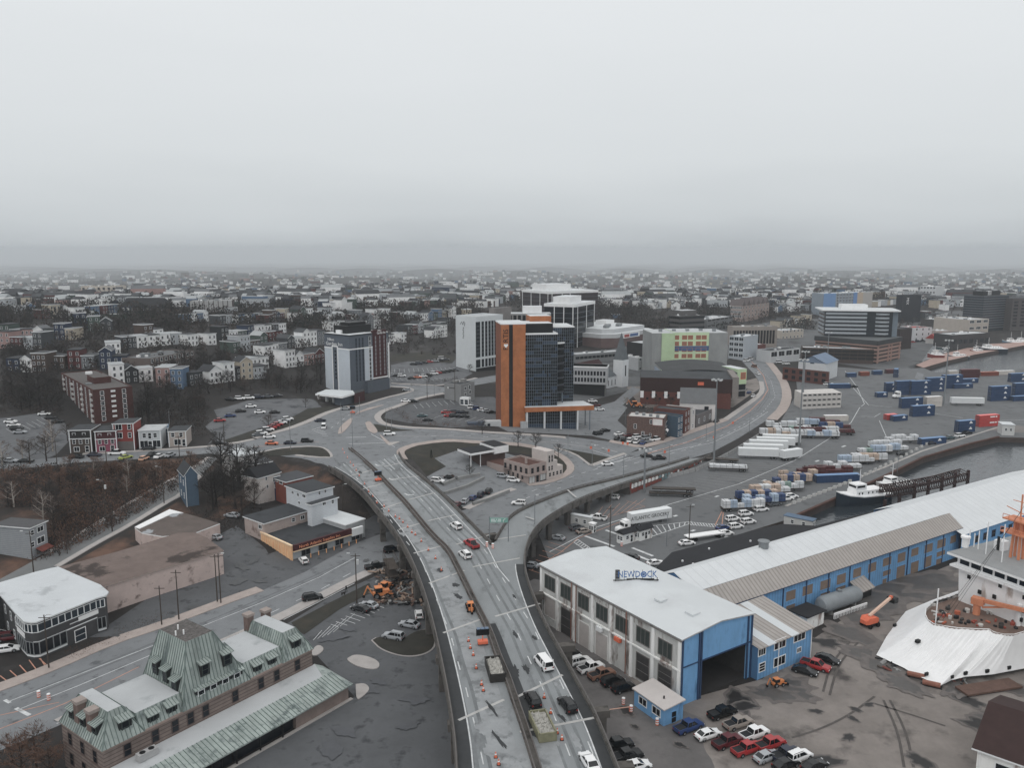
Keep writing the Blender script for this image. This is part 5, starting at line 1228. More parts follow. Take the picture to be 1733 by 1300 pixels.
ht.windows('R',uc+1.2,HW_-1.2,1,8,HH-4,9,.8,1.5,TRIM,GLASS_D)
u_=ht.on('L',565,577)
text('Hilton',2.0,WHITE,ht.root,(-.1,u_[0]+2.2,HH-2.5),(pi/2,0,-pi/2),'lettering',.04);text('Garden Inn',2.5,WHITE,ht.root,(-.1,u_[0]-.2,HH-4.6),(pi/2,0,-pi/2),'lettering',.04,sx=1.1)
text('Garden Inn',1.8,WHITE,ht.root,(ub+(uc-ub)*.62,-.3,HH+.1),(pi/2,0,0),'lettering',.04,sx=.7);text('Hilton',1.4,WHITE,ht.root,(ub+(uc-ub)*.5,-.3,HH+1.3),(pi/2,0,0),'lettering',.04,sx=.7)
b=MB();pc_=[ht.at(a,c,5.2)for a,c in((533.7,666.5),(579,671.5),(600,665.3),(597,661),(552,659))]
b.prism([(p.x,p.y)for p in pc_],4.4,5.2,WHITE,FLATW,bottom=True);ht.part('canopy',b,fix=True)
b=MB();q0,q1=ht.at(566,682,0),ht.at(598,674,0);b.prism([(p.x,p.y)for p in[ht.at(a,c,4.4)for a,c in((566,671),(579,672),(599,666),(590,661),(566,662))]],-3,4.4,HGR);ht.part('lobby',b,fix=True)
for px,py in((540,680),(553.5,683),(565,684)):
 q=ht.at(px,py,0);b=MB();b.box(-.5,.5,-.5,.5,-3,4.4,WHITE);b.build('canopy_column',ht.root,(q.x,q.y,0))
b=MB();b.prism([(p.x,p.y)for p in[ht.at(a,c,4.6)for a,c in((599,667),(617,661.5),(616,658),(598,663))]],-3,4.6,HRD,FLATD);b.box(ua,uc,-2,0,-3,6.2,HGR,FLATD);ht.part('ground_floor',b,fix=True)
jg=Site('white_hotel','slim white hotel with rows of dark windows, half hidden behind the orange tower','hotel',(805.6,629),536,(851,532),(771,534))
jg.walls(M('hotel_pale_wall',(166,170,172),.7,.05,.15),para=.8,roof=FLATG,z0=-3)
W_,D_,H_=jg.W,jg.D,jg.H
wx_=[jg.on('R',p,580)[0]for p in(809,817,823,828.5,833.5,838.5)]
for i,u in enumerate(wx_):
 jg.windows('R',u,u,1,H_*.3,H_-4.5,9,3.4 if i==0 else 1.7,2.5,M('frame_grey',(84,90,96),.6,.1,1),GLASS_D,bars=0)
 jg.windows('R',u,u,1,H_*.14,0,1,3.4 if i==0 else 1.7,4.4,M('frame_grey'),GLASS_D,bars=1)
b=MB();b.box(0,W_,-.1,0,-2,H_*.055,BLACK);jg.part('base_band',b)
b=MB();y_=D_*.62;z_=H_*.86;b.tube([(-.1,y_+2.4,z_-.6),(-.1,y_+1.2,z_+.9),(-.1,y_+.2,z_-.8),(-.1,y_-.6,z_+1.2),(-.1,y_-1.6,z_+.2),(-.1,y_-1.0,z_-1.4)],.16,BLACK,5)
for k in range(6):zz=z_-2.6-k*1.15;b.box(-.12,0,y_-.5,y_+.3,zz-.1,zz+.12,BLACK);b.box(-.12,0,y_-.5+(k%2)*.5,y_-.2+(k%2)*.5,zz-.45,zz+.4,BLACK)
jg.part('script_sign',b)
def tower(name,label,base,top,right,left,wall,glass,colL,colR,cat='office tower',pent=None):
 s=Site(name,label,cat,base,top,right,left);b=MB();W,D,H=s.W,s.D,s.H
 b.box(0,W,0,D,-6,H-2.2,glass,glass);s.part('glass_wall',b)
 b=MB();b.box(-.3,W+.3,-.3,D+.3,H-2.2,H,wall,FLATW)
 for p in colR:u=s.on('R',p,(base[1]+top)/2)[0];b.box(u-.28,u+.28,-.35,-.004,-6,H-2.2,wall)
 for p in colL:u=s.on('L',p,(base[1]+top)/2)[0];b.box(-.35,-.004,u-.28,u+.28,-6,H-2.2,wall)
 s.part('white_frame',b)
 if pent:b=MB();b.box(W*pent[0],W*pent[1],D*pent[2],D*pent[3],H,H+pent[4],wall,FLATW);s.part('penthouse',b)
 for z in range(1,int(H/3.6)):
  b=MB();b.box(-.06,W,-.06,-.02,z*3.6,z*3.6+.25,MUL);b.box(-.06,-.02,0,D,z*3.6,z*3.6+.25,MUL);s.part('floor_line',b)
 return s
tower('dark_office_tower','black glass office tower framed in white, just behind the orange tower',(971.7,590),515,(1006.6,510),(921.5,513.5),WHITE,M('black_glass',(22,27,36),.1,.2,.15,spec=.2),(938,954,969.5),(977,992,1005),pent=(.05,.6,.2,.75,5))
tower('maroon_office_tower','dark maroon office block with a white frame, the farthest tower back',(928.5,545),493.5,(965,487.5),(883.5,490),WHITE,M('maroon_glass',(50,38,42),.4,.2,.2),(884.5,899,914,927.5),(934,951,964.5),pent=(.05,.55,.2,.7,6))
cb2=Site('concrete_hotel','rough grey concrete block building between the white hotel and the towers','building',(866,575),519,(884,516),(836,522))
cb2 .walls(M('raw_concrete_wall',(116,112,110),.9,.15,.15),para=.5,z0=-5,roof=FLATG)
cw=Site('column_wing','long low wing with rows of concrete columns behind the orange tower','wing',None,None,(932,531),None,depth=14,near=(865,531),h=26,z=12)
b=MB();b.box(0,cw.W,1,14,-5,25,GLASS_D,FLATG);b.box(-.2,cw.W+.2,-.2,14,25,26,CONC,FLATG);b.box(cw.W*.3,cw.W*.78,4,12,26,30.5,WHITE,FLATW)
cw.part('wall',b)
for i in range(9):b=MB();b.box(-.5,.5,-.5,.5,-5,25,M('column_concrete',(120,117,115),.9,.1,.5));b.build('column',cw.root,(1+i*(cw.W-2)/8,.2,0))
def block(name,label,base,top,right,left=None,wall=None,roof=None,cat='building',rows=0,colsR=0,colsL=0,w=1.3,h=1.6,frame=None,pane=None,depth=None,para=.5,m0=.16,m1=.88,z0=-5,bars=1,near=None,hh=None,z=None):
 s=Site(name,label,cat,base,top,right,left,depth=depth,near=near,h=hh,z=z)
 s.walls(wall,para=para,roof=roof or FLATG,z0=z0)
 if rows:
  if colsR:s.windows('R',s.W/colsR*.5,s.W-s.W/colsR*.5,colsR,s.H*m0,s.H*m1,rows,w,h,frame,pane,bars=bars)
  if colsL:s.windows('L',s.D/colsL*.5,s.D-s.D/colsL*.5,colsL,s.H*m0,s.H*m1,rows,w,h,frame,pane,bars=bars)
 rr=random.Random(len(name))
 if s.W>9 and s.D>9:
  for _ in range(3+int(s.W*s.D/200)if s.W*s.D<1600 else 10):u=MB();x,y,q=rr.uniform(.15,.85)*s.W,rr.uniform(.15,.85)*s.D,rr.uniform(.5,1.5);u.box(-q,q,-q*.7,q*.7,0,rr.uniform(.7,1.8),rr.choice((STEEL,WHITE,CONC)));u.build('roof_unit',s.root,(x,y,s.H-para))
 return s
RBR=M('apartment_brick',(76,44,40),.9,.18,.5)
ba=block('brick_apartments','six storey dark red brick apartment block with white balconies on its long side',(162,719),660,(223.5,653.5),(104,641),RBR,GRAVEL,'apartment block',para=.4)
W_,D_,H_=ba.W,ba.D,ba.H
for u in(.22,.78):ba.windows('R',W_*u,W_*u,1,2,H_-1.6,6,1.2,1.4,TRIM,GLASS_D)
ba.windows('R',W_*.5,W_*.5,1,2.6,H_-1.2,6,1.4,.5,TRIM,WHITE,bars=0)
ba.windows('L',D_*.1,D_*.95,8,2,H_-1.6,6,1.3,1.5,TRIM,GLASS_D)
for r in range(6):
 for c in(.05,.33,.62,.9):
  z_=1.1+(H_-3.2)*r/5;b=MB();b.box(-.6,0,-1.3,1.3,0,.8,M('balcony_white',(170,168,166),.7,.06,1));b.build('balcony',ba.root,(-.01,D_*c,z_-.6))
b=MB();b.box(W_*.3,W_*.75,D_*.3,D_*.5,H_-.3,H_+2.2,RBR,GRAVEL);ba.part('lift_house',b)
def street_house(name,label,base,top,right,wall,cat='house',depth=9,lower=None,mans=None,wins=(),roof=None,shop=None):
 s=Site(name,label,cat,base,top,right,None,depth=depth);W,H=s.W,s.H
 s.walls(wall,para=0,z0=-3,h=H-.3)
 b=MB();b.box(-.25,W+.25,-.35,depth+.2,H-.3,H,TRIM,roof or FLATD);s.part('roof',b)
 if mans:
  b=MB();b.mesh([(0,-.12,H*.62),(W,-.12,H*.62),(W,.0,H-.3),(0,.0,H-.3)],[(0,1,2,3)],mans);b.box(-.1,W+.1,-.3,0,H*.6,H*.63,TRIM);s.part('mansard',b)
 if lower:b=MB();b.box(0,W,-.08,0,-3,H*.33,lower);s.part('shop_front',b)
 for(u,z_,w,h)in wins:s.windows('R',W*u,W*u,1,H*z_,0,1,w,h,TRIM,GLASS_D)
 b=MB();b.box(-.06,.2,-.12,.1,-2,H-.3,TRIM);b.box(W-.2,W+.06,-.12,.1,-2,H-.3,TRIM);s.part('corner_board',b)
 return s
w3=((.22,.78,.9,1.3),(.68,.78,.9,1.3),(.2,.48,.9,1.4),(.5,.48,.9,1.4),(.8,.48,.9,1.4),(.3,.16,1.6,1.5),(.78,.16,1.1,2.0))
street_house('mansard_house','dark brown mansard roofed town house, leftmost of the row on the upper street',(119.5,767),728,(153,727),M('brown_clapboard',(72,62,56),.8,.12,.6),mans=M('dark_shingle',(44,42,42),.9,.1,.8),wins=w3)
street_house('pink_house','bright pink and maroon town house between the brown mansard house and the red one',(163,766),730,(196,728.5),M('pink_clapboard',(122,58,78),.8,.08,.6),mans=M('maroon_shingle',(74,34,40),.9,.1,.8),wins=w3)
street_house('red_town_house','tall red and white three storey town house, highest of the row on the upper street',(194,763),717,(225,716),M('red_clapboard',(118,44,40),.8,.08,.6),lower=M('grey_shop_front',(96,92,90),.8,.1,.6),wins=((.28,.86,2.0,1.9),(.8,.86,1.0,1.7),(.28,.56,2.0,1.9),(.8,.56,1.0,1.7),(.3,.2,2.4,1.5),(.8,.15,1.4,2.2)))
street_house('white_shop_house','white two storey shop with two dark display windows on the upper street',(236.5,760),728,(271,727),M('white_shop_wall',(150,154,157),.8,.06,.6),cat='shop',wins=((.25,.7,1.1,1.5),(.5,.68,1.0,2.0),(.75,.7,1.1,1.5),(.22,.25,2.6,2.4),(.8,.25,2.6,2.4),(.5,.2,1.2,2.6)),roof=FLATG)
street_house('blue_shed_house','small blue roofed shed house squeezed between the white shop and the beige house',(272,751),725,(284,724),M('dark_blue_wall',(44,58,76),.8,.1,.6),depth=7,roof=M('blue_sheet',(74,98,122),.6,.1,.5))
street_house('beige_house','beige and white two storey house, rightmost of the row on the upper street',(286.5,757),730,(314,729),M('beige_clapboard',(140,130,124),.8,.06,.6),wins=((.25,.75,1.1,1.4),(.72,.75,1.1,1.4),(.5,.3,2.2,2.0),(.86,.25,1.0,2.4)))
gb_=block('grey_block_office','plain grey two storey office with a flat dark roof behind the tower car park',(780,681.5),651,(803,643.5),(752,648),M('grey_block_wall',(116,117,118),.85,.06,.3),FLATD,'office',para=.3)
for l,t,r,bt in((786,655,789,660),(793,652.5,796,658),(786,665,789,670),(794,661,797,666)):gb_.winpx('R',l,t,r,bt,TRIM,GLASS_D)
b=MB();y_=gb_.D;z_=gb_.H;b.box(-.08,0,y_*.35,y_*.72,z_*.74,z_*.765,BLACK);b.box(-.1,0,y_*.75,y_*.8,z_*.7,z_*.8,WHITE);gb_.part('sign_strip',b)
ki=block('parking_kiosk','small white glazed stair kiosk beside the tower car park',(793,688),674,(801,672.5),(778,673),WHITE,FLATW,'kiosk',para=.2,rows=1,colsR=1,colsL=2,w=1.6,h=2.2,m0=.5,frame=TRIM)
TAN=M('tan_stucco_wall',(136,122,117),.9,.07,.5)
tb=Site('tan_corner_building','two storey tan corner building with a stepped white end tower on the traffic island','building',(895,820),788.5,(924,780),(852.5,777))
tb.walls(TAN,para=.7,roof=M('rust_roof',(92,62,54),.95,.2,.4),z0=-1)
W_,D_,H_=tb.W,tb.D,tb.H
tb.windows('L',D_*.1,D_*.93,5,H_*.68,0,1,1.0,1.7,M('frame_tan',(96,84,80),.8,.1,1),GLASS_D);tb.windows('L',D_*.25,D_*.8,4,H_*.3,0,1,.8,1.4,M('frame_tan'),GLASS_D)
tb.windows('R',W_*.2,W_*.85,3,H_*.68,0,1,1.0,1.7,M('frame_tan'),GLASS_D);tb.windows('R',W_*.18,W_*.82,2,H_*.2,0,1,2.6,2.2,BLACK,M('shop_white',(170,172,172),.4,.1,1),'shop_window');tb.windows('R',W_*.5,W_*.5,1,H_*.18,0,1,1.0,2.2,BLACK,GLASS_D,'door')
b=MB();b.box(-.3,W_+.2,-.5,0,H_*.4,H_*.5,TAN);b.box(-.5,0,0,D_*.3,H_*.4,H_*.5,TAN);tb.part('shop_cornice',b)
WST=M('white_stucco_wall',(158,150,146),.9,.06,.5)
b=MB();b.box(W_,W_+3.6,-.5,7,-1,H_+3.6,WST);b.box(W_+3.6,W_+5.2,-.5,6,-1,H_*.98,WST);b.box(W_+5.2,W_+8,-.5,5,-1,H_*.62,WST);tb.part('stepped_tower',b)
for u,z_ in((1.1,1.12),(2.5,1.12),(1.1,.6),(2.5,.6)):tb.windows('R',W_+u,W_+u,1,H_*z_,0,1,.7,2.4 if z_>1 else 1.6,WST,GLASS_D,y0=-.5)
tb.windows('R',W_+1.5,W_+7,4,H_*.25,0,1,.9,1.3,WST,GLASS_D,y0=-.5)
b=MB();b.box(-6,0,D_-4,D_+9,-1,H_*.62,TAN,M('rust_roof'));b.build('rear_wing',tb.root,(6,0,0))
b=MB();b.box(W_*.3,W_*.36,D_*.3,D_*.36,H_-.5,H_+1.6,TAN);tb.part('chimney',b)
gs=Site('gas_bar','white fascia gas bar with a black flat roof canopy on the traffic island','gas bar',None,None,(862,757),None,depth=9,near=(797,768),h=5.4)
b=MB();b.box(0,gs.W*.62,0,9,4.6,5.4,WHITE,M('black_roof'));b.box(gs.W*.62,gs.W,.5,10,3.6,6.2,WHITE,M('black_roof'));gs.part('roof',b)
b=MB();b.box(gs.W*.3,gs.W-.5,2,9,-1,4.6,M('gas_bar_wall',(76,58,54),.9,.1,.6));gs.part('wall',b)
for x in(.6,gs.W*.28):b=MB();b.cyl(0,0,-1,4.6,.15,WHITE,6);b.build('canopy_post',gs.root,(x,1,0))
for k,px in enumerate((((750,823),(773,813),(812,806)),((752,838),(790,826),(819,812)),((800,856),(828,848),(862,834)))):
 b=MB();l=PX(px);ribbon(b,l,.5,1.1,CONC,1.4);tag(b.build('low_wall'),f'low concrete wall of the sunken car park beside the overpass, {ordn(k)} from the junction','low wall','low walls of the sunken car park')
sg2=Site('direction_sign','green overhead direction sign standing at the nose where the ramp splits off','road sign',None,None,(859.5,877),None,depth=.3,near=(829,877),h=14.2,z=0)
b=MB();b.box(0,sg2 .W,0,.12,13.0,14.2,M('sign_green',(104,150,138),.5,.05,1));sg2 .part('sign_panel',b)
b=MB();W_=sg2 .W
for a_,c_,z_ in((.06,.28,13.82),(.33,.4,13.82),(.45,.62,13.82),(.06,.36,13.36),(.42,.62,13.36)):b.box(W_*a_,W_*c_,-.03,0,z_-.1,z_+.1,WHITE)
b.tube([(W_*.74,-.03,13.2),(W_*.74,-.03,13.5),(W_*.78,-.03,13.8),(W_*.85,-.03,13.95)],.07,WHITE,5);b.build('legend',sg2 .root)
for x in(-.1,sg2 .W+.1):b=MB();b.cyl(0,.06,DZ,14.6,.12,STEEL,6);b.build('post',sg2 .root,(x,.2,0))
MB1=M('mural_brick',(92,72,66),.9,.3,1.6)
mb_=Site('brick_walkup','three storey brown brick walk-up with a white mural board and pale flat roof','building',(1123,747),708,(1145.5,701.5),(1061,704))
mb_.walls(MB1,para=.4,roof=M('pale_tar_roof',(168,166,163),.85,.08,.3))
for l,t,r,bt in((1127,712,1132,719),(1136,709.5,1141,717),(1127,724,1132,731),(1136,721,1141,729),(1127,737,1132,745),(1136,733,1141,741)):mb_.winpx('R',l,t,r,bt,TRIM,GLASS_D)
for l,t,r,bt in((1100,711,1104,717),(1073,718,1077,725),(1099,734,1102,739),(1086,731,1090,736)):mb_.winpx('L',l,t,r,bt,TRIM,GLASS_D)
mb_.winpx('L',1105,709.5,1121,720,M('mural_frame',(150,96,92),.8,.1,1),M('mural_white',(188,186,184),.8,.12,.5),'mural_board',0)
b=MB();b.loft([[(mb_.W*.35+i*.45,-.1-1.0*math.cos(a),3.1+.8*math.sin(a)+i*.02)for a in(0,.6,1.1,1.57)]for i in range(9)],WHITE,close=False,caps=False);mb_.part('awning',b)
for i in range(4):b=MB();b.box(-.8,.8,-.6,.6,0,1,STEEL);b.build('roof_unit',mb_.root,(mb_.W*(.3+.12*i),mb_.D*(.2+.2*i),mb_.H-.3))
def sliver(name,label,base,top,right,wall,depth,rows=3,cols=2,**k):return block(name,label,base,top,right,None,wall,FLATD,'town house',rows=rows,colsR=cols,w=.9,h=1.6,depth=depth,m0=.18,m1=.82,**k)
sliver('blue_town_house','narrow blue town house with a white cornice beside the brown brick walk-up',(1146,742),705,(1156,702),M('teal_clapboard',(58,78,94),.8,.1,.6),12)
sliver('brick_town_house','narrow red brick town house between the blue and the white one',(1158,735),695,(1168,690),M('terrace_brick',(92,54,48),.9,.15,.6),14)
sliver('white_town_house','narrow white town house with a shop window beside the red brick one',(1168.5,729),693,(1177,690),M('white_terrace_wall',(160,156,153),.8,.08,.5),13,rows=2,cols=1)
block('grey_workshop','low grey workshop with a sunken dark roof beside the white gabled hall',(1178,724),703,(1206,692),None,M('workshop_grey_wall',(92,88,88),.9,.1,.5),FLATD,'workshop',depth=13,rows=1,colsR=3,w=1.2,h=1.8,m0=.45)
hl=Site('gabled_hall','white hall with a steep grey roof and pointed gable facing the road','hall',(1210,713),683,(1219.5,677),(1151,681))
W_,D_,H_=hl.W,hl.D,hl.H;HWAL=M('hall_white_wall',(172,168,166),.8,.06,.5)
hl.walls(HWAL,para=0);b=MB();b.mesh([(0,-.05,H_),(W_,-.05,H_),(W_/2,-.05,H_+6)],[(0,1,2)],HWAL);hl.part('gable',b)
b=MB();GRF=M('grey_shingle_roof',(98,100,102),.85,.1,.4);b.mesh([(-.4,-.3,H_-.3),(W_+.4,-.3,H_-.3),(W_/2,-.3,H_+6.2),(-.4,D_,H_-.3),(W_+.4,D_,H_-.3),(W_/2,D_,H_+6.2)],[(0,2,5,3),(2,1,4,5),(3,5,4)],GRF);hl.part('roof',b)
hl.windows('R',W_*.28,W_*.72,2,3,9,2,.9,2.2,TRIM,GLASS_D);hl.windows('L',D_*.25,D_*.25,1,H_*.7,0,1,1.6,1.6,BLACK,GLASS_D)
rh=Site('brown_red_hall','long windowless hall, dark brown above and brick red below, with white pilasters','hall',(1083,684),639,(1240,642.5),None,depth=26)
W_,H_=rh.W,rh.H;BRB=M('dark_brown_cladding',(54,33,30),.8,.1,.2);RDB=M('red_panel_wall',(92,50,42),.85,.12,.4)
b=MB();b.box(0,W_,0,26,H_*.48,H_,BRB,FLATD);b.box(.1,W_*.99,.1,26,-4,H_*.48,RDB);b.box(W_,W_+3,0,26,H_*.3,H_+1,M('hall_end_wall',(112,106,102),.9,.1,.4));rh.part('wall',b)
for px in(1086.5,1106,1127,1149,1169.5,1191):u=rh.on('R',px,665)[0];b=MB();b.box(-.8,.8,-.25,.1,H_*.25,H_*.5,WHITE);b.build('pilaster',rh.root,(u,0,0))
for i in range(16):u=W_*(.08+.046*i);rh.windows('R',u,u,1,H_*(.36 if i%3 else.22),0,1,.9,.9,BLACK,GLASS_D,bars=0,y0=.1)
rh.windows('R',W_*.66,W_*.66,1,H_*.82,0,1,2.6,1.3,ORANGE,ORANGE,'orange_panel',bars=0)
av=Site('arched_hall','pale blue hall with a low arched dark roof behind the long brown hall','hall',None,None,(1247,632),None,depth=30,near=(1124,632),h=12.3,z=3)
b=MB();W_=av.W;zz=lambda x:12.3+1.7*math.sin(pi*x/W_)
ptsx=[W_*i/14 for i in range(15)]
b.mesh([(x,0,0)for x in ptsx]+[(x,0,zz(x))for x in ptsx],[(i,i+1,16+i,15+i)for i in range(14)],M('pale_blue_cladding',(130,142,156),.7,.08,.3));b.mesh([(0,0,0),(0,30,0),(0,30,12.3),(0,0,12.3),(W_,0,0),(W_,30,0),(W_,30,12.3),(W_,0,12.3)],[(3,2,1,0),(4,5,6,7)],M('pale_blue_cladding'));av.part('wall',b)
b=MB();b.mesh([(x,-.6,zz(x)+.3)for x in ptsx]+[(x,31,zz(x)+1.6)for x in ptsx],[(i,i+1,16+i,15+i)for i in range(14)],M('arched_roof_felt',(66,68,70),.9,.18,.1));b.mesh([(x,-.6,zz(x)+.3)for x in ptsx]+[(x,-.6,zz(x)-.3)for x in ptsx],[(15+i,16+i,i+1,i)for i in range(14)],BLACK);av.part('roof',b)
gc=Site('green_building_site','half finished block in pale green sheathing and raw concrete with orange window openings','building site',(1102,640),564,(1232,563),None,depth=24)
W_,H_=gc.W,gc.H;cuts=[gc.on('R',p,600)[0]for p in(1119,1141,1199)]
GRS=M('green_sheathing_wall',(160,178,144),.8,.1,.3);CGR=M('raw_grey_wall',(122,124,124),.9,.14,.15,streak=(1,1,.5))
b=MB();b.box(0,cuts[0],0,24,-4,H_,CGR,FLATG);b.box(cuts[0],cuts[1],-.6,24,-4,H_,M('pale_green_wall',(148,168,132),.8,.08,.3),FLATG);b.box(cuts[1],cuts[2],0,24,-4,H_+.4,GRS,FLATG);b.box(cuts[2],W_,-.4,24,-4,H_,CGR,FLATG);gc.part('wall',b)
b=MB();b.box(cuts[1],cuts[2],-.06,0,H_*.6,H_*.71,M('blue_wrap_wall',(62,86,122),.7,.1,.4));gc.part('blue_wrap',b)
OWN=M('orange_opening',(146,96,74),.8,.15,.6)
for px in(1144.5,1158,1168,1181.5,1191):
 u=gc.on('R',px,590)[0];gc.windows('R',u,u,1,H_*.35,H_*.9,5,2.7,2.2,M('orange_rim',(172,104,78),.8,.1,1),OWN,bars=0)
for i in range(5):b=MB();b.box(-1,1,-.8,.8,0,1.6,STEEL);b.build('roof_unit',gc.root,(W_*(.15+.18*i),8,H_))
sgb=Site('green_stair_block','small green and glass stair block with one orange opening at the road bend','building',(1247,672),625,(1264,624),None,depth=14)
b=MB();b.box(0,sgb.W,0,14,sgb.H*.45,sgb.H,M('pale_green_wall'),FLATW);b.box(.2,sgb.W-.2,.2,14,-3,sgb.H*.45,GLASS_D);b.box(-.1,sgb.W+.1,-.1,14,sgb.H*.2,sgb.H*.24,CONC);sgb.part('wall',b);sgb.windows('R',sgb.W*.62,sgb.W*.62,1,sgb.H*.75,0,1,3,3.4,ORANGE,OWN,bars=0)
wb_=Site('white_office_block','white three storey office on a dark recessed ground floor beside the glass tower','office',(1026,672),621,(1034,617),(960,619))
W_,D_,H_=wb_.W,wb_.D,wb_.H
b=MB();b.box(0,W_,0,D_,H_*.4,H_,M('pale_grey_wall',(142,143,145),.8,.06,.3),FLATW);b.box(1,W_,1,D_,-4,H_*.4,BLACK);b.box(-.3,W_+.3,-.3,D_+.3,H_-.8,H_,WHITE,FLATW);wb_.part('wall',b)
wb_.windows('L',D_*.06,D_*.94,12,H_*.55,H_*.77,2,.9,2.0,M('frame_dark',(50,54,58),.6,.1,1),GLASS_D,bars=0)
b=MB();b.cyl(2,1,-4,H_*.4,.4,CONC,8);b.cyl(2,D_*.4,-4,H_*.4,.4,CONC,8);wb_.part('column',b)
ch=Site('spired_church','white church with a dark red roof and slender grey spire','church',(1053,656),610,(1064,608),None,depth=6)
CW=M('church_white_wall',(168,170,172),.8,.05,.4)
W_,H_=ch.W,ch.H;b=MB();b.box(0,W_,0,6,-3,H_,CW);b.box(-9,0,4,12,-3,H_*.42,CW);b.box(-38,0,10,24,-3,H_*.42,CW);ch.part('wall',b)
b=MB();b.mesh([(0,0,H_),(W_,0,H_),(W_,6,H_),(0,6,H_),(W_/2,3,H_+15)],[(0,1,4),(1,2,4),(2,3,4),(3,0,4)],M('spire_slate',(88,94,98),.8,.1,.5));ch.part('spire',b)
b=MB();zr_=H_*.42;MRF=M('maroon_roof',(62,34,36),.85,.1,.3)
b.mesh([(-40,9,zr_),(2,9,zr_),(2,17,zr_+8),(-40,17,zr_+8),(2,25,zr_),(-40,25,zr_)],[(0,1,2,3),(3,2,4,5),(0,3,5),(1,4,2)],MRF);b.mesh([(-9.3,3.7,zr_),(.3,3.7,zr_),(.3,12,zr_),(-9.3,12,zr_),(-4.5,8,zr_+6)],[(0,1,4),(1,2,4),(2,3,4),(3,0,4)],M('spire_slate'));ch.part('roof',b)
ch.windows('R',W_/2,W_/2,1,H_*.6,0,1,1.2,6,CW,GLASS_D,bars=0);ch.windows('R',-8,-1,3,3,0,1,.7,3,CW,GLASS_D,bars=0,y0=4)
ar=Site('arena','big low arena with a broad white roof behind the dark office tower','arena',(1040,590),566,(1108,556),(985,560))
W_,D_,H_=ar.W*1.0,max(ar.D,30),ar.H
oct_=[(3,0),(W_-3,0),(W_,6),(W_,D_+20),(W_-8,D_+28),(4,D_+28),(-6,D_+20),(-6,8)]
b=MB();b.prism(oct_,-4,H_-3,M('arena_wall',(92,74,72),.8,.15,.2));b.prism(oct_,H_-3,H_,M('arena_band_wall',(150,152,154),.8,.06,.3),FLATW);ar.part('wall',b)
b=MB();c_=(W_/2,D_/2+12)
b.prism([(c_[0]+(x-c_[0])*.82,c_[1]+(y-c_[1])*.82)for x,y in oct_],H_,H_+3,M('arena_band_wall'),FLATW);b.box(W_*.6,W_*.8,D_,D_+10,H_+3,H_+6,WHITE,FLATW);ar.part('roof',b)
for i in range(5):b=MB();b.box(-2,2,-1.5,1.5,0,1.8,STEEL);b.build('roof_unit',ar.root,(W_*(.2+.1*i),D_*(.5+.1*(i%3)),H_+3))
b=MB();b.box(W_*.2,W_*.6,-.3,-.05,H_*.62,H_-.6,WHITE);b.box(W_*.22,W_*.34,-.4,-.3,H_*.68,H_-1.2,M('banner_red',(160,70,62),.6,.1,1));b.box(W_*.36,W_*.56,-.4,-.3,H_*.68,H_-1.2,M('banner_blue',(70,100,146),.6,.1,1));ar.part('banner',b)
pk=block('brown_parkade','long dark brown brick parkade below the curved glass office',(1357,611),588,(1479,591.5),None,M('parkade_brick',(70,57,52),.9,.15,.4),FLATG,'parkade',para=.6,depth=13)
pk.windows('R',pk.W*.06,pk.W*.95,9,pk.H*.3,pk.H*.8,3,5.2,1.7,M('parkade_brick'),BLACK,bars=0)
pb=Site('pink_parkade','pink banded parkade with open decks at the corner of the waterfront road','parkade',(1483,616),577,(1526,570),None,depth=46)
W_,D_,H_=pb.W,pb.D,pb.H;PNK=M('pink_band_wall',(134,106,96),.85,.08,.3)
b=MB();b.box(.6,W_,.6,D_,-3,H_-3,BLACK);b.box(-.5,W_+.5,-.5,D_+.5,H_-3.2,H_,M('parkade_cornice',(58,60,62),.8,.1,.4),M('dark_deck',(92,96,98),.85,.1,.2));pb.part('deck',b)
for k in range(5):b=MB();z_=1+(H_-5.5)*k/4;b.box(0,W_,0,.4,z_,z_+1.5,PNK);b.box(0,.4,.4,D_,z_,z_+1.5,PNK);b.build('band',pb.root)
for u in(.05,.48,.6,.95):b=MB();b.box(W_*u-.9,W_*u+.9,-.1,.5,-2,H_-3.2,PNK);b.build('column',pb.root)
go=Site('curved_glass_office','broad glass office with white floor bands and an overhanging white roof on a parkade','office',(1392.5,603),524,(1512,525.5),None,depth=26)
W_,H_=go.W,go.H;zl=H_*.44
b=MB();b.box(0,W_,0,26,zl,H_-.8,M('office_glass',(34,42,50),.15,.2,.2,spec=.5));b.box(W_,W_+4,2,26,zl,H_-.8,M('office_end_wall',(98,110,120),.6,.08,.3));go.part('glass_wall',b)
b=MB();b.prism([(-3,-1.5),(W_*.7,-1.8),(W_*.86,-3.2),(W_+5,-1),(W_+6,28),(-3,28)],H_-.8,H_,WHITE,FLATW,bottom=True);b.box(W_*.27,W_*.66,8,20,H_,H_+3.4,WHITE,FLATW);go.part('roof',b)
for k in range(6):
 z_=zl+1.6+(H_-zl-5)*k/5
 b=MB();b.box(.4,W_*.62,-.5,0,z_,z_+1.5,M('floor_band',(140,146,152),.6,.06,.5));b.prism([(W_*.75,-.1),(W_*.8,-2),(W_*.9,-2),(W_*.95,-.1)],z_,z_+1.3,M('floor_band'),bottom=True);b.box(-.5,0,3,24,z_,z_+1.5,M('floor_band'));b.build('floor_band',go.root)
mx_=block('dark_mix_hotel','black slab hotel with white letters MIX and a white window strip down its side',(1556,545),499,(1567,498),(1527,499.5),M('black_cladding',(36,39,46),.7,.1,.2),FLATD,'hotel',rows=7,colsR=1,w=2.4,h=2.6,frame=WHITE,pane=GLASS_D)
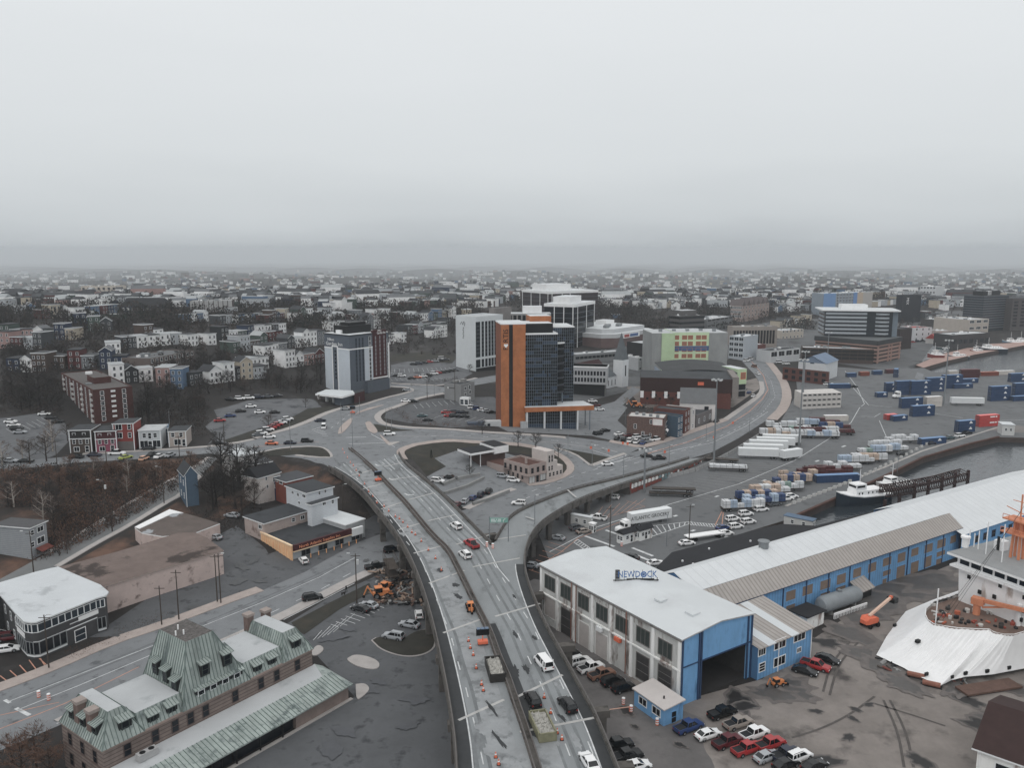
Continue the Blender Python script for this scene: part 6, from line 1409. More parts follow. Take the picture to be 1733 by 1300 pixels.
text('MIX',4.2,WHITE,mx_.root,(-.1,mx_.D*.7,mx_.H*.78),(pi/2,pi/2,-pi/2),'lettering',.05)
dt=Site('dark_waterfront_tower','wide dark glass office tower on the waterfront','office tower',(1660,562),501,(1708,499),(1632,499))
b=MB();W_,D_,H_=dt.W,dt.D,dt.H;DG=M('slate_glass',(44,52,60),.2,.15,.15);b.box(0,W_,0,D_,-4,H_,DG,FLATD);b.box(W_*.1,W_*.8,D_*.2,D_*.7,H_,H_+4,BLACK,FLATD);b.box(W_*.3,W_*.45,D_*.2,D_*.3,H_+.2,H_+4.2,WHITE);dt.part('glass_wall',b)
for k in range(14):b=MB();z_=3+(H_-4)*k/13;b.box(-.3,W_,-.3,0,z_,z_+.8,M('slate_band',(84,90,98),.6,.1,.5));b.box(-.3,0,0,D_,z_,z_+.8,M('slate_band'));b.build('floor_band',dt.root)
block('brown_waterfront_block','dark brown banded block beyond the dark waterfront tower',(1709,560),505,(1790,503),None,M('taupe_cladding',(74,70,70),.8,.1,.2),FLATD,'office',rows=8,colsR=6,w=5,h=1.6,frame=BLACK,pane=GLASS_D,depth=30,bars=0)
block('beige_office','beige three storey office with ribbon windows facing the harbour',(1637,572),541.5,(1674,539.5),(1612,535),M('beige_office_wall',(146,138,130),.8,.07,.3),FLATG,'office',rows=3,colsR=3,w=6,h=2.2,frame=TRIM,pane=GLASS,bars=2)
block('harbour_terminal','low dark harbour terminal with a flat roof along the quay road',(1610,592),567,(1676,563),(1580,574),M('terminal_dark_wall',(58,58,60),.8,.1,.3),FLATG,'terminal',rows=1,colsR=7,w=4,h=3,frame=BLACK,pane=GLASS_D,m0=.5)
rr_=block('red_gabled_pavilion','small white pavilion with a bright red gabled roof by the waterfront road',(1585,583),574,(1602,571),None,M('pavilion_wall',(150,148,146),.8,.06,.5),None,'pavilion',depth=9,para=0)
b=MB();W_,H_=rr_.W,rr_.H;b.mesh([(-.4,-.4,H_),(W_+.4,-.4,H_),(W_+.4,4.5,H_+4),(-.4,4.5,H_+4),(W_+.4,9.4,H_),(-.4,9.4,H_)],[(0,1,2,3),(3,2,4,5),(0,3,5),(1,4,2)],M('red_roof',(150,54,50),.7,.1,.5));rr_.part('gable_roof',b)
block('white_warehouse_block','white block with a red roof edge beside the dark brown hotel on the waterfront road',(1545,578),555,(1577.5,554),None,M('white_block_wall',(158,160,162),.8,.05,.3),M('red_roof'),'building',depth=16,rows=3,colsR=3,w=1.4,h=1.8,frame=TRIM,pane=GLASS_D)
block('dark_brown_hotel','dark brown block with a red sign dot between the parkade and the white block',(1521,592),557,(1544,555),None,M('umber_cladding',(52,42,42),.8,.1,.3),FLATD,'building',depth=20)
block('beige_row_office','long beige two storey office row behind the red gabled pavilion',(1578,575),560,(1612,560),None,M('beige_row_wall',(140,128,122),.8,.07,.3),FLATG,'office',depth=14,rows=1,colsR=5,w=3,h=2.2,frame=TRIM,pane=GLASS_D,m0=.6)
ap=block('blue_tan_apartments','long apartment slab striped in blue, grey and tan, behind the curved glass office',(1392,535),497,(1477,494),None,M('grey_panel_wall',(112,122,132),.8,.06,.3),FLATW,'apartment block',depth=16,rows=5,colsR=16,w=2.2,h=2.0,frame=TRIM,pane=GLASS_D,m0=.4,m1=.92)
W_,H_=ap.W,ap.H
for a_,b_,c_ in((0,.24,(90,124,166)),(.6,.68,(84,118,164)),(.68,.8,(156,140,122)),(.8,1,(146,142,138))):
 b=MB();b.box(W_*a_,W_*b_,-.12,-.01,-4,H_+.2,M('panel_cladding_%d'%(a_*100),c_,.8,.06,.3));ap.part('panel',b)
nc=block('pillared_courthouse','grey stone public building with tall white pillars and dark window strips',(1314,588),552,(1344,549.5),(1240,553),M('courthouse_stone_wall',(128,120,114),.85,.06,.3),FLATG,'public building',para=.8)
nc.windows('R',nc.W*.12,nc.W*.9,8,nc.H*.5,0,1,1.5,nc.H*.62,M('courthouse_stone_wall'),BLACK,bars=0);nc.windows('L',nc.D*.08,nc.D*.95,14,nc.H*.5,0,1,1.8,nc.H*.62,M('courthouse_stone_wall'),BLACK,bars=0)
bk=block('brick_depot','red brick depot with a flat grey roof beside the port gate',(1400,652),630,(1404,629),(1325,622),M('depot_brick',(88,52,45),.9,.15,.5),FLATG,'depot',rows=2,colsL=6,w=2,h=1.8,frame=BLACK,pane=GLASS_D,m0=.3,m1=.75)
br=Site('blue_roof_hall','white hall with a slate blue shallow roof rising behind the red brick depot','hall',(1350,640),612,(1398,616),None,depth=22)
W_,H_=br.W,br.H;BLR=M('slate_blue_roof',(98,116,138),.7,.08,.3)
b=MB();b.box(0,W_,0,22,-3,H_,M('hall_pale_wall',(164,166,168),.8,.06,.4));b.mesh([(0,-.05,H_),(W_,-.05,H_),(W_/2,-.05,H_+4)],[(0,1,2)],BLR);br.part('wall',b)
b=MB();b.mesh([(-.5,-.5,H_),(W_/2,-.5,H_+4.3),(W_+.5,-.5,H_),(-.5,23,H_),(W_/2,23,H_+4.3),(W_+.5,23,H_)],[(0,1,4,3),(1,2,5,4)],BLR);br.part('roof',b)
br.windows('R',W_*.5,W_*.5,1,H_+.6,0,1,2.2,2.2,BLR,BLACK,bars=0)
gq=block('glass_link_building','low white framed glass link building between the courthouse and the brown parkade',(1303,615),594,(1354,589),None,M('link_white_wall',(150,152,154),.7,.05,.5),FLATD,'building',depth=12,rows=1,colsR=4,w=6,h=3.4,frame=WHITE,pane=GLASS_D,m0=.7)
block('red_brick_row','low red brick row at the bend of the road by the building site',(1260,606),584,(1296,583),None,M('row_brick',(92,50,46),.9,.15,.5),FLATG,'row',depth=16,rows=1,colsR=5,w=1.6,h=1.8,m0=.5)
block('glass_corner_hotel','white and glass corner block left of the courthouse',(1233,606),568,(1259,570),None,M('corner_white_wall',(138,144,150),.7,.06,.3),FLATW,'building',depth=20,rows=4,colsR=3,w=3.2,h=2.2,frame=TRIM,pane=GLASS)
cht=block('gabled_hotel','pale stone hotel with a jagged gabled roofline on the hill',(1254,545),518,(1302,512),(1212,527),M('gabled_hotel_wall',(132,116,110),.85,.07,.3),M('gabled_hotel_roof',(92,84,84),.8,.1,.3),'hotel',rows=3,colsR=9,colsL=8,w=1.8,h=2.2,frame=TRIM,pane=GLASS_D,m0=.35)
W_,H_=cht.W,cht.H
for k in range(6):b=MB();x=W_*(k+.5)/6;b.mesh([(x-4,-.3,H_),(x+4,-.3,H_),(x,-.3,H_+6),(x-4,14,H_),(x+4,14,H_),(x,14,H_+6)],[(0,1,2),(0,2,5,3),(2,1,4,5)],M('gabled_hotel_roof'));b.build('gable',cht.root)
ck=block('stepped_concrete_hall','dark stepped concrete municipal hall on the slope behind the arena',(1150,565),535,(1192,533),(1108,540),M('brut_concrete_wall',(78,76,76),.9,.1,.3),FLATG,'public building',rows=3,colsR=6,colsL=5,w=5,h=1.6,frame=BLACK,pane=GLASS_D,bars=0,m0=.3)
b=MB();b.box(ck.W*.2,ck.W*.8,4,16,ck.H,ck.H+4,M('brut_concrete_wall'),FLATG);ck.part('upper_storey',b)
block('hill_parkade','low grey open parkade on the slope left of the gabled hotel',(1196,560),541,(1240,535),None,M('hill_parkade_wall',(96,98,100),.9,.1,.3),FLATG,'parkade',depth=20,rows=2,colsR=6,w=6,h=1.6,frame=CONC,pane=BLACK,bars=0,m0=.4)
block('black_podium_hall','plain black flat roofed hall beside the arena',(1060,620),578,(1103,583),None,M('black_hall_wall',(40,40,42),.8,.1,.3),FLATG,'hall',depth=22)
sc_=block('arched_window_school','long cream school with arched windows high on the left hillside',(138,500),484.5,(205,484),None,M('cream_school_wall',(158,150,140),.85,.05,.2),M('school_roof',(118,114,110),.85,.08,.1),'school',depth=22,rows=2,colsR=8,w=2.4,h=2.6,frame=M('frame_school',(90,80,76),.8,.1,1),pane=GLASS_D,m0=.3,m1=.72)
block('balcony_flats','brown four storey flats with white balcony panels on the left hillside',(322,532),509.5,(393,508.5),None,M('balcony_flats_wall',(60,50,48),.9,.12,.2),FLATG,'apartment block',depth=16,rows=3,colsR=9,w=2.6,h=2.6,frame=M('panel_pale',(150,150,150),.8,.06,.5),pane=M('panel_pale'),m0=.3,m1=.85,bars=0)
lb=block('long_blue_hall','long dark blue hall with a steep black roof and white windows on the left hillside',(205,528),518,(277,518),None,M('long_blue_wall',(52,68,86),.8,.08,.3),None,'hall',depth=16,rows=1,colsR=9,w=1.6,h=1.8,frame=TRIM,pane=WHITE,m0=.5,para=0)
b=MB();W_,H_=lb.W,lb.H;b.mesh([(-.5,-.5,H_),(W_+.5,-.5,H_),(W_-2,8,H_+6),(2,8,H_+6),(W_+.5,16.5,H_),(-.5,16.5,H_)],[(0,1,2,3),(3,2,4,5),(0,3,5),(1,4,2)],M('black_roof'));lb.part('gable_roof',b)
block('white_banded_school','flat white banded school with a dark window strip on the hill above the grey hotel',(497,512),498,(572,498),None,M('white_band_wall',(142,144,146),.8,.05,.3),FLATW,'school',depth=20,rows=1,colsR=10,w=5,h=2.2,frame=BLACK,pane=GLASS_D,bars=0,m0=.6)
block('dark_row_long','long grey roofed terrace with balconies just above the bare trees',(255,632),607,(328,593),None,M('long_terrace_wall',(92,82,78),.85,.1,.4),M('grey_long_roof',(92,94,96),.85,.08,.3),'terrace',depth=16,rows=2,colsR=10,w=1.4,h=1.6,m0=.35,m1=.8,pane=GLASS_D)
block('grey_walkway_block','long low grey walkway building behind the white office block',(974,614),600,(1056,594),None,M('walkway_grey_wall',(112,114,116),.8,.06,.3),FLATG,'building',depth=10,rows=1,colsR=12,w=3.4,h=1.8,frame=CONC,pane=GLASS_D,m0=.55,bars=0)
block('pale_lean_block','small pale flat roofed block between the arena and the green building site',(1080,628),606,(1100,604),None,M('pale_lean_wall',(140,142,144),.8,.06,.3),FLATW,'building',depth=12,rows=2,colsR=3,w=1.6,h=1.4)
block('cream_corner_block','cream two storey corner block left of the curved glass office',(1322,574),560,(1360,557),None,M('cream_corner_wall',(150,142,132),.8,.06,.3),FLATG,'building',depth=14,rows=2,colsR=6,w=1.6,h=1.6,pane=GLASS_D)
block('dark_mid_block','dark flat roofed block between the beige office and the black slab hotel',(1582,555),541,(1616,539),None,M('dark_mid_wall',(66,64,64),.8,.08,.3),FLATG,'building',depth=16,rows=2,colsR=6,w=2.2,h=1.6,pane=GLASS_D)
block('white_mid_block','white four storey block far behind the black slab hotel',(1556,505),484,(1584,485),None,M('white_mid_wall',(158,160,162),.8,.05,.3),FLATW,'building',depth=20,rows=3,colsR=5,w=2.4,h=2,pane=GLASS)
PAINT={}
for n_,c_,r_ in(('white',(214,217,219),.3),('black',(20,22,25),.25),('grey',(84,88,93),.3),('silver',(142,146,150),.3),('red',(160,26,30),.3),('dark red',(92,24,32),.3),('blue',(38,62,112),.3),('navy',(30,38,60),.3),('brown',(128,92,74),.35),('orange',(186,92,50),.35),('tan',(136,126,118),.35),('teal',(54,82,88),.3),('peach',(196,150,122),.4),('lime',(150,160,60),.4)):
 PAINT[n_]=M('car_paint_'+n_.replace(' ','_'),c_,r_,.04,.5,spec=.5)
CGLASS=M('car_glass',(24,29,34),.1,.1,1,spec=.6)
LAMP_W=M('headlight_lens',(190,192,194),.2,.05,2);LAMP_R=M('tail_light_lens',(130,26,24),.3,.05,2)
RIM=M('wheel_rim',(120,122,125),.4,.1,3,metal=.4)
CARW={}
def wheel_mesh(r=.34,w=.24):
 k=('wheel',r,w)
 if k not in CARW:
  b=MB();b.tube([(0,-w/2,0),(0,w/2,0)],r,RUBBER,12);b.tube([(0,-w/2-.012,0),(0,w/2+.012,0)],r*.6,RIM,8);CARW[k]=b.data('wheel')
 return CARW[k]
def ring(x,hw,zb,zt):
 zm=zb+(zt-zb)*.6
 return[(x,-hw*.93,zb),(x,-hw,zb+(zt-zb)*.25),(x,-hw,zm),(x,-hw*.9,zt),(x,hw*.9,zt),(x,hw,zm),(x,hw,zb+(zt-zb)*.25),(x,hw*.93,zb)]
SPEC={'sedan':([(-2.32,.62),(-2.25,.9),(-1.75,.98),(1.1,.95),(1.35,.9),(2.0,.78),(2.28,.66),(2.34,.5)],(-1.85,1.15),(-1.1,.25),1.43,.94,.9,(-1.42,1.42)),'suv':([(-2.3,.7),(-2.26,1.0),(-1.9,1.06),(1.0,1.04),(1.25,1.0),(2.0,.9),(2.26,.76),(2.32,.5)],(-2.22,1.1),(-1.95,.3),1.7,1.03,.93,(-1.42,1.42)),'hatchback':([(-2.0,.66),(-1.96,.95),(-1.6,1.0),(.9,.97),(1.1,.92),(1.75,.8),(1.98,.68),(2.04,.5)],(-1.92,1.0),(-1.5,.2),1.5,.96,.88,(-1.25,1.28)),'pickup':([(-2.75,.8),(-2.72,1.05),(-.75,1.06),(1.2,1.06),(1.45,1.04),(2.5,.98),(2.72,.84),(2.78,.55)],(-.95,1.4),(-.7,.62),1.82,1.05,.97,(-1.7,1.78)),'van':([(-2.6,.8),(-2.56,1.12),(-2.3,1.14),(1.3,1.14),(1.5,1.1),(2.3,.96),(2.52,.8),(2.6,.5)],(-2.54,1.75),(-2.48,1.0),2.02,1.12,.98,(-1.6,1.65))}
def car_parts(kind,paint):
 k=(kind,paint)
 if k in CARW:return CARW[k]
 st,(c0,c1),(r0,r1),zr,zb,hw,wx=SPEC[kind]
 P_=PAINT[paint]
 b=MB();b.loft([ring(x,hw*(1 if abs(x)<2 else.93),.26,z)for x,z in st],P_)
 tw=hw*.76
 b.loft([[(x,-w,z)for w,z in((tw,zr-.06),(tw*.9,zr),(-tw*.9,zr),(-tw,zr-.06))]for x in(r0-.05,(r0+r1)/2,r1+.05)],P_)
 for s in(1,-1):
  for xa,xb in((c0,r0),(c1,r1)):b.bar((xa,s*hw*.86,zb),(xb,s*tw*.97,zr-.03),.1,.1,P_)
  xm=(r0+r1)/2+.1;b.bar((xm,s*hw*.875,zb),(xm,s*tw*1.0,zr-.03),.1,.06,P_)
  if kind in('suv','van'):b.bar((r0+.55,s*hw*.875,zb),(r0+.6,s*tw*1.0,zr-.03),.2 if kind=='suv' else.6,.07,P_)
  if kind=='suv':b.bar((r0+.1,s*tw*.85,zr+.05),(r1-.1,s*tw*.85,zr+.05),.05,.05,BLACK)
  for x in wx:b.loft([[(x+.46*math.cos(a),s*(hw+.005),.34+.46*math.sin(a))for a in[i*pi/6 for i in range(7)]],[(x+.38*math.cos(a),s*(hw+.008),.34+.38*math.sin(a))for a in[i*pi/6 for i in range(7)]]],BLACK,close=False,caps=False)
 if kind=='pickup':
  BED=M('pickup_bed',(40,42,45),.8,.2,1)
  b.box(-2.66,-1.0,-.78,.78,1.03,1.075,BED)
  for s in(.86,-.86):b.box(-2.72,-.95,s-.07,s+.07,1.0,1.14,P_)
  b.box(-2.76,-2.66,-.86,.86,.8,1.14,P_)
 for x,zz in((st[0][0],.42),(st[-1][0],.42)):b.box(x-.05,x+.05,-hw*.85,hw*.85,.3,.52,BLACK)
 body=b.data('body')
 g_=MB();lo=[(c0,-hw*.87,zb),(c1,-hw*.87,zb),(c1,hw*.87,zb),(c0,hw*.87,zb)];hi=[(r0,-tw*.97,zr-.05),(r1,-tw*.97,zr-.05),(r1,tw*.97,zr-.05),(r0,tw*.97,zr-.05)]
 g_.mesh(lo+hi,[(0,1,5,4),(1,2,6,5),(2,3,7,6),(3,0,4,7)],CGLASS if kind!='van' or True else P_)
 glass=g_.data('windows')
 hl_=MB();hl_.box(-.05,.05,-.2,.2,-.07,.07,LAMP_W);tl=MB();tl.box(-.04,.04,-.14,.14,-.1,.1,LAMP_R)
 CARW[k]=(body,glass,hl_.data('headlight'),tl.data('tail_light'),st,hw,wx)
 return CARW[k]
FARCAR={}
def far_mesh(kind,paint):
 k=(kind,paint)
 if k not in FARCAR:
  st,(c0,c1),(r0,r1),zr,zb,hw,wx=SPEC[kind];b=MB();P_=PAINT[paint];tw=hw*.76
  b.loft([ring(x,hw*(1 if abs(x)<2 else.93),.28,z)for x,z in st],P_)
  b.mesh([(c0,-hw*.87,zb-.03),(c1,-hw*.87,zb-.03),(c1,hw*.87,zb-.03),(c0,hw*.87,zb-.03),(r0,-tw,zr),(r1,-tw,zr),(r1,tw,zr),(r0,tw,zr)],[(0,1,5,4),(1,2,6,5),(2,3,7,6),(3,0,4,7)],CGLASS)
  b.box(r0,r1,-tw,tw,zr-.03,zr+.03,P_)
  if kind=='pickup':b.box(-2.6,-1.0,-.8,.8,1.04,1.08,BLACK)
  for x in wx:
   for s in(1,-1):b.tube([(x,s*hw-.12,.33),(x,s*hw+.02,.33)],.33,RUBBER,8)
  FARCAR[k]=b.data('car')
 return FARCAR[k]
NAMES={'sedan':'sedan','suv':'suv','hatchback':'hatchback','pickup':'pickup_truck','van':'van'}
CARS=[]
def car(px,py,deg,kind,paint,label,group=None,z=None,near=None,scale=1.0):
 loc=P(px,py,.09)if z is None else G(px,py,z)
 rot=math.radians(deg)
 near=(py>800)if near is None else near
 cat={'pickup':'pickup truck','van':'van'}.get(kind,'car')
 if not near:
  o=link(NAMES[kind],far_mesh(kind,paint),None,loc,rot);tag(o,label,cat,group)
 else:
  o=thing(NAMES[kind],label,cat,loc,rot,group)
  body,glass,hl_,tl,st,hw,wx=car_parts(kind,paint)
  link('body',body,o);link('windows',glass,o)
  for x in wx:
   for s in(1,-1):link('wheel',wheel_mesh(),o,(x,s*(hw-.12),.34))
  for s in(1,-1):
   link('headlight',hl_,o,(st[-2][0]+.02,s*hw*.68,.66));link('tail_light',tl,o,(st[0][0]+.0,s*hw*.74,.78 if kind!='van' else.95))
 CARS.append(o);return o
def autolabel(objs,fmt,key=None):
 objs=sorted(objs,key=key or(lambda o:(round(pix(o.location)[0]),-o.location.z)))
 for i,o in enumerate(objs):o['label']=fmt.format(o=ordn(i),n=len(objs),**{k:o.get(k,'')for k in()})
 return objs
def row(p0,p1,n,deg,spec,where,group,z=None,near=None,jit=4):
 """n cars in a line; each label gives paint, kind and its place in the line"""
 out=[]
 for i in range(n):
  t=i/max(n-1,1);sp=spec[i%len(spec)]
  if sp is None:continue
  kd,pt=sp
  o=car(p0[0]+(p1[0]-p0[0])*t,p0[1]+(p1[1]-p0[1])*t,deg+RND.uniform(-jit,jit),kd,pt,'',group,z,near);out.append((o,kd,pt))
 out.sort(key=lambda q:pix(q[0].location)[0])
 for i,(o,kd,pt)in enumerate(out):o['label']=f"{pt} {NAMES[kd].replace('_', ' ')} {where}, {ordn(i)} from the left" if len(out)>1 else f"{pt} {NAMES[kd].replace('_', ' ')} {where}"
S,U,H_b,K,V='sedan','suv','hatchback','pickup','van'
car(772,894,118,U,'white','white suv driving away on the overpass ahead of the red pickup',z=DZ)
car(798,925,120,K,'red','red pickup truck driving up the overpass between two white cars',z=DZ)
car(787,943,116,U,'white','white suv just behind the red pickup on the overpass',z=DZ)
v_=car(920,1128,110,V,'white','white work van driving up the overpass alone',z=DZ)
car(901,1190,107,U,'black','black suv in the left lane beside the traffic cones on the overpass',z=DZ)
car(960,1199,110,U,'black','black suv with a sloping tail in the right lane of the overpass',z=DZ)
car(997,1296,106,S,'white','white sedan with a dark sunroof at the near end of the overpass',z=DZ)
car(529,1016,25,U,'black','black suv driving along the wide street behind the station')
car(636,963,25,K,'black','black pickup truck coming out from under the overpass')
car(664,935,28,U,'black','dark car in the shade below the overpass')
car(514,953,120,H_b,'white','white hatchback parked before the supply shop')
car(364,913,150,S,'silver','silver sedan parked at the end of the low tan depot')
car(610,1035,150,S,'black','black sedan parked on the lawn strip side of the station lot');car(625,1029,150,S,'silver','silver sedan parked beside the black one in the station lot')
car(666,1082,160,U,'silver','silver suv parked on the curved lawn island');car(693,1062,158,S,'silver','silver sedan parked close to the bridge pier')
car(709,1045,100,H_b,'white','white hatchback half hidden behind the bridge pier')
car(12,1104,20,S,'white','white sedan in the orange bay by the dark shingled shop');car(16,1084,20,U,'dark red','dark red suv beside the dark shingled shop');car(-2,1080,20,S,'white','white sedan at the very edge beside the dark shingled shop',near=True)
car(390,793,150,S,'silver','grey sedan in the yard among the bare trees');car(393,876,160,S,'silver','pale sedan parked below the bare trees by the fence')
car(343+600,914,150,S,'silver','silver sedan in the orange striped bay below the ramp');car(976,897,35,U,'grey','grey suv beside the white trailer cabin');car(988,903,25,S,'tan','beige sedan by the gate office barrier')
car(1012,880,150,K,'white','white pickup truck parked behind the white trailer cabin');car(953,871,150,H_b,'silver','pale hatchback under the ramp pier');car(1038,845,160,H_b,'white','white hatchback in the dark under the ramp');car(897,961,160,S,'silver','grey sedan low beside the ramp foot')
car(1040,803,160,S,'white','white sedan in the shade behind the flatbed')if 0 else None
row((963,1113),(1055,1170),6,30,[(U,'black'),(U,'white'),(K,'white'),(K,'brown'),(U,'black'),(U,'black')],'nosed to the white dock wall','cars along the white dock wall',jit=3)
row((1044,1268),(1060,1287),2,20,[(K,'black'),(K,'black')],'in the shadow at the overpass foot','cars at the overpass foot');car(1077,1303,20,S,'white','white sedan cut off at the bottom beside the overpass foot')
row((1165,1237),(1330,1300),6,28,[(K,'blue'),(S,'white'),(K,'dark red'),(K,'red'),(S,'silver'),(S,'black')],'in the near row by the gate office','near row of cars in the yard',jit=3)
row((1222,1213),(1330,1284),5,28,[(K,'black'),(K,'tan'),(K,'white'),(K,'red'),(K,'navy')],'in the far row by the gate office','far row of cars in the yard',jit=3)
car(1352,1287,28,U,'white','white suv with a black sunroof at the end of the yard rows');car(1378,1303,28,S,'black','black sedan last of all in the yard rows')
car(1362,1141,-35,S,'black','black sedan parked beside the red pickup at the blue office');car(1380,1132,-38,K,'red','red pickup with a white box bed at the blue office');car(1400,1121,-38,S,'black','dark sedan behind the red pickup at the blue office')
row((1245,895),(1330,862),5,20,[(U,'white'),(U,'white'),(U,'white'),(S,'grey'),(U,'white')],'in the front row beside the black roof','port car park front row')
row((1240,882),(1328,850),5,20,[(U,'white'),(U,'white'),(S,'white'),(S,'white'),(U,'grey')],'in the back row beside the wrapped timber loads','port car park back row')
car(1224,897,22,S,'blue','blue sedan at the near end of the port car rows');car(1228,907,22,U,'white','white suv nearest the black flat roof');car(1162,923,15,S,'white','white sedan by the flat white trailer');car(1109,957,20,S,'white','white sedan tight against the corner of the white dock roof');car(1067,947,150,S,'black','black car behind the white dock roof')
for px,py,pt,lab in((1408,838,'black','black car on the quay road, nearest to the white boat'),(1409,824,'dark red','dark red car on the quay road among the timber loads'),(1525,788,'black','black car on the quay road above the moored tug'),(1574,763,'navy','dark pair of cars midway along the quay road'),(1606,755,'teal','dark green car on the quay road beside the water'),(1624,743,'white','white car on the quay road near the blue container'),(1636,740,'black','black car just beyond the white one on the quay road')):
 car(px,py,20,U if pt=='white' else S,pt,lab)
car(1338,858,18,U,'white','white suv at the end of the port car park by the quay')
for px,py,dg,kd,pt,lab in((456,742,20,S,'white','white sedan coming round the bend into the junction'),(460,753,5,S,'orange','orange taxi on the street before the junction'),(491,752,5,S,'navy','dark blue sedan behind the orange taxi'),(520,749,5,U,'black','black suv waiting at the junction'),(548,725,100,V,'white','white van turning at the striped junction island'),(542,714,25,S,'navy','dark blue car on the junction bend'),(585,694,15,S,'silver','silver sedan before the hotel canopy'),(659,737,5,U,'white','white suv at the stop line by the crossing signal'),(687,681,0,S,'white','white sedan on the street behind the parking lot'),(700,681,0,S,'black','dark sedan on the street behind the parking lot'),(689,662,170,S,'silver','silver car on the boulevard by the hotel'),(1028,788,10,S,'white','white sedan on the wide street below the grass wedge'),(1094,774,10,S,'black','black sedan on the wide street at the crossing'),(1115,778,10,K,'black','black pickup with an orange lamp on the wide street'),(878,855,170,U,'white','white suv on the street left of the ramp wall'),(1282,634,100,S,'white','white sedan on the curving harbour road'),(1276,622,100,V,'brown','brown truck on the curving harbour road'),(1212,715,60,S,'black','black car parked at the gabled hall'),(1606,583,75,S,'white','white car on the waterfront road, farther one'),(1598,597,75,V,'white','white van on the waterfront road by the parkade'),(374,753,8,S,'black','black car on the upper street by the beige house'),(252,762,5,S,'black','black car before the white shop'),(160,773,3,S,'navy','dark sedan parked opposite the pink house'),(198,770,3,K,'white','white pickup truck parked opposite the red town house'),(130,776,3,S,'black','black sedan parked opposite the brown mansard house'),(213,777,60,S,'lime','lime green car on the bank below the upper street'),(270,775,80,S,'white','white car facing the bank below the white shop'),(288,773,80,S,'silver','silver car facing the bank below the white shop'),(258,772,80,S,'black','black car facing the bank below the white shop'),(244,779,80,H_b,'peach','pale pink hatchback facing the bank'),(18,783,5,S,'silver','silver sedan at the left end of the upper street'),(45,783,3,S,'black','black sedan at the left end of the upper street')):
 car(px,py,dg,kd,pt,lab)
car(820,777,15,S,'black','black sedan by the gas bar');car(832,781,15,H_b,'orange','orange hatchback by the gas bar');car(812,785,15,S,'silver','silver sedan nearest the road by the gas bar')if 0 else car(842,785,18,S,'silver','silver sedan beside the orange hatchback')
car(851,809,-15,U,'silver','silver suv at the kerb of the tan corner building');car(869,816,-15,U,'white','pale suv at the kerb corner of the tan building')
car(741,817,-20,U,'white','white suv in the sunken lot beside the overpass wall');car(763,811,-10,S,'black','black sedan in the sunken lot')
row((774,857),(827,835),5,75,[(S,'dark red'),(S,'silver'),(H_b,'blue'),(U,'navy'),(U,'black')],'in the walled lot below the overpass','cars in the walled lot below the overpass')
MIXC=[(S,'black'),(U,'white'),(S,'grey'),(S,'silver'),(S,'black'),(U,'navy'),(S,'white'),(H_b,'red')]
def mixed(n,seed):rr=random.Random(seed);return[rr.choice(MIXC)for _ in range(n)]
row((437,739),(487,712),10,30,mixed(10,1),'in the row along the grass verge','cars along the grass verge',jit=2)
row((372,714),(425,690),4,20,[(S,'red'),(S,'blue'),(S,'black'),(S,'white')],'in the open lot behind the upper street','cars in the open lot');row((390,678),(470,672),6,10,mixed(6,2),'at the back edge of the open lot','cars at the back of the open lot');row((440,700),(465,700),2,20,[(S,'white'),(S,'black')],'alone in the middle of the open lot','cars in the middle of the open lot')
row((18,716),(34,734),4,10,[(S,'white'),(S,'white'),(U,'black'),(S,'silver')],'in the left column of the hillside lot','cars in the hillside lot');row((75,703),(98,716),3,15,[(S,'white'),(S,'black'),(S,'black')],'in the blue bays of the hillside lot','cars in the blue bays')
row((663,637),(680,638),3,5,mixed(3,4),'at the left of the hotel car park','hotel car park left');row((700,618),(755,610),7,5,mixed(7,5),'in the back row of the hotel car park','hotel car park back row');row((735,634),(770,628),6,10,mixed(6,6),'in the front row of the hotel car park','hotel car park front row')
row((697,642),(726,637),4,5,[(S,'black'),(S,'orange'),(S,'white'),(S,'black')],'in the middle of the hotel car park','hotel car park middle');car(748,609,20,V,'white','white van in the hotel car park')
row((755,700),(785,700),5,10,[(S,'red'),(S,'dark red'),(U,'navy'),(S,'navy'),(S,'black')],'in the middle block of the tower car park','tower car park middle block');row((800,692),(832,700),5,20,[(U,'white'),(U,'blue'),(S,'white'),(S,'silver'),(S,'black')],'in the right column of the tower car park','tower car park right column');row((715,706),(724,713),2,5,[(S,'teal'),(S,'black')],'alone at the left of the tower car park','tower car park left');row((760,706),(786,707),4,8,[(S,'red'),(U,'black'),(S,'navy'),(S,'black')],'in the middle front of the tower car park','tower car park front')
row((1048,737),(1110,746),5,30,[(S,'white'),(S,'dark red'),(U,'white'),(U,'silver'),(K,'white')],'in the back row before the brown brick walk-up','cars by the walk-up back row');row((1044,744),(1088,752),5,70,[(S,'black'),(U,'black'),(U,'white'),(U,'white'),(S,'blue')],'in the front row before the brown brick walk-up','cars by the walk-up front row')
row((1003,681),(1015,695),3,10,[(S,'white'),(S,'dark red'),(S,'white')],'beside the orange rimmed podium','cars by the podium');row((942,722),(952,722),2,60,[(S,'black'),(S,'black')],'under the podium front','cars under the podium');row((1012,736),(1024,731),2,30,[(U,'black'),(S,'black')],'by the ramp down to the garage','cars by the garage ramp')
row((1264,612),(1292,600),5,30,[(V,'white'),(V,'white'),(S,'white'),(V,'white'),(S,'black')],'parked along the bend past the green building site','vans along the bend');row((1308,612),(1330,617),3,5,[(V,'white'),(V,'white'),(V,'white')],'in the row left of the blue-roofed hall','white vans left of the blue roof')
